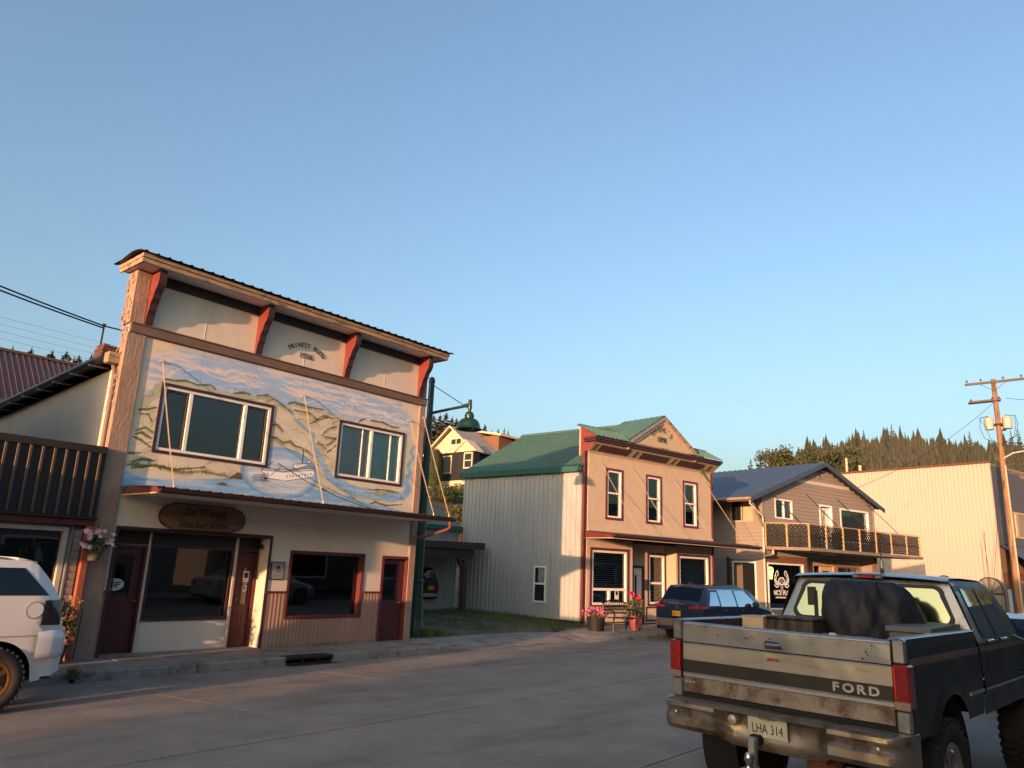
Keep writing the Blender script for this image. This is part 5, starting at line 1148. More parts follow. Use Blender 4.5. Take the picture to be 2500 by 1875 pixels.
# balcony
BZ0, BZ1, TOP = 3.25, 3.38, 4.43
bal = MB().prism([(.0,-.002),(1.10,-1.66),(11.42,-1.66),(11.42,-.6),(9.85,-.002)], BZ0, BZ1, 'z').build('balcony_floor', m_deck, NI)
run = [(.10,-.10),(.62,-.85),(1.16,-1.60),(2.52,-1.60),(3.94,-1.60),(5.40,-1.60),(6.89,-1.60),(8.36,-1.60),(9.90,-1.60),(11.25,-1.60)]
for i, (x, y) in enumerate(run): MB().cham((x-.035,y-.035,BZ1),(x+.035,y+.035,TOP+.02),.006).build('baluster_post', m_posty, bal)
def lattice(L, H, pitch=.128, wd=.072):
    b = MB()
    for (sg, y) in ((1, 0.0), (-1, .012)):
        k = -H
        while k < L+H:
            # line x = k + sg*t ; clip to [0,L]x[0,H]
            pts = []
            for t in (0, H):
                pts.append((k+(t if sg > 0 else H-t), t))
            (x0, z0), (x1, z1) = pts
            def clip(x0, z0, x1, z1):
                if max(x0, x1) <= 0 or min(x0, x1) >= L: return None
                out = []
                for (a, c, e, f) in ((x0,z0,x1,z1),(x1,z1,x0,z0)):
                    if a < 0: c = c+(f-c)*(0-a)/(e-a); a = 0
                    elif a > L: c = c+(f-c)*(L-a)/(e-a); a = L
                    out.append((a, c))
                return out
            q = clip(x0, z0, x1, z1)
            if q and math.hypot(q[1][0]-q[0][0], q[1][1]-q[0][1]) > .05:
                h = wd*.707; (a, c), (e, f) = q
                b.add([(a-h,y,c),(a+h,y,c),(e+h,y,f),(e-h,y,f),(a-h,y+.01,c),(a+h,y+.01,c),(e+h,y+.01,f),(e-h,y+.01,f)], [(0,1,2,3),(7,6,5,4),(0,3,7,4),(1,5,6,2)])
            k += pitch*1.414
    return b.mesh('lattice_panel')
for (p, q) in zip(run, run[1:]):
    L = math.hypot(q[0]-p[0], q[1]-p[1])-.08; an = math.atan2(q[1]-p[1], q[0]-p[0]); ux, uy = math.cos(an), math.sin(an)
    o = obj('lattice_panel', lattice(L, TOP-BZ1-.07), m_lat, bal, loc=(p[0]+ux*.04, p[1]+uy*.04, BZ1+.03), rot=(0,0,an)); o['kind'] = 'stuff'
    for z in (TOP, 3.87): MB().cham((0,-.022,-.018),(L+.0,.022,.018),.004).build('hand_rail', m_lat if z < 4 else m_posty, bal, loc=(p[0]+ux*.04, p[1]+uy*.04, z), rot=(0,0,an))
for s0 in (.49,3.64,6.36,9.19): MB().tube([(s0,-.03,6.03),(s0+.02,-1.56,4.45)], .018, 6).build('stay_rod', m_iron, bal)
MB().cham((4.6,-1.1,BZ1),(5.0,-.6,4.25),.06).build('deck_chair', mat('dark_green_cloth', (.02,.045,.045), .8), bal)
# neon sign in the shop window
ne = thing('neon_sign', 'small glowing yellow neon sign in the crab shop window', 'neon sign', (33.27, 13.51, 0), NA)
m_neon = mat('yellow_neon', (.3,.3,.02), .4, emit=(.95,.95,.05), estr=3.2); m_neonw = mat('white_neon', (.5,.5,.5), .4, emit=(.75,.8,1), estr=2.4)
MB().tube([(.40,-.0,2.40),(.44,0,2.46),(.62,0,2.46),(.68,0,2.38),(.62,0,2.14),(.56,0,1.96),(.50,0,2.08),(.46,0,1.98),(.42,0,2.2),(.40,0,2.40)], .018, 6).build('outer_tube', m_neon, ne)
MB().tube([(.50,0,2.34),(.58,0,2.24),(.50,0,2.18),(.60,0,2.12)], .016, 6).build('inner_tube', m_neonw, ne)
MB().box((.38,.025,1.94),(.70,.03,2.48)).build('backing', m_black, ne)
# ================================================================== tall white warehouse with blue-grey front
WH = thing('white_warehouse', 'tall cream-white building with vertical boards and slate-blue front at the right', 'building', (56.2, 7.6, 0), R(-13))
m_wv = mat('cream_white_board', (.40,.36,.31), .7, var=.05, scale=1.5, stretch=(1,1,.2), col2=(.35,.31,.265), thr=.62); m_slate = mat('slate_blue_siding', (.085,.085,.105), .6, var=.08)
MB().box((.03,.03,-.4),(18,18,9.8)).build('body', mat('board_backing', (.26,.21,.15), .8), WH)
for k in range(74):
    o = obj('wall_board', unit_box(), m_wv, WH)
    o.location = (-.0, .0+k*.243, -.4); o.scale = (.028, .232, 10.24)
MB().cham((-.06,-.05,9.80),(.06,18.1,9.95),.01).build('roof_edge', mat('rust_brown_flashing', (.10,.045,.03), .7), WH)
MB().cham((-.05,-.06,-.4),(.12,-.002,9.82),.01).build('corner_board', m_wv, WH)
siding(WH, lambda z: (.13, 12) if z < 8.6 else (.13, max(.4, 12-(z-8.6)*9)), 4.7, 9.7, .2, [(1.75,3.35,5.2,6.9),(3.45,5.1,5.2,6.9)], m_slate, mfn=lambda z: m_slate, org=(0,.0))
for (a, c) in ((1.75,3.35),(3.45,5.1)): window(WH, a, c, 5.2, 6.9, fr=m_tanlt, fw=.12, y=-.02, depth=.6)
ribs(WH, 'awning_roof', m_bluero, lambda s, t, h: (.1+11.8*s, -2.1+2.09*t, 3.2+1.45*t+h), 30, rows=1, rib=.03, width=.12)
for k in range(24):
    o = obj('batten', unit_box(), m_brn if k % 2 else m_batten, WH)
    o.location = (.14+k*.16, -.10, 2.9); o.scale = (.07, .05, 1.55)
MB().box((.13,-.05,2.9),(12,-.001,4.66)).build('balcony_back', m_dkpanel, WH)
siding(WH, lambda z: (.13, 12), .0, 2.9, .2, [(.3,1.25,-.3,1.95),(2.2,4.2,.7,2.45)], m_brn, mfn=lambda z: m_slate if z < 1.6 else m_brn)
door(WH, .35, 1.2, -.15, 1.9, -.04, m_white); window(WH, 2.2, 4.2, .7, 2.45, fr=m_tanlt, fw=.1, y=-.02, depth=.8)
for (y, z0, z1, r_) in ((10.3,9.8,11.2,.09),(9.25,9.8,10.55,.11)):
    p = MB().lathe([(r_,z0),(r_,z1),(0,z1)], (1.2,y,0), 12).build('vent_pipe', m_tanlt, WH, smooth=50)
    MB().lathe([(0,z1-.02),(r_*1.9,z1),(r_*1.9,z1+.06),(r_*.6,z1+.16),(0,z1+.16)], (1.2,y,0), 12).build('cowl', m_iron, p)
hb2 = copy_tree(hb); hb2.location = (56.9, 6.9, 2.0); hb2['label'] = 'hanging basket by the white door below the slate siding'; hb2['group'] = 'hanging flower baskets'; hb['group'] = 'hanging flower baskets'
# ================================================================== utility pole with transformers
UP_ = thing('utility_pole', 'tall weathered wooden utility pole with crossarms and two grey transformers', 'utility pole', (54, 6.55, -.2))
m_pole = mat('pole_wood', (.24,.14,.078), .85, var=.3, scale=3, stretch=(3,3,.25), col2=(.07,.04,.025), thr=.56, soft=.05, scale2=2.5, stretch2=(4,4,.3))
m_arm = mat('grey_arm_wood', (.11,.085,.065), .85, var=.25)
MB().lathe([(.21,0),(.20,2),(.165,9),(.13,15.0),(0,15.02)], (0,0,0), 14).build('shaft', m_pole, UP_, smooth=50)
MB().tube([(-.20,-.16,0),(-.17,-.13,9.5)], .055, 8).build('conduit', mat('tan_conduit', (.42,.33,.25), .6), UP_, smooth=50)
ins = mat('brown_insulator', (.06,.035,.03), .25, spec=.6)
a1 = MB().cham((-.22,-1.65,14.72),(-.10,1.55,14.86),.01).build('crossarm', m_arm, UP_)
for y in (-1.5,-.55,.65,1.42): MB().lathe([(.02,14.86),(.02,14.94),(.06,14.95),(.07,15.0),(.04,15.06),(0,15.08)], (-.16,y,0), 10).build('insulator', ins, a1, smooth=50)
for s in (-1,1): MB().tube([(-.2,s*.75,14.74),(-.17,0,14.2)], .018, 5).build('arm_brace', m_arm, a1)
for x in (-.24,.16):
    a2 = MB().cham((x,-1.0,13.55),(x+.09,.75,13.67),.01).build('crossarm', m_arm, UP_); a2.rotation_euler = (R(-3),0,R(12))
    for y in (-.9,-.55,.6): MB().lathe([(.02,13.66),(.05,13.7),(.05,13.78),(0,13.8)], (x+.045,y,0), 8).build('insulator', ins, a2)
m_can = mat('transformer_grey', (.42,.40,.36), .5, var=.08, scale=3, spec=.4)
for (x, y) in ((-.15,.47),(-.15,-.50),(.42,-.1)):
    t = MB().lathe([(0,11.75),(.24,11.76),(.25,11.8),(.25,12.4),(.265,12.41),(.265,12.46),(.20,12.52),(0,12.54)], (x,y,0), 18).build('transformer', m_can, UP_, smooth=40)
    for dy in (-.1,.1): MB().lathe([(.035,12.5),(.04,12.58),(.025,12.7),(0,12.72)], (x,y+dy,0), 8).build('bushing', m_can, t)
MB().cham((-.2,-.3,12.0),(.1,.3,12.12),.01).build('transformer_bracket', m_iron, UP_)
MB().tube([(-.1,0,9.9),(.0,-.6,10.25),(.1,-2.2,10.5),(.15,-3.4,10.55)], .045, 8).build('lamp_arm', m_can, UP_, smooth=50)
MB().cham((-.02,-4.1,10.45),(.28,-3.35,10.65),.06).build('lamp_head', m_can, UP_)
for k, (dx, y0, y1) in enumerate(((-.3,.65,.95),(-.3,.75,.60),(-.28,-.7,-.95),(-.28,-.75,-1.05))): MB().tube([(dx,y0*.6,12.6),(dx-.1,y0*1.3,12.5),(dx-.1,y1,11.9),(dx,y1*.8,11.2),(-.1,.1*k-.15,10.7)], .014, 4).build('jumper_wire', m_black, UP_)
def wire(name, pts, r, label, sag=.0, n=14, group='overhead wires'):
    p, q = Vector(pts[0]), Vector(pts[1]); L = [p+(q-p)*(i/n)+Vector((0,0,-sag*4*(i/n)*(1-i/n))) for i in range(n+1)]
    return tag(MB().tube(L, r, 5).build(name, m_black), label, 'cable', group)
wire('service_drop', ((53.85,6.6,13.3),(42.6,12.0,6.9)), .012, 'thin cable from the utility pole down to the grey gabled shop', .5)
wire('power_line', ((54,4.9,14.8),(78,-30,15.5)), .014, 'power line leaving the top crossarm towards the right edge', .6)
wire('power_line', ((54,6.0,13.5),(76,-28,12.6)), .014, 'power line leaving the lower crossarm towards the right edge', .7)
wire('power_line', ((54,6.4,10.8),(70,-22,8.6)), .022, 'sagging cable leaving the pole below the transformers', .8)
wire('guy_wire', ((53.9,6.7,9.0),(53.0,7.9,.1)), .012, 'guy wire running down beside the utility pole', 0)
wire('service_cable', ((6.15,18.0,7.08),(-1.2,15.5,7.6)), .018, 'upper of two dark cables strung left from the service mast', .12)
wire('service_cable', ((6.15,18.0,7.03),(-1.2,15.52,7.5)), .018, 'lower of two dark cables strung left from the service mast', .14)
wire('service_cable', ((6.15,18.0,7.08),(8.6,17.4,7.0)), .018, 'short end of the cables running from the mast behind the false front', .02)
for k in range(4): wire('distant_wire', ((3.0,70,20.9-.62*k),(36,70,20.2-.55*k)), .009, ('uppermost', 'second', 'third', 'lowest')[k]+' of four faint distant wires in the sky at far left', .5)
# ================================================================== dark house up the hill
HS = thing('hillside_house', 'dark slate house with cream gable and grey roof on the hillside', 'house', (58, 55.5, 0))
m_darkw = mat('dark_slate_clapboard', (.012,.014,.022), .7, var=.2, scale=2, stretch=(1,1,4)); m_crm = mat('cream_gable_paint', (.62,.47,.32), .7, var=.05); m_gry = mat('grey_shingle_roof', (.30,.27,.255), .8, var=.12, scale=2)
MB().box((0,0,10.9),(9,7.0,14.2)).build('wall', m_darkw, HS)
for k in range(16): MB().box((-.03,.0,11.1+k*.19),(-.002,7.0,11.28+k*.19)).build('clapboard', m_darkw, HS)
MB().prism([(.0,14.2),(7.0,14.2),(3.5,16.75)], .0, .1, 'x').build('gable', m_crm, HS)
MB().box((-.10,-.05,14.05),(-.004,7.05,14.25)).build('gable_band', m_crm, HS)
MB().box((-.02,-.02,9.5),(9,7.02,10.9)).build('foundation', m_crm, HS)
for (y0, sg) in ((-.55, 1), (7.55, -1)):
    MB().hexa([(-.5,y0,13.85),(9.2,y0,13.85),(9.2,3.5,16.95),(-.5,3.5,16.95),(-.5,y0,13.98),(9.2,y0,13.98),(9.2,3.5,17.08),(-.5,3.5,17.08)]).build('roof', m_gry, HS)
    MB().hexa([(-.58,y0,13.78),(-.505,y0,13.78),(-.505,3.5,16.9),(-.58,3.5,16.9),(-.58,y0,14.0),(-.505,y0,14.0),(-.505,3.5,17.1),(-.58,3.5,17.1)]).build('bargeboard', m_crm, HS)
def hwin(y0, y1, z0, z1, x=-.03, split=None):
    f = MB()
    for r_ in ((y0,y1,z0,z0+.14),(y0,y1,z1-.14,z1),(y0,y0+.14,z0+.14,z1-.14),(y1-.14,y1,z0+.14,z1-.14)): f.box((x-.07,r_[0],r_[2]),(x-.002,r_[1],r_[3]))
    if split == 'v': f.box((x-.06,(y0+y1)/2-.05,z0+.14),(x-.002,(y0+y1)/2+.05,z1-.14))
    if split == 'h': f.box((x-.06,y0+.14,(z0+z1)/2-.05),(x-.002,y1-.14,(z0+z1)/2+.05))
    f = f.build('window', m_crm, HS); MB().face([(x-.02,y1-.14,z0+.14),(x-.02,y0+.14,z0+.14),(x-.02,y0+.14,z1-.14),(x-.02,y1-.14,z1-.14)]).build('pane', _M['dark_pane'], f)
hwin(5.6, 6.75, 11.7, 13.75); hwin(3.3, 4.75, 11.7, 13.75); hwin(1.9, 3.7, 14.85, 15.7, x=-.005, split='v')
MB().box((-.9,-.9,10.9),(0,1.4,13.9)).build('porch', m_darkw, HS); MB().prism([(-1.3,13.85),(1.75,13.85),(.22,15.0)], -1.1, 0, 'x').build('porch_gable', m_crm, HS)
for (y0, y1) in ((-1.45,.22),(1.9,.22)): MB().hexa([(-1.3,y0,13.75),(0,y0,13.75),(0,y1,15.0),(-1.3,y1,15.0),(-1.3,y0,13.9),(0,y0,13.9),(0,y1,15.17),(-1.3,y1,15.17)]).build('porch_roof', m_crm, HS)
hwin(-.75, .55, 12.0, 13.75, x=-.92, split='h')
MB().box((4.2,.2,14.6),(13,3.0,16.5)).build('dormer', m_brn, HS); MB().hexa([(3.9,-.3,16.35),(13.5,-.3,16.35),(13.5,3.6,17.1),(3.9,3.6,17.1),(3.9,-.3,16.6),(13.5,-.3,16.6),(13.5,3.6,17.25),(3.9,3.6,17.25)]).build('dormer_roof', m_crm, HS)
f = MB().box((11.2,.12,15.2),(12.2,.195,16.3)).build('window', m_crm, HS)

# ================================================================== arched grey canopy before the warehouse
AC = thing('arched_canopy', 'grey arched frame with thin whip aerials before the cream warehouse', 'canopy', (52.6, 7.75, 0), R(-13))
m_ac = mat('grey_mesh_canopy', (.17,.17,.15), .7, var=.15, scale=3)
ap = [(-.75,.1),(-.75,1.7)]+[(-.75*math.cos(a), 1.7+.85*math.sin(a)) for a in [i*math.pi/12 for i in range(1, 12)]]+[(.75,1.7),(.75,.1)]
MB().prism(ap, .0, .5, 'x').build('hood', m_ac, AC)
for a in [i*math.pi/6 for i in range(7)]: MB().tube([(-.03,0,1.6),(-.03,-.74*math.cos(a),1.7+.84*math.sin(a))], .018, 5).build('rib', m_iron, AC)
MB().tube([(-.03,p[0],p[1]) for p in ap], .03, 6).build('hoop', m_iron, AC); MB().tube([(-.03,-.75,1.6),(-.03,.75,1.6)], .025, 6).build('cross_bar', m_iron, AC)
for (y, t_) in ((-.5,-.9),(-.2,.5),(.1,-.3)): MB().tube([(-.05,y,.2),(-.05,y+t_*.5,5.2)], .012, 4).build('whip', m_iron, AC)
# ================================================================== vegetation
def conifer_mesh(h, r, seed, n=34, dens=9):
    q = random.Random(seed); b = MB()
    for i in range(n):
        t = .06+.94*(i/n)**.92; z = h*t; L = r*(1-t)**.8*q.uniform(.75,1.2)+.06*r
        for k in range(max(4, int(dens*(1-t*.5)))):
            a = q.uniform(0, 2*math.pi); l = L*q.uniform(.55,1.15); w = .17*l+.12; dr = .30*l*(1-.6*t)*q.uniform(.3,1.3); ca, sa = math.cos(a), math.sin(a)
            zz = z+q.uniform(-.02,.02)*h
            p0 = (0,0,zz+.06*l); m1 = (ca*l*.5-sa*w, sa*l*.5+ca*w, zz-dr*.35); m2 = (ca*l*.5+sa*w, sa*l*.5-ca*w, zz-dr*.35); tip = (ca*l, sa*l, zz-dr+.12*l)
            b.face([p0, m1, tip, m2])
            b.face([(ca*l*.25,sa*l*.25,zz+.05*l), (ca*l*.95,sa*l*.95,zz-dr*.7), (ca*l*.7,sa*l*.7,zz-dr-.16*l), (ca*l*.3,sa*l*.3,zz-.20*l)])
    b.face([(-.05*r,0,h*.93),(.05*r,0,h*.93),(0,0,h*1.03)]); b.face([(0,-.05*r,h*.93),(0,.05*r,h*.93),(0,0,h*1.03)])
    return b.mesh('crown')
CON = [conifer_mesh(12, 2.6, s) for s in (1, 2, 3)]; CONW = [conifer_mesh(12, 4.2, s, 40, 14) for s in (4, 5)]
TRK = MB().lathe([(.22,-1.5),(.18,4),(.05,11.5),(0,11.6)], (0,0,0), 7).mesh('trunk')
def conifer(x, y, top, label, group, wide=False, rot=0.0, k=0):
    z0 = g(x, y)-.3; s = (top-z0)/12.3
    t = thing('conifer_tree', label, 'tree', (x, y, z0), rot, group); t.scale = (s*(1.0 if not wide else .95), s*(1.0 if not wide else .95), s)
    obj('crown', (CONW if wide else CON)[k % (2 if wide else 3)], m_leaf_dark, t); obj('trunk', TRK, m_bark, t)
    return t
LT = [(27.7,111.6,27.6),(29.7,111.1,27.8),(32.0,110.4,27.9),(32.7,113,27.2),(33.6,110.0,28.1),(34.5,109.7,27.6),(35.0,109.5,27.8),(36.4,109.1,28.3)]
for i, (x, y, z) in enumerate(LT): conifer(x, y, z, 'dark spruce on the skyline above the purple-brown metal roof', 'spruces on the left skyline', wide=i not in (0,5), rot=i*1.3, k=i)
for i, (x, y, z) in enumerate([(30.7,112,25.8),(33.2,112,26.0),(35.7,111,26.2),(38,110,27.4)]): conifer(x, y, z, 'dark spruce on the skyline above the purple-brown metal roof', 'spruces on the left skyline', rot=i*2.1+.4, k=i+1)
MT = [(71.5,76.9,22.8),(72.2,76.2,23.0),(72.9,75.6,23.3),(73.5,75.0,22.7),(73.9,74.6,22.5),(76.8,71.6,21.9),(77.5,70.8,21.0),(78.1,70.1,21.3),(78.7,69.5,21.4),(79.1,69.1,21.1),(80.2,67.8,20.2)]
for i, (x, y, z) in enumerate(MT): conifer(x, y, z, 'dark spruce standing behind the slate hillside house', 'spruces behind the hillside house', wide=i < 6, rot=i*1.7, k=i)
for i, (x, y, z) in enumerate([(70.6,77.4,22.3),(74.6,73.9,21.6),(75.6,72.9,21.5),(70.0,78.5,21.8),(71.0,74.5,21.4)]): conifer(x, y, z, 'dark spruce standing behind the slate hillside house', 'spruces behind the hillside house', wide=True, rot=i*.9, k=i)
# broad-leaved trees beyond the blue roof
def crown_mesh(seed, R_, H_, n, s):
    q = random.Random(seed); b = MB()
    cl = [(q.gauss(0,.38)*R_, q.gauss(0,.38)*R_, H_*(.45+.5*q.random())) for _ in range(26)]
    for c in cl:
        for _ in range(n//26):
            d = Vector((q.gauss(0,1), q.gauss(0,1), q.gauss(0,1)*.8)).normalized()*q.uniform(.2,1.0)*R_*.36; p = Vector(c)+d
            a = Vector((q.gauss(0,1), q.gauss(0,1), q.gauss(0,1))).normalized(); t = a.orthogonal().normalized(); u = a.cross(t); k = s*q.uniform(.6,1.5)
            b.face([p-t*k, p+u*k*.6, p+t*k-Vector((0,0,k*.5)), p-u*k*.6])
    return b.mesh('crown')
LFC = [crown_mesh(11, 3.6, 10, 7000, .15), crown_mesh(12, 3.6, 10, 7000, .15)]
def limb_trunk(seed):
    q = random.Random(seed); b = MB(); b.tube([(0,0,-1),(.1,0,3),(.0,.2,6.5),(.1,.1,9)], [.28,.22,.12,.03], 7)
    for _ in range(7):
        a = q.uniform(0, 6.28); z = q.uniform(3,6.5); l = q.uniform(1.6,3); b.tube([(0,.1,z),(math.cos(a)*l*.5,math.sin(a)*l*.5,z+l*.5),(math.cos(a)*l,math.sin(a)*l,z+l*.8)], [.09,.06,.02], 5)
    return b.mesh('trunk')
LTR = limb_trunk(3)
for i, (x, y, z, lab) in enumerate([(140.4,52.8,26.2,'drooping pale green tree above the blue metal roof'),(141.3,50.0,26.4,'round leafy tree second from the left above the blue roof'),(142.5,46.9,26.3,'leafy green tree above the gable peak of the grey shop'),(143.3,43.6,25.9,'leafy tree right of the gable peak against the wooded hill')]):
    z0 = g(x, y)-.3; s = (z-z0)/10.4; t = thing('broadleaf_tree', lab, 'tree', (x, y, z0), i*1.1, 'leafy trees beyond the blue roof'); t.scale = (s, s, s); obj('crown', LFC[i % 2], m_leaf, t); obj('trunk', LTR, m_bark, t)
for i, (x, y, z) in enumerate([(138.3,57.9,24.4),(138.9,56.3,25.6)]): conifer(x, y, z, ('small slim conifer leftmost beyond the blue roof', 'taller slim conifer left of the drooping tree')[i], 'leafy trees beyond the blue roof', k=i)
# wooded hill beyond
q = random.Random(99); b = MB()
def far_tree(b, x, y, z, h, r, q):
    a0 = q.uniform(0, 6); tiers = 6; m = 10
    for k in range(tiers):
        f = k/tiers; zb = z+h*(.05+.84*f); zt = z+h*min(1.0, .05+.84*f+.30); rr_ = r*(1-f)**.85*q.uniform(.8,1.2)+.03*h*.3; base = len(b.v)
        for i in range(m):
            a = a0+k*.7+2*math.pi*i/m; l = rr_*(q.uniform(.85,1.35) if i % 2 else q.uniform(.30,.55)); b.v.append((x+math.cos(a)*l, y+math.sin(a)*l, zb-(.05*h if i % 2 else -.02*h)*q.uniform(.5,1.4)))
        b.v.append((x+q.uniform(-.05,.05)*r, y+q.uniform(-.05,.05)*r, zt))
        for i in range(m): b.f.append((base+i, base+(i+1) % m, base+m)); b.m.append(0)
cnt = 0
for i in range(8000):
    an = math.radians(q.uniform(-14, 27)); r_ = q.uniform(330, 515)
    x, y = r_*math.cos(an), r_*math.sin(an); z = g(x, y)-1
    h = q.uniform(10, 21)*(1.3 if q.random() < .05 else 1.0); far_tree(b, x, y, z, h, h*q.uniform(.17,.27), q)
tag(b.build('hillside_forest', m_leaf_far), 'dense conifer forest covering the far hill', 'forest', kind='stuff')
# skyline conifers that stand out on the crest
for i, (px_an, extra) in enumerate([(17.2,6),(16.1,9),(15.0,13),(13.9,8),(13.2,15),(12.4,9),(11.6,7),(10.2,10),(8.6,13),(7.4,7),(6.3,14),(5.9,15),(4.6,7)]):
    an = math.radians(px_an); r_ = 498; x, y = r_*math.cos(an), r_*math.sin(an); z0 = g(x, y)
    t = thing('skyline_conifer', 'tall thin conifer standing above the crest of the wooded hill', 'tree', (x, y, z0-1), i*1.9, 'tall conifers on the hill crest'); s = (16+extra*.9)/12.0; t.scale = (s*.72, s*.72, s)
    o = obj('crown', CON[i % 3].copy(), None, t); o.data.materials.clear(); o.data.materials.append(m_leaf_far); obj('trunk', TRK, m_bark, t)
# column of arborvitae and hillside bushes
def arbor():
    q = random.Random(8); b = MB()
    for i in range(2200):
        t = q.random(); z = 4.0*t; r_ = .92*min(1, .55+1.6*t)*(1 if t < .6 else max(.02, math.sqrt(max(0, 1-((t-.6)/.4)**2))))*q.uniform(.72,1.05); a = q.uniform(0, 6.28)
        p = Vector((r_*math.cos(a), r_*math.sin(a), z)); u = Vector((-math.sin(a), math.cos(a), 0)); w = .10*q.uniform(.5,1.3); l = .24*q.uniform(.6,1.4); o = Vector((math.cos(a)*.08, math.sin(a)*.08, 0))
        b.face([p-u*w, p+u*w, p+u*w*.2+Vector((0,0,l))+o, p-u*w*.3+Vector((0,0,l))+o])
    return b
t = thing('arborvitae', 'tall clipped column of arborvitae in front of the slate house', 'shrub', (56.0, 59.4, 10.0))
arbor().build('foliage', mat('arborvitae_green', (.032,.048,.020), .8, var=.4, scale=5), t); MB().lathe([(.12,-.5),(.1,3)], (0,0,0), 7).build('trunk', m_bark, t); MB().lathe([(.0,.1),(.55,.2),(.8,1.6),(.72,2.6),(.3,3.5),(0,3.7)], (0,0,0), 12).build('inner_foliage', _M['arborvitae_green'], t)
def bushmesh(seed):
    q = random.Random(seed); b = MB()
    for _ in range(14):
        c = (q.gauss(0,.8), q.gauss(0,.8), q.uniform(.3,1.5)); leafball(b, c, .75, .75, .6, 110, .13, q)
    return b.mesh('foliage')
BM_ = [bushmesh(s) for s in (31,32,33)]
m_bush = [mat('bush_green', (.05,.07,.022), .7, var=.5, scale=2), mat('bush_rust', (.085,.062,.03), .75, var=.5, scale=2), mat('bush_olive', (.07,.075,.025), .7, var=.5, scale=2)]
STM = MB().tube([(0,0,-1),(0,0,.9)], .05, 5).mesh('stem')
for i, (x, y, s, lab) in enumerate([(39.5,41.5,1.0,'green bush nearest the street lamp post on the slope'),(41.5,40.5,1.1,'rust-brown bush on the slope below the arborvitae'),(43.5,40.0,1.0,'olive bush on the slope beside the ribbed metal wall'),(41,44.5,1.2,'green bush upper left on the slope below the slate house'),(44.5,44.0,1.2,'rust-brown bush on the slope under the house foundation'),(47.5,46.5,1.2,'olive bush on the slope under the house foundation'),(51.0,51.5,1.3,'green bush close under the dark house wall'),(37.5,39.0,1.0,'olive bush low on the slope above the green shed roof'),(40.5,37.5,.9,'green bush low on the slope above the green shed roof'),(53.5,54.0,1.1,'dark green bush at the corner of the slate house')]):
    m = BM_[i % 3] if i < 3 else BM_[i % 3].copy(); m.materials.clear(); m.materials.append(m_bush[i % 3])
    t = thing('hillside_bush', lab, 'bush', (x, y, g(x, y)+.1), i*.8, 'bushes on the slope behind the lot'); t.scale = (s*.80, s*.80, s*.62); obj('foliage', m, None, t); obj('stem', STM, m_bark, t)
# grass on the lot
def dz(y): return .122+.13*sstep(.02, .22, (y-14.8)/18)
q = random.Random(17); b = MB()
def blade(x, y, z, h):
    a = q.uniform(0, 6.28); w = .012; lx, ly = q.gauss(0,.35)*h, q.gauss(0,.35)*h
    b.face([(x-w*math.cos(a),y-w*math.sin(a),z-.01),(x+w*math.cos(a),y+w*math.sin(a),z-.01),(x+lx,y+ly,z+h)])
for _ in range(26000):
    x, y = q.uniform(13.5, 21.95), q.uniform(14.9, 21.5)
    near = math.exp(-max(0, 21.9-x-.0)/1.5); lampd = math.exp(-((x-14.4)**2+(y-15.3)**2)/.5); track = .75*math.exp(-((x-17.4+.2*(y-15))/.55)**2)+.25
    mid = .55*(1-abs(math.sin((x+.15*y)*1.25)))*(.4+.6*math.sin(x*2.2+y*1.3)**2)
    frontpatch = .9*math.exp(-((x-20.6)/.9)**2-((y-15.4)/.8)**2)
    if q.random() < min(1, near*.9+lampd+mid*.5+frontpatch): blade(x, y, dz(y), q.uniform(.04,.13)+.10*lampd*q.random()+.08*near*q.random()+.08*frontpatch*q.random())
for _ in range(260): blade(q.gauss(14.4,.35), q.gauss(15.2,.2), .125, q.uniform(.1,.32))
for _ in range(120): blade(q.gauss(4.94,.05), q.gauss(13.12,.07), .06+.09*q.random(), q.uniform(.05,.16))
for _ in range(70): blade(q.uniform(9.0,12.9), q.gauss(14.66,.02), .145, q.uniform(.02,.08))
tag(b.build('lot_grass', m_grass), 'short patchy grass on the gravel lot beside the ribbed metal wall', 'grass', kind='stuff')
# ================================================================== bench and flower pots on the pavement
def world_from_d(s, dep, z=.135): 
    return (22+s*math.cos(DA)-dep*math.sin(DA), 15.4+s*math.sin(DA)+dep*math.cos(DA), z)
m_wi = mat('black_wrought_iron', (.014,.012,.012), .45, metal=.3, var=.1)
bx, by = 21.55, 13.62
BN = thing('iron_bench', 'black wrought iron bench with arched back in front of the beige shop', 'bench', (bx, by, .135), DA)
for x in (-.55,.55):
    MB().tube([(x,-.22,0),(x,-.20,.25),(x,-.24,.42)], .026, 6).build('leg', m_wi, BN); MB().tube([(x,.24,0),(x,.20,.25),(x,.18,.42),(x,.26,.86)], .026, 6).build('leg', m_wi, BN)
    MB().tube([(x,.22,.66),(x,-.05,.66),(x,-.26,.62),(x,-.27,.55),(x,-.24,.44)], .024, 6).build('armrest', m_wi, BN)
for k in range(7): MB().cham((-.56,-.25+k*.065,.415),(.56,-.205+k*.065,.43),.004).build('seat_slat', m_wi, BN)
def arc(x): return .86+.10*math.cos(x/.58*math.pi/2)
br = MB().tube([(x*.058,.25,arc(x*.058)) for x in range(-10,11)], .026, 6).build('backrest', m_wi, BN)
MB().tube([(-.55,.20,.55),(.55,.20,.55)], .022, 6).build('back_rail', m_wi, br); MB().tube([(-.55,.235,.74),(.55,.235,.74)], .020, 6).build('back_rail', m_wi, br)
b = MB()
for k in range(12):
    x = -.5+k*.091; b.tube([(x,.205,.56),(x+.04,.22,.64),(x-.02,.23,.70),(x+.03,.24,.78),(x,.25,arc(x)-.02)], .013, 4)
b.build('scrollwork', m_wi, br, kind='stuff')
rr = random.Random(77)
P1 = thing('flower_tub', 'dark tub of pink petunias at the left end of the iron bench', 'flower pot', (20.85, 14.1, .135))
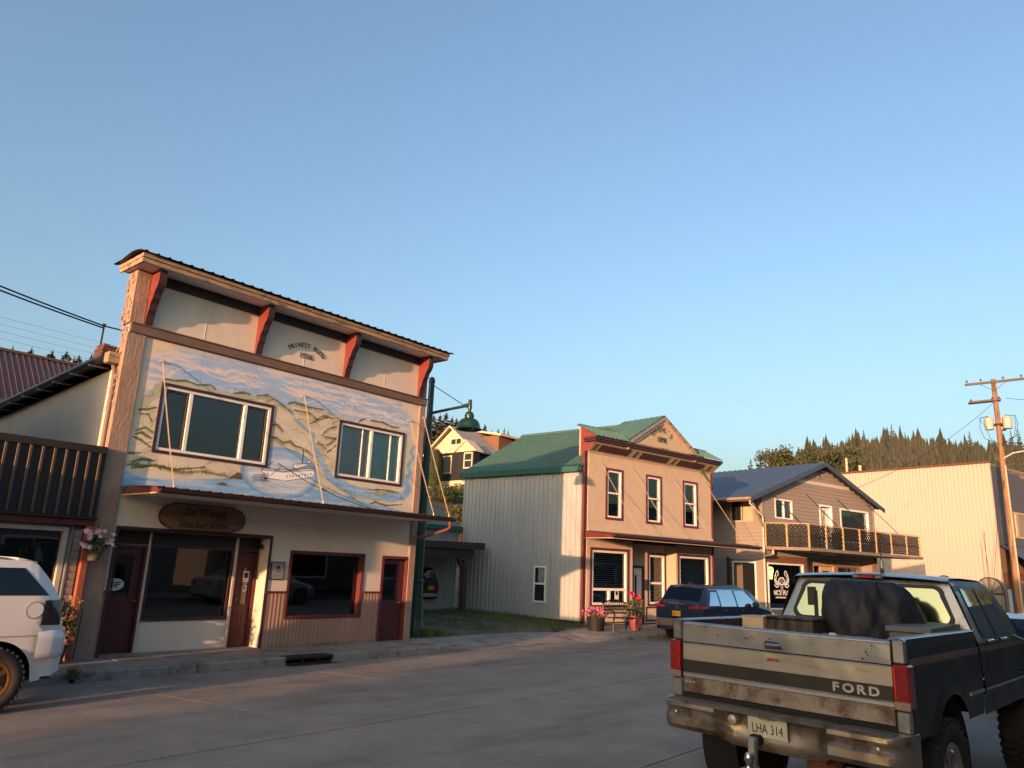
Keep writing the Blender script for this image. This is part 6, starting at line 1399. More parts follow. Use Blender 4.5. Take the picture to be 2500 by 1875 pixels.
MB().lathe([(0,0),(.22,0),(.29,.36),(.31,.42),(.27,.42),(.25,.36),(0,.35)], (0,0,0), 18).build('tub', mat('black_plastic_tub', (.018,.018,.02), .5), P1, smooth=50)
leafball(MB(), (0,0,.50), .36, .34, .17, 260, .05, rr).build('foliage', m_plantleaf, P1); blossoms(MB(), [(rr.gauss(0,.19), rr.gauss(0,.19), .46+rr.uniform(0,.26)) for _ in range(120)], .045, rr).build('blossoms', m_petp, P1)
P2 = thing('flower_pot', 'pink clay pot with tall red flowers right of the iron bench', 'flower pot', (22.38, 13.52, .135))
MB().lathe([(0,0),(.14,0),(.20,.16),(.22,.32),(.205,.42),(.225,.46),(.19,.46),(.18,.40),(0,.38)], (0,0,0), 18).build('pot', mat('pink_pot', (.33,.085,.095), .5), P2, smooth=50)
leafball(MB(), (0,0,.72), .32, .3, .32, 240, .06, rr).build('foliage', m_plantleaf, P2)
b = MB(); tops = [(-.30,.0,1.20),(.02,-.05,1.06),(.28,-.02,.88),(.10,.1,1.0),(.35,.05,.80)]
for (x, y, z) in tops: b.tube([(0,0,.4),(x*.5,y*.5,.8),(x,y,z)], .008, 4)
b.build('stems', m_plantleaf, P2, kind='stuff')
blossoms(MB(), [(x+rr.gauss(0,.03), y-.02+rr.gauss(0,.03), z+rr.gauss(0,.03)) for (x, y, z) in tops[:4] for _ in range(4)], .09, rr).build('blossoms', m_petr, P2)
# ================================================================== what stands outside the picture and throws the long shadows
def plain_building(name, label, x0, x1, y0, y1, h, wallc, face, wins, canopy=None):
    t = thing(name, label, 'building', (x0, y0 if face < 0 else y1, 0)); m = mat(name+'_wall', wallc, .75, var=.1, scale=1)
    D = y1-y0; s = 1 if face < 0 else -1                      # front on the y0 side when face < 0
    MB().box((0,0,0),(x1-x0,s*D,h)).build('wall', m, t); MB().box((-.0,-s*.0,h),(x1-x0+.0,s*(D+.0),h+.2)).build('roof', m_metalroof, t)
    for (a, c, e, f) in wins:
        w = MB().wall(a, c, e, f, [(a+.1,c-.1,e+.1,f-.1)], -s*.08, -s*.003).build('window', m_white, t); MB().face([(a+.1,-s*.03,e+.1),(c-.1,-s*.03,e+.1),(c-.1,-s*.03,f-.1),(a+.1,-s*.03,f-.1)]).build('pane', _M['dark_pane'], w)
    if canopy: MB().cham((canopy[0],-s*canopy[1],canopy[2]),(canopy[3],-s*.002,canopy[4]),.02).build('canopy', m_dkpanel, t)
    return t
plain_building('grey_storefront', 'grey clapboard storefront across the street, out of the frame', -2, 16, -15, -3.0, 6.2, (.20,.20,.21), 1, [(2,4.5,.8,2.4),(6,8.5,.8,2.4),(11,14,.8,2.4),(3,4.4,3.8,5.2),(8,9.4,3.8,5.2),(12.5,13.9,3.8,5.2)])
plain_building('corner_hall', 'dark hall farther along the near side of the street, out of the frame', 23, 60, -30, -10.5, 7.0, (.10,.095,.09), 1, [(3,6,.8,2.5),(10,13,.8,2.5),(18,21,.8,2.5)])
plain_building('long_storefront', 'long dark storefront down the street on the near side, out of the frame', -60, -22, -16, -3.0, 7.2, (.16,.13,.11), 1, [(4,8,.8,2.5),(12,16,.8,2.5),(22,26,.8,2.5),(31,35,.8,2.5)])
plain_building('unseen_brown_storey', 'unseen brown upper storey added left of the frame to shade the mural building', -9, 2.85, 14.85, 23.5, 6.0, (.13,.10,.08), -1, [(1.5,3.4,4.0,5.4),(7.5,9.4,4.0,5.4)], (0,2.15,2.56,11.2,3.50))  # unseen storey and canopy, added to shade the mural building's walls
# ================================================================== vehicles
m_tyre = mat('tyre_rubber', (.016,.016,.017), .8, var=.25, scale=12, bump=.3, bscale=60); m_rim = mat('alloy_rim', (.38,.37,.36), .3, metal=.9, var=.1); m_under = mat('underbody_black', (.010,.010,.011), .9, var=.2)
m_carglass = glass_mat('car_glass', (.09,.11,.12), 1.52, boost=1.1, refl=(.62,.72,.78)); m_lampred = mat('red_lamp_lens', (.30,.012,.015), .18, var=.1, spec=.6); m_lampclr = mat('clear_lamp_lens', (.55,.53,.5), .15, var=.05, spec=.6)
m_blackpl = mat('black_plastic', (.020,.020,.021), .55, var=.1); m_chrome = mat('chrome', (.62,.61,.60), .16, metal=1.0, var=.06)
def interp(pts):
    xs = [p[0] for p in pts]; ys = [p[1] for p in pts]
    return lambda x: float(np.interp(x, xs, ys))
_WH = {}
def wheel(parent, x, y, z, r, w, side, rimm, key, lugs=False, spokes=5):
    """wheel > tyre, rim; side +1 = left"""
    hub = MB().lathe([(0,.46*w),(.05,.46*w),(.06,.40*w),(.06,.1*w)], (0,0,0), 10, 'y').build('wheel', rimm, parent, loc=(x, y, z))
    if side < 0: hub.rotation_euler = (0, 0, math.pi)
    if key not in _WH:
        t = MB().lathe([(r*.62,-.42*w),(r*.80,-.50*w),(r*.95,-.46*w),(r,-.36*w),(r*1.005,0),(r,.36*w),(r*.95,.46*w),(r*.80,.50*w),(r*.64,.44*w),(r*.60,.2*w)], (0,0,0), 40, 'y')
        if lugs:
            for k in range(34):
                a = 2*math.pi*k/34
                for s in (-1, 1):
                    a2 = a+(.09 if s > 0 else 0); ca, sa = math.cos(a2), math.sin(a2); ca2, sa2 = math.cos(a2+.10), math.sin(a2+.10)
                    R0, R1 = r*.985, r*1.035
                    P = lambda c, s_, rr_, yy: (rr_*s_, yy, rr_*c)
                    ya, yb = s*.05*w, s*.48*w
                    t.hexa([P(ca,sa,R0,ya),P(ca2,sa2,R0,ya),P(ca2,sa2,R0*.97,yb),P(ca,sa,R0*.97,yb),P(ca,sa,R1,ya),P(ca2,sa2,R1,ya),P(ca2,sa2,R1*.985,yb),P(ca,sa,R1*.985,yb)])
        rm = MB().lathe([(r*.60,.20*w),(r*.635,.40*w),(r*.62,.43*w),(r*.56,.42*w),(r*.53,.25*w),(r*.5,.0)], (0,0,0), 32, 'y')
        for k in range(spokes):
            a = 2*math.pi*k/spokes; 
            def Q(rr_, da, yy): return (rr_*math.sin(a+da), yy, rr_*math.cos(a+da))
            rm.hexa([Q(.04,-.9,.22*w),Q(.04,.9,.22*w),Q(r*.56,.13,.20*w),Q(r*.56,-.13,.20*w),Q(.04,-.9,.36*w),Q(.04,.9,.36*w),Q(r*.56,.11,.36*w),Q(r*.56,-.11,.36*w)])
        dk = MB().lathe([(0,.05*w),(r*.5,.05*w)], (0,0,0), 20, 'y')
        _WH[key] = (t.mesh('tyre', True), rm.mesh('rim'), dk.mesh('brake_disc'))
    obj('tyre', _WH[key][0], m_tyre, hub); obj('rim', _WH[key][1], rimm, hub); obj('brake_disc', _WH[key][2], m_under, hub)
    return hub
class Car:
    def __init__(s, root, L, sill, belt, top, wb, wt, wheels, wr, arch, paint, crown=.03):
        s.root = root; s.L = L; s.sill = sill; s.belt = interp(belt); s.top = interp(top); s.wb = interp(wb); s.wt = interp(wt); s.wheels = wheels; s.wr = wr; s.arch = arch; s.crown = crown
        xs = sorted({round(i*L/110, 4) for i in range(111)} | {p[0] for p in top} | {p[0] for p in belt}); NL, NU, NT = 7, 5, 5
        b = MB(); rows = []
        for x in xs:
            zl = s.zlow(x); zb = max(zl+.01, min(s.belt(x), s.top(x))); zt = max(zb+.002, s.top(x)); sec = []
            for i in range(NL+1): z = zl+(zb-zl)*i/NL; sec.append((s.W(x, z), z))
            for i in range(1, NU+1): z = zb+(zt-zb)*i/NU; sec.append((s.W(x, z), z))
            yt = sec[-1][0]
            for i in range(1, NT+1): y = yt*(1-i/NT); sec.append((y, zt+s.crown*(1-(y/yt)**2)))
            full = sec+[(-y, z) for y, z in sec[-2::-1]]; rows.append([(x, y, z) for y, z in full])
        n = len(rows[0])
        for r_ in rows: b.v += r_
        for i in range(len(rows)-1):
            for k in range(n-1): b.f.append((i*n+k, i*n+k+1, (i+1)*n+k+1, (i+1)*n+k)); b.m.append(0)
        b.f.append(tuple(range(n-1, -1, -1))); b.m.append(0); e = (len(rows)-1)*n; b.f.append(tuple(e+k for k in range(n))); b.m.append(0)
        s.body = b.build('body', paint, root, smooth=42)
        u = MB(); wmax = s.wb(L/2)
        u.box((.12,-wmax*.93,sill+.02),(L-.12,wmax*.93,sill+.05)); u.box((.3,-wmax*.70,sill+.05),(L-.3,wmax*.70,s.belt(L/2)-.12)); u.build('underbody', m_under, root)
    def zlow(s, x):
        z = s.sill+.10*max(0, 1-x/.35)**2+.06*max(0, 1-(s.L-x)/.35)**2
        for w in s.wheels:
            d = abs(x-w)
            if d < s.arch: z = max(z, s.wr*1.02+math.sqrt(s.arch**2-d*d))
        return z
    def W(s, x, z):
        zb, zt = s.belt(x), s.top(x); wb, wt = s.wb(x), s.wt(x)
        if z <= zb:
            t = max(0, min(1, (z-s.sill)/(zb-s.sill+1e-6))); return wb*(.945+.055*math.sin(min(1, t*1.35)*math.pi/2)-.02*max(0, t-.75)/.25)
        t = min(1, (z-zb)/(zt-zb+1e-6)); t = min(t, 1); return wb*.98+(wt-wb*.98)*(t**1.25)
    def patch(s, name, xb0, xb1, zb, xt0, xt1, zt, mt, off=.006, sides=(1, -1), parent=None, nu=8, nv=5):
        out = []
        for sd in sides:
            def fn(u, v):
                if sd < 0: u = 1-u
                x = (xb0+(xb1-xb0)*u)*(1-v)+(xt0+(xt1-xt0)*u)*v; z = zb(x)+(zt(x)-zb(x))*v if callable(zb) else zb+(zt-zb)*v
                return (x, sd*(s.W(x, z)+off), z)
            out.append(MB().grid(fn, nu, nv).build(name, mt, parent or s.root, smooth=60))
        return out
    def rear(s, name, xa, xb, f0, f1, mt, off=.008, parent=None):
        def fn(u, v):
            x = xa+(xb-xa)*v; f = f0+(f1-f0)*v; y = (1-2*u)*s.wt(x)*f
            return (x-off, y, s.top(x)+s.crown*(1-(y/s.wt(x))**2)+off*.6)
        return MB().grid(fn, 10, 8).build(name, mt, parent or s.root, smooth=60)
    def put_wheels(s, w, rimm, key, y=None, lugs=False, spokes=5):
        for x in s.wheels:
            for sd in (1, -1): wheel(s.root, x, sd*((y or s.wb(x))-w*.46), s.wr, s.wr, w, sd, rimm, key, lugs, spokes)
    def archlip(s, mt, wd=.05):
        for x in s.wheels:
            for sd in (1, -1):
                def fn(u, v):
                    a = math.pi*(.02+.96*u); r_ = s.arch+(v-.0)*wd-.004; xx = x+r_*math.cos(a); z = s.wr*1.02+r_*math.sin(a)
                    return (xx, sd*(s.W(xx, max(z, s.sill))+.012*(1-v)+.006), z)
                MB().grid(fn, 20, 2).build('arch_trim', mt, s.root)
def plate(parent, x, y, z, w, h, txt, m, ink, rot=None, small=None, small_z=.34):
    p = MB().cham((-.004,-w/2,-h/2),(.004,w/2,h/2),.003).build('number_plate', m, parent, loc=(x, y, z))
    def put(t, s_, zz, sx):
        me = text_mesh(t, s_, .0008, sx=sx); me.transform(Matrix.Rotation(R(-90), 4, 'Z') @ UP); obj('lettering', me, ink, p, loc=(-.006, 0, zz))
    if txt: put(txt, h*.60, (-.12 if small else -.06)*h, .70)
    if small: put(small, h*.24, small_z*h, .95)
    return p
# ---- white SUV at the left kerb, only its rear quarter is in the picture
JP = thing('white_suv', 'white SUV with bronze wheels parked at the left edge of the picture', 'car', (4.04, 12.02, .012), math.pi)
m_wp = mat('white_car_paint', (.55,.56,.57), .22, var=.03, coat=.6)
c = Car(JP, 4.75, .36, [(0,1.02),(.3,1.38),(3.1,1.36),(3.5,1.25),(4.75,1.08)], [(0,.99),(.07,1.02),(.12,1.34),(.30,1.62),(.46,1.80),(.56,1.845),(1.2,1.87),(2.6,1.84),(3.4,1.30),(4.5,1.18),(4.75,.95)], [(0,.80),(.12,.89),(.4,.93),(4.2,.92),(4.75,.75)], [(0,.76),(.12,.82),(.5,.79),(2.6,.78),(3.4,.86),(4.75,.70)], (.83, 3.6), .40, .47, m_wp)
c.put_wheels(.26, mat('bronze_rim', (.22,.12,.05), .4, metal=.7, var=.1), 'jeep', y=.95, lugs=True, spokes=6)
wins = c.patch('side_window', .30, 1.15, 1.42, .62, 1.15, 1.76, m_carglass); c.patch('side_window', 1.24, 2.0, 1.42, 1.24, 1.95, 1.77, m_carglass); c.patch('side_window', 2.08, 3.15, 1.42, 2.05, 2.68, 1.76, m_carglass)
c.patch('tail_light', .12, .36, 1.05, .10, .34, 1.36, mat('smoked_lamp_lens', (.045,.025,.028), .15, spec=.6), .012)
c.rear('rear_window', .16, .44, .88, .92, m_carglass)
c.patch('arch_flare', .26, 1.40, .93, .40, 1.26, 1.06, m_wp, .028)
_bp = [(.38,.975),(.22,.975),(.10,.95),(.02,.87),(-.03,.70),(-.05,.40),(-.055,0)]; _bp = _bp+[(x, -y) for x, y in _bp[-2::-1]]
_pf = [(.05,.63),(.0,.66),(-.012,.72),(-.012,.88),(.0,.95),(.05,.985)]
b = MB()
for k, (x, y) in enumerate(_bp):
    a, c_ = _bp[max(0, k-1)], _bp[min(len(_bp)-1, k+1)]; tx, ty = c_[0]-a[0], c_[1]-a[1]; L = math.hypot(tx, ty); nx, ny = -ty/L, tx/L      # inward normal
    if nx < 0 and abs(y) < .8: nx, ny = -nx, -ny
    if abs(y) >= .8: ny = -abs(ny) if y > 0 else abs(ny); nx = abs(nx)
    for (o_, z) in _pf: b.v.append((x+nx*o_, y+ny*o_, z))
n = len(_pf)
for i in range(len(_bp)-1):
    for k in range(n-1): b.f.append((i*n+k, i*n+k+1, (i+1)*n+k+1, (i+1)*n+k)); b.m.append(0)
b.build('rear_bumper', m_wp, JP, smooth=50)
fd = MB().lathe([(.0,.0),(.098,.0),(.10,-.012)], (0,0,0), 24, 'y').build('fuel_door', m_wp, JP, loc=(.45, c.W(.45,1.24)+.010, 1.24)); MB().lathe([(.099,.003),(.106,.003)], (0,0,0), 28, 'y', cap=False).build('gap', m_blackpl, fd)
MB().hexa([(.44,-.62,1.80),(.44,.62,1.80),(.66,.62,1.86),(.66,-.62,1.86),(.42,-.62,1.835),(.42,.62,1.835),(.66,.62,1.885),(.66,-.62,1.885)]).build('spoiler', m_wp, JP)
# ---- dark blue SUV at the far kerb
BS = thing('blue_suv', 'dark blue SUV parked nose-away in front of the beige shop', 'car', (21.45, 11.5, .02), R(-8))
m_bp = mat('dark_blue_paint', (.014,.021,.052), .18, var=.04, coat=.8)
c = Car(BS, 4.65, .30, [(0,1.00),(.25,1.06),(3.0,1.04),(3.6,1.0),(4.65,.80)], [(0,1.06),(.10,1.10),(.22,1.22),(.46,1.56),(.56,1.64),(1.0,1.68),(2.2,1.70),(2.9,1.55),(3.6,1.10),(4.3,.98),(4.65,.72)], [(0,.80),(.10,.87),(.4,.92),(4.0,.91),(4.65,.70)], [(0,.76),(.22,.74),(.5,.66),(2.2,.68),(3.6,.80),(4.65,.60)], (.92, 3.62), .36, .43, m_bp)
c.put_wheels(.23, mat('dark_alloy_rim', (.16,.16,.17), .35, metal=.8), 'rogue')
c.archlip(m_blackpl, .09)
c.patch('sill_cladding', 1.36, 3.18, .32, 1.36, 3.18, .50, m_blackpl, .008)
c.patch('side_window', .42, .98, 1.10, .70, 1.00, 1.50, m_carglass, .004); c.patch('side_window', 1.06, 1.92, 1.08, 1.06, 1.88, 1.56, m_carglass); c.patch('side_window', 2.0, 3.18, 1.07, 1.97, 2.55, 1.55, m_carglass)
for (a, e) in ((.60,1.3),(1.3,2.2)): pass
c.patch('window_chrome', .62, 2.62, 1.565, .68, 2.55, 1.585, m_chrome, .010, nv=1, nu=14)
c.rear('rear_window', .20, .47, .93, .93, m_carglass); c.rear('spoiler', .47, .60, .96, .96, m_bp, .02)
for sd in (1,-1):
    MB().hexa([(-.012,sd*.46,.99),(-.012,sd*.84,1.01),(.30,sd*.925,1.02),(.10,sd*.46,1.0),(-.012,sd*.46,1.05),(-.012,sd*.84,1.08),(.32,sd*.90,1.09),(.10,sd*.46,1.06)]).build('tail_light', m_lampred, BS)
    MB().cham((.45,sd*.93,1.02),(.47,sd*.94,1.03),.003).build('badge', m_chrome, BS)
MB().cham((-.035,-.80,.42),(.06,.80,.66),.03).build('rear_bumper', mat('grey_brown_cladding', (.12,.095,.08), .6), BS); MB().cham((-.05,-.62,.32),(.06,.62,.44),.03).build('rear_diffuser', m_blackpl, BS)
for sd in (1,-1): MB().cham((-.055,sd*.70,.50),(-.03,sd*.58,.53),.005).build('reflector', m_lampred, BS)
MB().box((-.004,-.42,.72),(.004,.42,.90)).build('plate_recess', m_bp, BS)
plate(BS, -.010, .02, .82, .30, .15, 'KZK 308', mat('gold_plate', (.60,.30,.03), .5), m_ink)
MB().lathe([(.045,-.012),(.06,-.012),(.06,.0),(.045,.0)], (0,.0,1.0), 20, 'x').build('round_emblem', m_chrome, BS, loc=(-.004,0,0)); MB().cham((-.018,-.07,.988),(-.004,.07,1.012),.003).build('emblem_bar', m_chrome, BS)
me = text_mesh('ROGUE', .055, .004, spacing=2.2); me.transform(Matrix.Rotation(R(-90), 4, 'Z') @ UP); obj('lettering', me, m_chrome, BS, loc=(-.008,0,.915))
for sd in (1,-1): MB().cham((2.72,sd*.93,1.06),(2.92,sd*1.13,1.22),.05).build('mirror', m_blackpl, BS); 
for x in (1.15,2.1): 
    for sd in (1,-1): MB().cham((x,sd*.905,.93),(x+.20,sd*.945,.965),.008).build('door_handle', m_bp, BS)
MB().cham((.62,-.02,1.66),(.80,.02,1.76),.015).build('aerial_fin', m_bp, BS)
MB().tube([(.30,.05,1.32),(.245,-.25,1.24)], .012, 5).build('rear_wiper', m_blackpl, BS)
# ---- dark SUV under the carport
DS = thing('dark_suv', 'dark older SUV with rear spare wheel parked under the carport', 'car', (19.92, 21.35, .245), R(90))
m_dp = mat('charcoal_paint', (.022,.022,.024), .35, var=.1, coat=.3)
c = Car(DS, 4.5, .42, [(0,1.12),(3.0,1.12),(4.5,1.0)], [(0,1.16),(.05,1.20),(.16,1.52),(.26,1.60),(2.5,1.62),(3.1,1.15),(4.4,1.05),(4.5,.8)], [(0,.80),(.15,.86),(4.2,.85),(4.5,.75)], [(0,.74),(.26,.68),(2.5,.68),(3.1,.80),(4.5,.72)], (.9,3.4), .37, .45, m_dp)
c.put_wheels(.24, m_rim, 'dsuv'); c.rear('rear_window', .045, .17, .90, .92, glass_mat('pale_car_glass', (.25,.33,.36), 1.5, boost=5.0)); c.patch('side_window', .25, 1.2, 1.18, .38, 1.2, 1.52, m_carglass)
MB().cham((-.06,-.82,.50),(.08,.82,.66),.03).build('rear_bumper', m_chrome, DS)
for sd in (1,-1): MB().cham((-.015,sd*.70,.72),(.06,sd*.83,1.0),.01).build('tail_light', m_lampred, DS)
sp_ = MB().lathe([(.20,-.16),(.36,-.20),(.38,-.10),(.36,.0),(.2,.0)], (0,.35,1.02), 28, 'x').build('spare_wheel', m_tyre, DS); MB().lathe([(0,-.15),(.19,-.17),(.20,-.14)], (0,.35,1.02), 20, 'x').build('rim', m_rim, sp_)
plate(DS, -.012, -.42, .86, .30, .15, '', mat('gold_plate', (.6,.3,.03), .5), m_ink)
# ---- silver sedan ahead of the pickup
SE = thing('silver_sedan', 'silver sedan parked ahead of the pickup at the right edge', 'car', (14.7, 2.05, .115), R(-4))
m_sp = mat('silver_paint', (.40,.41,.42), .22, metal=.4, var=.04, coat=.5)
c = Car(SE, 4.55, .24, [(0,.86),(.5,.94),(3.2,.92),(4.55,.68)], [(0,.92),(.10,.98),(.75,1.04),(1.35,1.38),(1.7,1.455),(2.4,1.46),(2.8,1.38),(3.45,.98),(4.3,.82),(4.55,.6)], [(0,.70),(.15,.82),(.6,.88),(4.0,.87),(4.55,.65)], [(0,.62),(.5,.72),(1.5,.60),(2.6,.62),(3.4,.76),(4.55,.55)], (1.0,3.65), .32, .38, m_sp)
c.put_wheels(.21, m_rim, 'sedan'); c.patch('side_window', 1.05, 1.9, .98, 1.45, 1.9, 1.36, m_carglass); c.patch('side_window', 1.98, 3.05, .97, 1.97, 2.62, 1.36, m_carglass); c.rear('rear_window', .82, 1.36, .90, .92, m_carglass)
for sd in (1,-1): MB().hexa([(-.012,sd*.40,.74),(-.012,sd*.70,.74),(.34,sd*.865,.76),(.05,sd*.40,.76),(-.012,sd*.42,.92),(.02,sd*.70,.93),(.36,sd*.86,.94),(.06,sd*.42,.94)]).build('tail_light', m_lampred, SE)
MB().cham((-.05,-.74,.36),(.10,.74,.64),.04).build('rear_bumper', m_sp, SE)
# ================================================================== lifted pickup in the foreground
TR = thing('pickup_truck', 'weathered silver and black lifted pickup truck with loaded bed in the right foreground', 'pickup truck', (6.17, 2.42, 0), R(-3.5))
m_ts = mat('worn_silver_paint', (.30,.305,.315), .30, metal=.75, var=.16, scale=2.2, col2=(.15,.12,.10), thr=.62, soft=.10, scale2=2.6, stretch2=(1,1,1.4), spec=.5, bump=.05, bscale=8)
m_tb = mat('black_truck_paint', (.014,.0145,.016), .42, var=.25, scale=3, col2=(.045,.035,.03), thr=.60, soft=.1, scale2=2.2, coat=0.0, spec=.3)
m_gold = mat('champagne_panel', (.37,.35,.305), .32, metal=.65, var=.10, scale=2.0, stretch=(1,.5,2), col2=(.26,.22,.17), thr=.66, soft=.10, scale2=3)
m_dirty = mat('dirty_lower_panel', (.23,.20,.175), .5, metal=.4, var=.25, scale=4, col2=(.09,.05,.04), thr=.54, soft=.1, scale2=4)
m_bump = mat('tarnished_bumper', (.27,.23,.19), .38, metal=.75, var=.22, scale=4, col2=(.13,.095,.07), thr=.55, soft=.1, scale2=4.5, bump=.15, bscale=20)
m_rust = mat('rust', (.16,.065,.035), .85, var=.3, scale=9); m_brst = mat('brown_stripe', (.115,.075,.055), .5, var=.2, scale=3)
AX, AZ, AR, GZ = .98, .60, .56, .13
WTR = .46
def side_y(z):            # outer half width of the bed sides by height
    return float(np.interp(z, [.93,1.05,1.20,1.42,1.48,1.50,1.60,1.66], [.945,.965,.972,.962,.955,.948,.938,.925]))
# bed sides with wheel arches
for sd in (1, -1):
    b = MB(); xs = [.0,.03,.06]+[.06+i*(2.03-.06)/60 for i in range(1, 61)]; n = 12
    for x in xs:
        d = abs(x-AX); zl = .97
        if d < AR: zl = max(zl, AZ+.06+math.sqrt(AR**2-d*d))
        rows = [zl+(1.66-zl)*i/n for i in range(n+1)]
        ed = .0 if x > .05 else (.02 if x < .01 else .006)
        for z in rows: b.v.append((x, sd*(side_y(z)-ed+.022*max(0, 1-abs(math.hypot(x-AX, z-AZ-.06)-AR)/.07)*(d < AR+.08)), z))
    for i in range(len(xs)-1):
        for k in range(n):
            q = (i*(n+1)+k, i*(n+1)+k+1, (i+1)*(n+1)+k+1, (i+1)*(n+1)+k); b.f.append(q if sd < 0 else q[::-1]); b.m.append(0)
    bs = b.build('bed_side', m_tb, TR, smooth=35)
    MB().cham((.0,sd*.84,1.648),(2.03,sd*.935,1.672),.010).build('bed_rail', m_ts, bs); MB().box((.02,sd*.835,1.10),(2.03,sd*.85,1.65)).build('inner_panel', mat('bed_liner', (.035,.033,.032), .8, var=.2), bs)
    MB().cham((-.012,sd*.868,1.495),(.05,sd*.958,1.665),.012).build('end_cap', m_ts, bs); MB().cham((-.012,sd*.868,1.03),(.05,sd*.965,1.185),.012).build('end_cap', m_ts, bs)
    MB().hexa([(.10,sd*.958,1.475),(2.03,sd*.958,1.475),(2.03,sd*.95,1.475),(.10,sd*.95,1.475),(.10,sd*.955,1.525),(2.03,sd*.955,1.525),(2.03,sd*.94,1.525),(.10,sd*.94,1.525)]).build('side_stripe', m_brst, bs)
    MB().hexa([(1.56,sd*.978,1.155),(2.03,sd*.978,1.155),(2.03,sd*.965,1.155),(1.56,sd*.965,1.155),(1.56,sd*.978,1.18),(2.03,sd*.978,1.18),(2.03,sd*.965,1.18),(1.56,sd*.965,1.18)]).build('trim_strip', m_steel, bs)
    MB().lathe([(AR-.005,-.34),(AR-.005,-.01)] if sd > 0 else [(AR-.005,.01),(AR-.005,.34)], (AX,sd*.945,AZ+.06), 40, 'y', cap=False).build('arch_liner', m_under, bs)
    # tail lamps
    tl = MB().cham((-.035,sd*.870,1.187),(.10,sd*.978,1.492),.012).build('tail_light', mat('red_tail_lens', (.20,.012,.014), .16, var=.15, scale=5, spec=.6), TR)
    MB().cham((-.038,sd*.868,1.187),(-.02,sd*.977,1.245),.004).build('reverse_lens', mat('smoky_clear_lens', (.20,.15,.13), .25, spec=.5), tl)
    MB().cham((-.040,sd*.874,1.255),(-.03,sd*.890,1.48),.003).build('reflector_strip', mat('bright_red_reflector', (.42,.02,.02), .3), tl)
MB().box((.03,-.83,1.09),(2.02,.83,1.12)).build('bed_floor', mat('bed_liner', (.035,.033,.032), .8), TR)
MB().box((1.99,-.93,1.10),(2.03,.93,1.655)).build('bed_front', m_tb, TR)
for sd in (1,-1): MB().hexa([(.62,sd*.62,1.12),(1.36,sd*.62,1.12),(1.36,sd*.834,1.12),(.62,sd*.834,1.12),(.72,sd*.66,1.34),(1.26,sd*.66,1.34),(1.26,sd*.834,1.34),(.72,sd*.834,1.34)]).build('wheel_house', _M['bed_liner'], TR)
# tailgate: dented sheet with bands
TGW = .858
def tg(name, z0, z1, m, x0=-.004, dent=0.0, nz=6, parent=None):
    q = random.Random(int(z0*100))
    bumps = [(q.uniform(-.8,.8), q.uniform(z0,z1), q.uniform(.04,.16), q.uniform(-1,1)) for _ in range(16)]
    def fn(u, v):
        y = TGW-2*TGW*u; z = z0+(z1-z0)*v; d = sum(k*math.exp(-((y-yy)**2+(z-zz)**2)/(r_*r_)) for yy, zz, r_, k in bumps)*dent
        return (x0+d, y, z)
    return MB().grid(fn, 70, nz).build(name, m, parent or gate, smooth=50)
gate = MB().cham((.014,-TGW,1.07),(.045,TGW,1.63),.01).build('tailgate', m_ts, TR)
tg('upper_panel', 1.487, 1.625, m_ts, -.006, .006, 8)
MB().tube([(.018,TGW,1.632),(.018,.3,1.630),(.018,-.15,1.628),(.018,-TGW,1.632)], .022, 8).build('top_roll', m_ts, gate, smooth=60)
tg('middle_panel', 1.337, 1.470, m_gold, -.004, .004); tg('black_stripe', 1.232, 1.337, mat('black_stripe', (.016,.015,.015), .45, var=.2, scale=4), -.008, .002)
tg('lower_band', 1.200, 1.232, m_gold, -.006, .002, 3); tg('lower_panel', 1.075, 1.198, m_dirty, -.004, .005)
MB().cham((-.012,-TGW,1.470),(-.001,TGW,1.478),.002).build('chrome_strip', m_chrome, gate); MB().box((.002,-TGW,1.4705),(.0135,TGW,1.4868)).build('groove', m_black, gate)
MB().cham((-.013,-TGW,1.226),(-.003,TGW,1.236),.002).build('chrome_strip', m_chrome, gate); MB().cham((-.013,-TGW,1.196),(-.003,TGW,1.204),.002).build('chrome_strip', m_chrome, gate)
MB().cham((-.012,-.05,1.500),(-.006,.10,1.56),.008).build('handle_bezel', m_blackpl, gate); MB().cham((-.034,-.035,1.520),(-.012,.088,1.545),.010).build('handle', m_chrome, gate)
for sd in (1,-1): MB().box((-.001,sd*TGW,1.03),(.03,sd*(TGW+.012),1.66)).build('gap', m_black, gate)
FACE = Matrix.Rotation(R(-90), 4, 'Z') @ UP
for i, ch_ in enumerate('FORD'):
    me = text_mesh(ch_, .085, .006, sx=1.25, bold=.0028); me.transform(FACE); obj('raised_letter', me, mat('brushed_letter', (.45,.44,.42), .35, metal=.7), gate, loc=(-.014, -.455-i*.092, 1.284))
me = text_mesh('#MAGA', .032, .0006, sx=.9, bold=.0008); me.transform(FACE); obj('sticker_lettering', me, mat('red_sticker', (.32,.02,.03), .5), gate, loc=(-.010, .035, 1.418))
for i in range(3): MB().cham((-.010,.84-i*.036,1.150),(-.004,.815-i*.036,1.168),.003).build('trim_badge', m_steel, gate)
_q = random.Random(12)
for (y, z, n_) in ((.25,1.57,5),(.30,1.545,3),(.05,1.59,2),(-.12,1.575,6),(-.72,1.575,5),(-.70,1.545,3),(.55,1.56,2)):      # chips and rust spots, each a flake of bare metal
    for k in range(n_):
        yy, zz, r_ = y+_q.gauss(0,.035), z+_q.gauss(0,.014), _q.uniform(.003,.012)
        MB().face([(-.0135, yy+r_*math.cos(a)*_q.uniform(.5,1.2), zz+r_*math.sin(a)*_q.uniform(.5,1.2)) for a in [-i*2*math.pi/7 for i in range(7)]]).build('rust_spot', m_rust if y > 0 else m_black, gate)
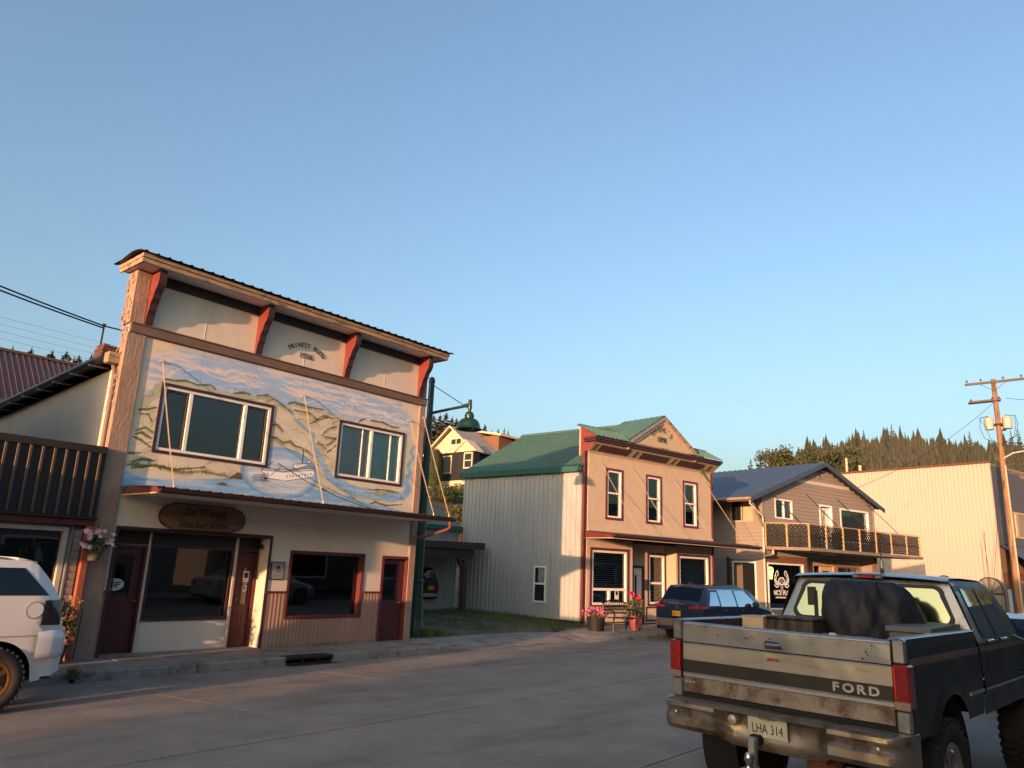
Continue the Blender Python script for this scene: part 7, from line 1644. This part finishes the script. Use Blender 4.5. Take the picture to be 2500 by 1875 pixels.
# bumper with stepped face and recessed plate
bm_ = MB(); prof = [(-.02,1.035),(-.20,1.030),(-.225,1.015),(-.228,.985),(-.205,.965),(-.20,.93),(-.226,.905),(-.228,.845),(-.19,.805),(-.05,.80)]
Ys = [1.0,.995,.98,.955,.92,.87,.70,.46,.40,.34,.2,0,-.2,-.34,-.40,-.46,-.70,-.87,-.92,-.955,-.98,-.995,-1.0]
def bsec(y):
    a = abs(y-.035*(abs(y) < .4)); rec = sstep(.44,.36,a) if a < .44 else 0.0; rec = max(0, min(1, (.44-a)/.08)) if a < .44 else 0
    rnd_ = max(0, (a-.86)/.14); rnd_ = 1-math.sqrt(max(0, 1-rnd_*rnd_)); out = []
    for (x, z) in prof:
        x2 = x*(1-.42*rec*(z < 1.0)); x2 = x2*(1-.80*rnd_)+.10*rnd_; z2 = z-.055*rec*(z < .95)
        out.append((x2, y*.985, z2))
    return out
for y in Ys: bm_.v += bsec(y)
n = len(prof)
for i in range(len(Ys)-1):
    for k in range(n-1): bm_.f.append((i*n+k, i*n+k+1, (i+1)*n+k+1, (i+1)*n+k)); bm_.m.append(0)
bm_.f.append(tuple(range(n-1,-1,-1))); bm_.m.append(0); e = (len(Ys)-1)*n; bm_.f.append(tuple(e+k for k in range(n))); bm_.m.append(0)
bumper = bm_.build('rear_bumper', m_bump, TR, smooth=38)
for sd in (1,-1):
    MB().cham((-.19,sd*.52,1.030),(-.05,sd*.90,1.037),.003).build('step_pad', mat('grey_step_pad', (.10,.09,.08), .7), bumper); MB().lathe([(0,-.014),(.014,-.010),(.016,0)], (-.222,sd*.80,.94), 10, 'x').build('bolt', m_steel, bumper)
MB().lathe([(0,-.06),(.035,-.055),(.045,-.02),(.045,.06)], (-.16,.30,.955), 14, 'x').build('trailer_socket', m_steel, bumper)
plate(bumper, -.150, .035, .935, .32, .165, 'LHA 314', mat('old_white_plate', (.44,.45,.38), .55, var=.2, scale=8), m_ink, small='ALASKA', small_z=.36).rotation_euler = (0, R(-4), 0)
MB().cham((.0,-.90,.93),(.03,.90,1.068),.004).build('valance', m_under, TR)
# hitch and running gear
h = MB().cham((-.26,.09,.62),(-.20,.15,.86),.008).build('hitch_drop', m_steel, TR); MB().lathe([(.03,.70),(.02,.73),(.035,.76),(.036,.785),(.02,.81),(0,.812)], (-.30,.12,-.05), 14).build('tow_ball', m_chrome, h, smooth=50); MB().cham((-.36,.08,.63),(-.20,.16,.655),.005).build('ball_mount', m_steel, h)
MB().cham((-.20,.08,.80),(.5,.16,.87),.005).build('receiver_tube', m_under, h)
MB().tube([(AX,-.80,AZ-.02),(AX,.80,AZ-.02)], .055, 10).build('rear_axle', m_under, TR); MB().lathe([(0,-.16),(.12,-.13),(.16,0),(.12,.13),(0,.16)], (AX-.02,.02,AZ-.02), 16, 'x').build('differential', m_under, TR, smooth=60)
for sd in (1,-1):
    MB().cham((.05,sd*.40,.86),(5.0,sd*.48,1.0),.01).build('chassis_rail', m_under, TR); MB().hexa([(.35,sd*.52,.80),(1.6,sd*.52,.84),(1.6,sd*.58,.84),(.35,sd*.58,.80),(.35,sd*.52,.84),(1.6,sd*.52,.88),(1.6,sd*.58,.88),(.35,sd*.58,.84)]).build('leaf_spring', m_rust, TR)
MB().tube([(.05,-.30,.74),(.5,-.32,.76),(1.8,-.35,.70)], .04, 8).build('exhaust_pipe', m_rust, TR); MB().lathe([(.13,.62),(.14,.70),(.14,1.0),(.13,1.06)], (.30,-.22,-.22), 14).build('spare_carrier', m_rust, TR)
for x in (AX, 4.35):
    for sd in (1,-1): wheel(TR, x, sd*.80, GZ+WTR-.02, WTR, .33, sd, m_rim, 'mud', True, 8)
# cab
CB0, CB1 = 2.09, 3.95
def cabW(x, z): return float(np.interp(z, [.93,1.2,1.55,1.60,2.06,2.13], [.945,.972,.945,.925,.775,.70]))
b = MB(); zs = [.95,1.05,1.2,1.35,1.5,1.56,1.60,1.70,1.82,1.94,2.04,2.09,2.12]; xs = [CB0+i*(CB1-CB0)/14 for i in range(15)]+[4.35,4.6,5.2]
def ztop(x): return float(np.interp(x, [2.09,2.2,2.6,3.2,3.45,3.95,4.2,5.2], [2.085,2.115,2.125,2.115,2.08,1.62,1.58,1.50]))
rows = []
for x in xs:
    zt = ztop(x); sec = []
    for z in zs:
        zz = .95+(z-.95)/(2.12-.95)*(zt-.95) if zt < 1.7 else min(z, zt); sec.append((cabW(x, zz if zt > 1.7 else min(zz, 1.58))*(1-.02*(x > 4.9)), zz))
    if zt > 1.7: sec = [(w_, z) for w_, z in sec]
    yt = sec[-1][0]
    for i in range(1, 5): y = yt*(1-i/4); sec.append((y, zt+.025*(1-(y/yt)**2)))
    rows.append([(x, y, z) for y, z in sec]+[(x, -y, z) for y, z in sec[-2::-1]])
n = len(rows[0])
for r_ in rows: b.v += r_
for i in range(len(rows)-1):
    for k in range(n-1): b.f.append((i*n+k, i*n+k+1, (i+1)*n+k+1, (i+1)*n+k)); b.m.append(0)
e = (len(rows)-1)*n; b.f.append(tuple(e+k for k in range(n))); b.m.append(0)
cabm = b.build('cab', m_tb, TR, smooth=38)
# rear wall of the cab with wide window
RW = [(.74,1.675),(-.74,1.675),(-.66,2.035),(.66,2.035)]
def rring(o, i, y0, y1, m, name, parent):
    bb = MB(); n_ = len(o)
    for k in range(n_): p, q, r_, s_ = o[k], o[(k+1) % n_], i[(k+1) % n_], i[k]; bb.face([(y0(p[1]),p[0],p[1]),(y0(q[1]),q[0],q[1]),(y1(r_[1]),r_[0],r_[1]),(y1(s_[1]),s_[0],s_[1])][::-1])
    return bb.build(name, m, parent)
def rx(z): return 2.085+.10*max(0, z-1.60)/.5
def roundrect(hw0, hw1, z0, z1, r_, n_=5):
    out = []
    for (cx, cz, hw, a0) in ((hw0-r_, z0+r_, 0, 270), (hw1-r_, z1-r_, 0, 0)):
        for k in range(n_+1): a = R(a0+90*k/n_); out.append((cx+r_*math.cos(a), cz+r_*math.sin(a)))
    for (cx, cz, a0) in ((-(hw1-r_), z1-r_, 90), (-(hw0-r_), z0+r_, 180)):
        for k in range(n_+1): a = R(a0+90*k/n_); out.append((cx+r_*math.cos(a), cz+r_*math.sin(a)))
    return out
Wout = roundrect(.775,.695,1.655,2.052,.09); Win = roundrect(.735,.655,1.69,2.02,.075)
outer = roundrect(.925,.735,1.56,2.088,.03)
rw = rring(outer, Wout, lambda z: rx(z), lambda z: rx(z)-.004, m_ts, 'cab_rear_panel', TR)
rring(Wout, Win, lambda z: rx(z)-.012, lambda z: rx(z)-.012, m_blackpl, 'window_seal', rw)
m_skyglass = glass_mat('sky_tinted_rear_glass', (.16,.19,.13), 1.6, rough=.10, boost=12.0, refl=(1.0,.95,.46))  # yellow sunset-sky reflection put into the mirror colour and strength
MB().face([(rx(z)-.008, y, z) for y, z in Win][::-1]).build('rear_window', m_skyglass, rw)
MB().box((2.083,-.925,.95),(2.10,.925,1.56)).build('cab_back', m_tb, TR)
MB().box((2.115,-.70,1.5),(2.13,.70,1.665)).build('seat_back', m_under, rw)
for y in (.22,-.22): MB().cham((rx(1.7)-.018,y-.012,1.69),(rx(2.0)-.010,y+.012,2.02),.003).build('slider_bar', m_blackpl, rw)
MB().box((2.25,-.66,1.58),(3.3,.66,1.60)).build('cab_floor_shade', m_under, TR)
# pillars and roof in silver over the black body
def cpatch(name, xb0, xb1, zb, xt0, xt1, zt, m, off, parent, sides=(1,-1), nv=5):
    for sd in sides:
        def fn(u, v):
            if sd < 0: u = 1-u
            x = (xb0+(xb1-xb0)*u)*(1-v)+(xt0+(xt1-xt0)*u)*v; z = zb+(zt-zb)*v; return (x, sd*(cabW(x, z)+off), z)
        MB().grid(fn, 6, nv).build(name, m, parent, smooth=60)
cpatch('rear_pillar', 2.09, 2.30, 1.565, 2.12, 2.22, 2.08, m_ts, .004, cabm)
def rf(u, v):
    x = 2.10+1.32*u; y = (2*v-1)*.735; return (x, y, ztop(x)+.030*(1-(y/.735)**2)+.004)
MB().grid(rf, 12, 10).build('roof_panel', m_ts, cabm, smooth=60)
cpatch('side_window', 2.36, 2.80, 1.60, 2.30, 2.72, 2.03, m_carglass, .006, cabm); cpatch('side_window', 2.90, 3.62, 1.60, 2.82, 3.30, 2.03, m_carglass, .006, cabm)
for (xa, xb) in ((2.85,2.80),(2.33,2.27)): cpatch('door_gap', xa, xa+.012, 1.0, xb, xb+.012, 2.05, m_black, .007, cabm, nv=8)
cpatch('door_gap', 3.66, 3.672, 1.0, 3.68, 3.692, 1.56, m_black, .007, cabm)
cpatch('side_stripe', 2.10, 5.1, 1.475, 2.10, 5.1, 1.525, m_brst, .005, cabm, nv=2); cpatch('trim_strip', 2.10, 3.7, 1.155, 2.10, 3.7, 1.18, m_steel, .010, cabm, nv=1)
for x in (2.42,2.96):
    for sd in (1,-1): MB().cham((x,sd*.945,1.555),(x+.13,sd*.985,1.58),.006).build('door_handle', m_chrome, cabm)
MB().hexa([(3.46,-.66,2.06),(3.46,.66,2.06),(3.98,.80,1.60),(3.98,-.80,1.60),(3.47,-.66,2.075),(3.47,.66,2.075),(4.0,.80,1.61),(4.0,-.80,1.61)]).build('windscreen', m_carglass, cabm)
# roof lamp, beacon and aerial
bl = MB().cham((2.10,-.155,2.085),(2.17,.135,2.135),.015).build('brake_light', m_blackpl, TR); MB().cham((2.088,-.075,2.095),(2.10,.06,2.125),.004).build('red_lens', m_lampred, bl)
for y in (-.12,.10): MB().cham((2.088,y-.03,2.095),(2.10,y+.03,2.125),.004).build('cargo_lens', mat('smoky_clear_lens', (.2,.15,.13), .25), bl)
an = MB().lathe([(.018,2.13),(.018,2.20),(.006,2.21),(.004,2.5),(0,2.5)], (2.35,-.08,0), 8).build('aerial', m_blackpl, TR); MB().lathe([(.02,2.20),(.02,2.28)], (2.35,-.08,0), 8).build('aerial_coil', m_steel, an)
for y in (-.55,): MB().lathe([(.045,2.115),(.04,2.15),(0,2.16)], (2.75,y,0), 10).build('clearance_lamp', m_lampred, TR)
# tow mirror on chrome arms
for sd in (-1,1):
    mr = MB().cham((3.30,sd*1.10,1.50),(3.40,sd*1.36,1.70),.03).build('tow_mirror', m_blackpl, TR)
    MB().tube([(3.5,sd*.95,1.58),(3.42,sd*1.20,1.49),(3.36,sd*1.30,1.48),(3.40,sd*1.25,1.35),(3.5,sd*.96,1.22)], .010, 6).build('mirror_arm', m_chrome, mr)
# ---- load in the bed
b = MB(); q = random.Random(41)
lob = [(1.62,-.12,1.64,.34,.34,.52),(1.70,-.30,1.62,.30,.30,.46),(1.58,.02,1.76,.26,.22,.40),(1.74,-.44,1.58,.22,.20,.32)]
def tarp(u, v):
    th, ph = 2*math.pi*u, math.pi*(v*.80); best = 0; d = Vector((math.sin(ph)*math.cos(th), math.sin(ph)*math.sin(th), math.cos(ph))); c0 = Vector((1.64,-.15,1.60))
    for (cx, cy, cz, a, bb, c) in lob:
        o = c0-Vector((cx,cy,cz)); A = (d.x/a)**2+(d.y/bb)**2+(d.z/c)**2; B = 2*(o.x*d.x/a**2+o.y*d.y/bb**2+o.z*d.z/c**2); Cc = (o.x/a)**2+(o.y/bb)**2+(o.z/c)**2-1; D = B*B-4*A*Cc
        if D > 0: best = max(best, (-B+math.sqrt(D))/(2*A))
    r_ = best*(1+.035*math.sin(7*th+3*ph)+.03*math.sin(11*th-5*ph)+.02*math.sin(19*th+8*ph)); p = c0+d*r_
    if p.z > 2.06: p.z = 2.06+.15*(p.z-2.06)
    return (p.x, p.y, max(p.z, 1.13))
tp = thing('tarp_covered_load', 'navy tarpaulin over a bulky load behind the pickup cab', 'tarpaulin', (6.17, 2.42, 0), R(-3.5))
MB().grid(tarp, 60, 26).build('tarpaulin', mat('navy_tarp', (.013,.015,.022), .62, var=.25, scale=5, bump=.5, bscale=9, bdist=.03), tp, smooth=70)
MB().lathe([(.0,1.15),(.22,1.15),(.22,1.5)], (1.62,-.12,0), 10).build('covered_machine', m_under, tp)
def bed_thing(name, label, cat): return thing(name, label, cat, (6.17, 2.42, 0), R(-3.5))
t = bed_thing('cardboard_box', 'tan cardboard box against the left side of the pickup bed', 'box'); MB().cham((1.02,.60,1.36),(1.28,.82,1.685),.004).build('carton', mat('tan_cardboard', (.50,.38,.25), .8, var=.08), t); MB().hexa([(1.015,.59,1.686),(1.29,.59,1.686),(1.29,.83,1.686),(1.015,.83,1.686),(1.015,.59,1.69),(1.29,.59,1.69),(1.29,.83,1.69),(1.015,.83,1.69)]).build('lid_flap', _M['tan_cardboard'], t)
t = bed_thing('metal_box', 'dark stained metal box in the pickup bed beside the cardboard box', 'box'); m_mb = mat('stained_metal', (.075,.062,.05), .6, metal=.3, var=.3, scale=5, col2=(.02,.016,.014), thr=.5, soft=.08, scale2=4, stretch2=(3,3,.6)); MB().cham((1.06,.14,1.30),(1.42,.585,1.68),.008).build('box', m_mb, t); MB().cham((1.05,.13,1.682),(1.43,.59,1.705),.006).build('lid', m_mb, t)
t = bed_thing('toolbox', 'flat grey toolbox on the right bed rail behind the cab', 'toolbox'); MB().cham((1.10,-.82,1.40),(1.98,-.50,1.66),.012).build('case', mat('grey_toolbox', (.10,.10,.095), .5, var=.2, scale=3), t); MB().hexa([(1.08,-.84,1.66),(1.99,-.84,1.66),(1.99,-.48,1.66),(1.08,-.48,1.66),(1.10,-.84,1.70),(1.99,-.84,1.715),(1.99,-.48,1.715),(1.10,-.48,1.70)]).build('lid', _M['grey_toolbox'], t); MB().lathe([(.02,0),(.02,.03),(0,.03)], (1.7,-.6,1.71), 8).build('knob', m_blackpl, t)
t = bed_thing('gas_cylinder', 'rusty pale cylinder lying in the pickup bed before the tarpaulin', 'cylinder'); MB().lathe([(0,-.55),(.10,-.53),(.15,-.45),(.16,-.3),(.16,.3),(.12,.45),(0,.5)], (1.30,.10,1.42), 18, 'y').build('tank', mat('rusty_tank', (.20,.17,.13), .6, var=.25, scale=5, col2=(.10,.06,.04), thr=.52), t, smooth=60); MB().lathe([(0,1.55),(.035,1.56),(.04,1.59),(.03,1.62),(0,1.625)], (.72,-.17,0), 12).build('valve_ball', mat('ivory_knob', (.5,.47,.4), .4), t, smooth=60); MB().tube([(.74,-.17,1.56),(1.2,-.1,1.45)], .03, 8).build('valve_stem', m_rust, t)
t = bed_thing('timber_beam', 'weathered timber lying across the front of the pickup bed', 'timber'); MB().cham((1.80,.02,1.52),(1.93,.80,1.665),.012).build('beam', m_cpp, t)
t = bed_thing('upright_post', 'flat dark metal bracket standing upright before the rear window', 'bracket'); MB().cham((1.90,.425,1.60),(1.915,.465,1.95),.003).build('stem', m_blackpl, t); MB().cham((1.89,.44,1.80),(1.92,.525,1.985),.004).build('plate', m_blackpl, t)
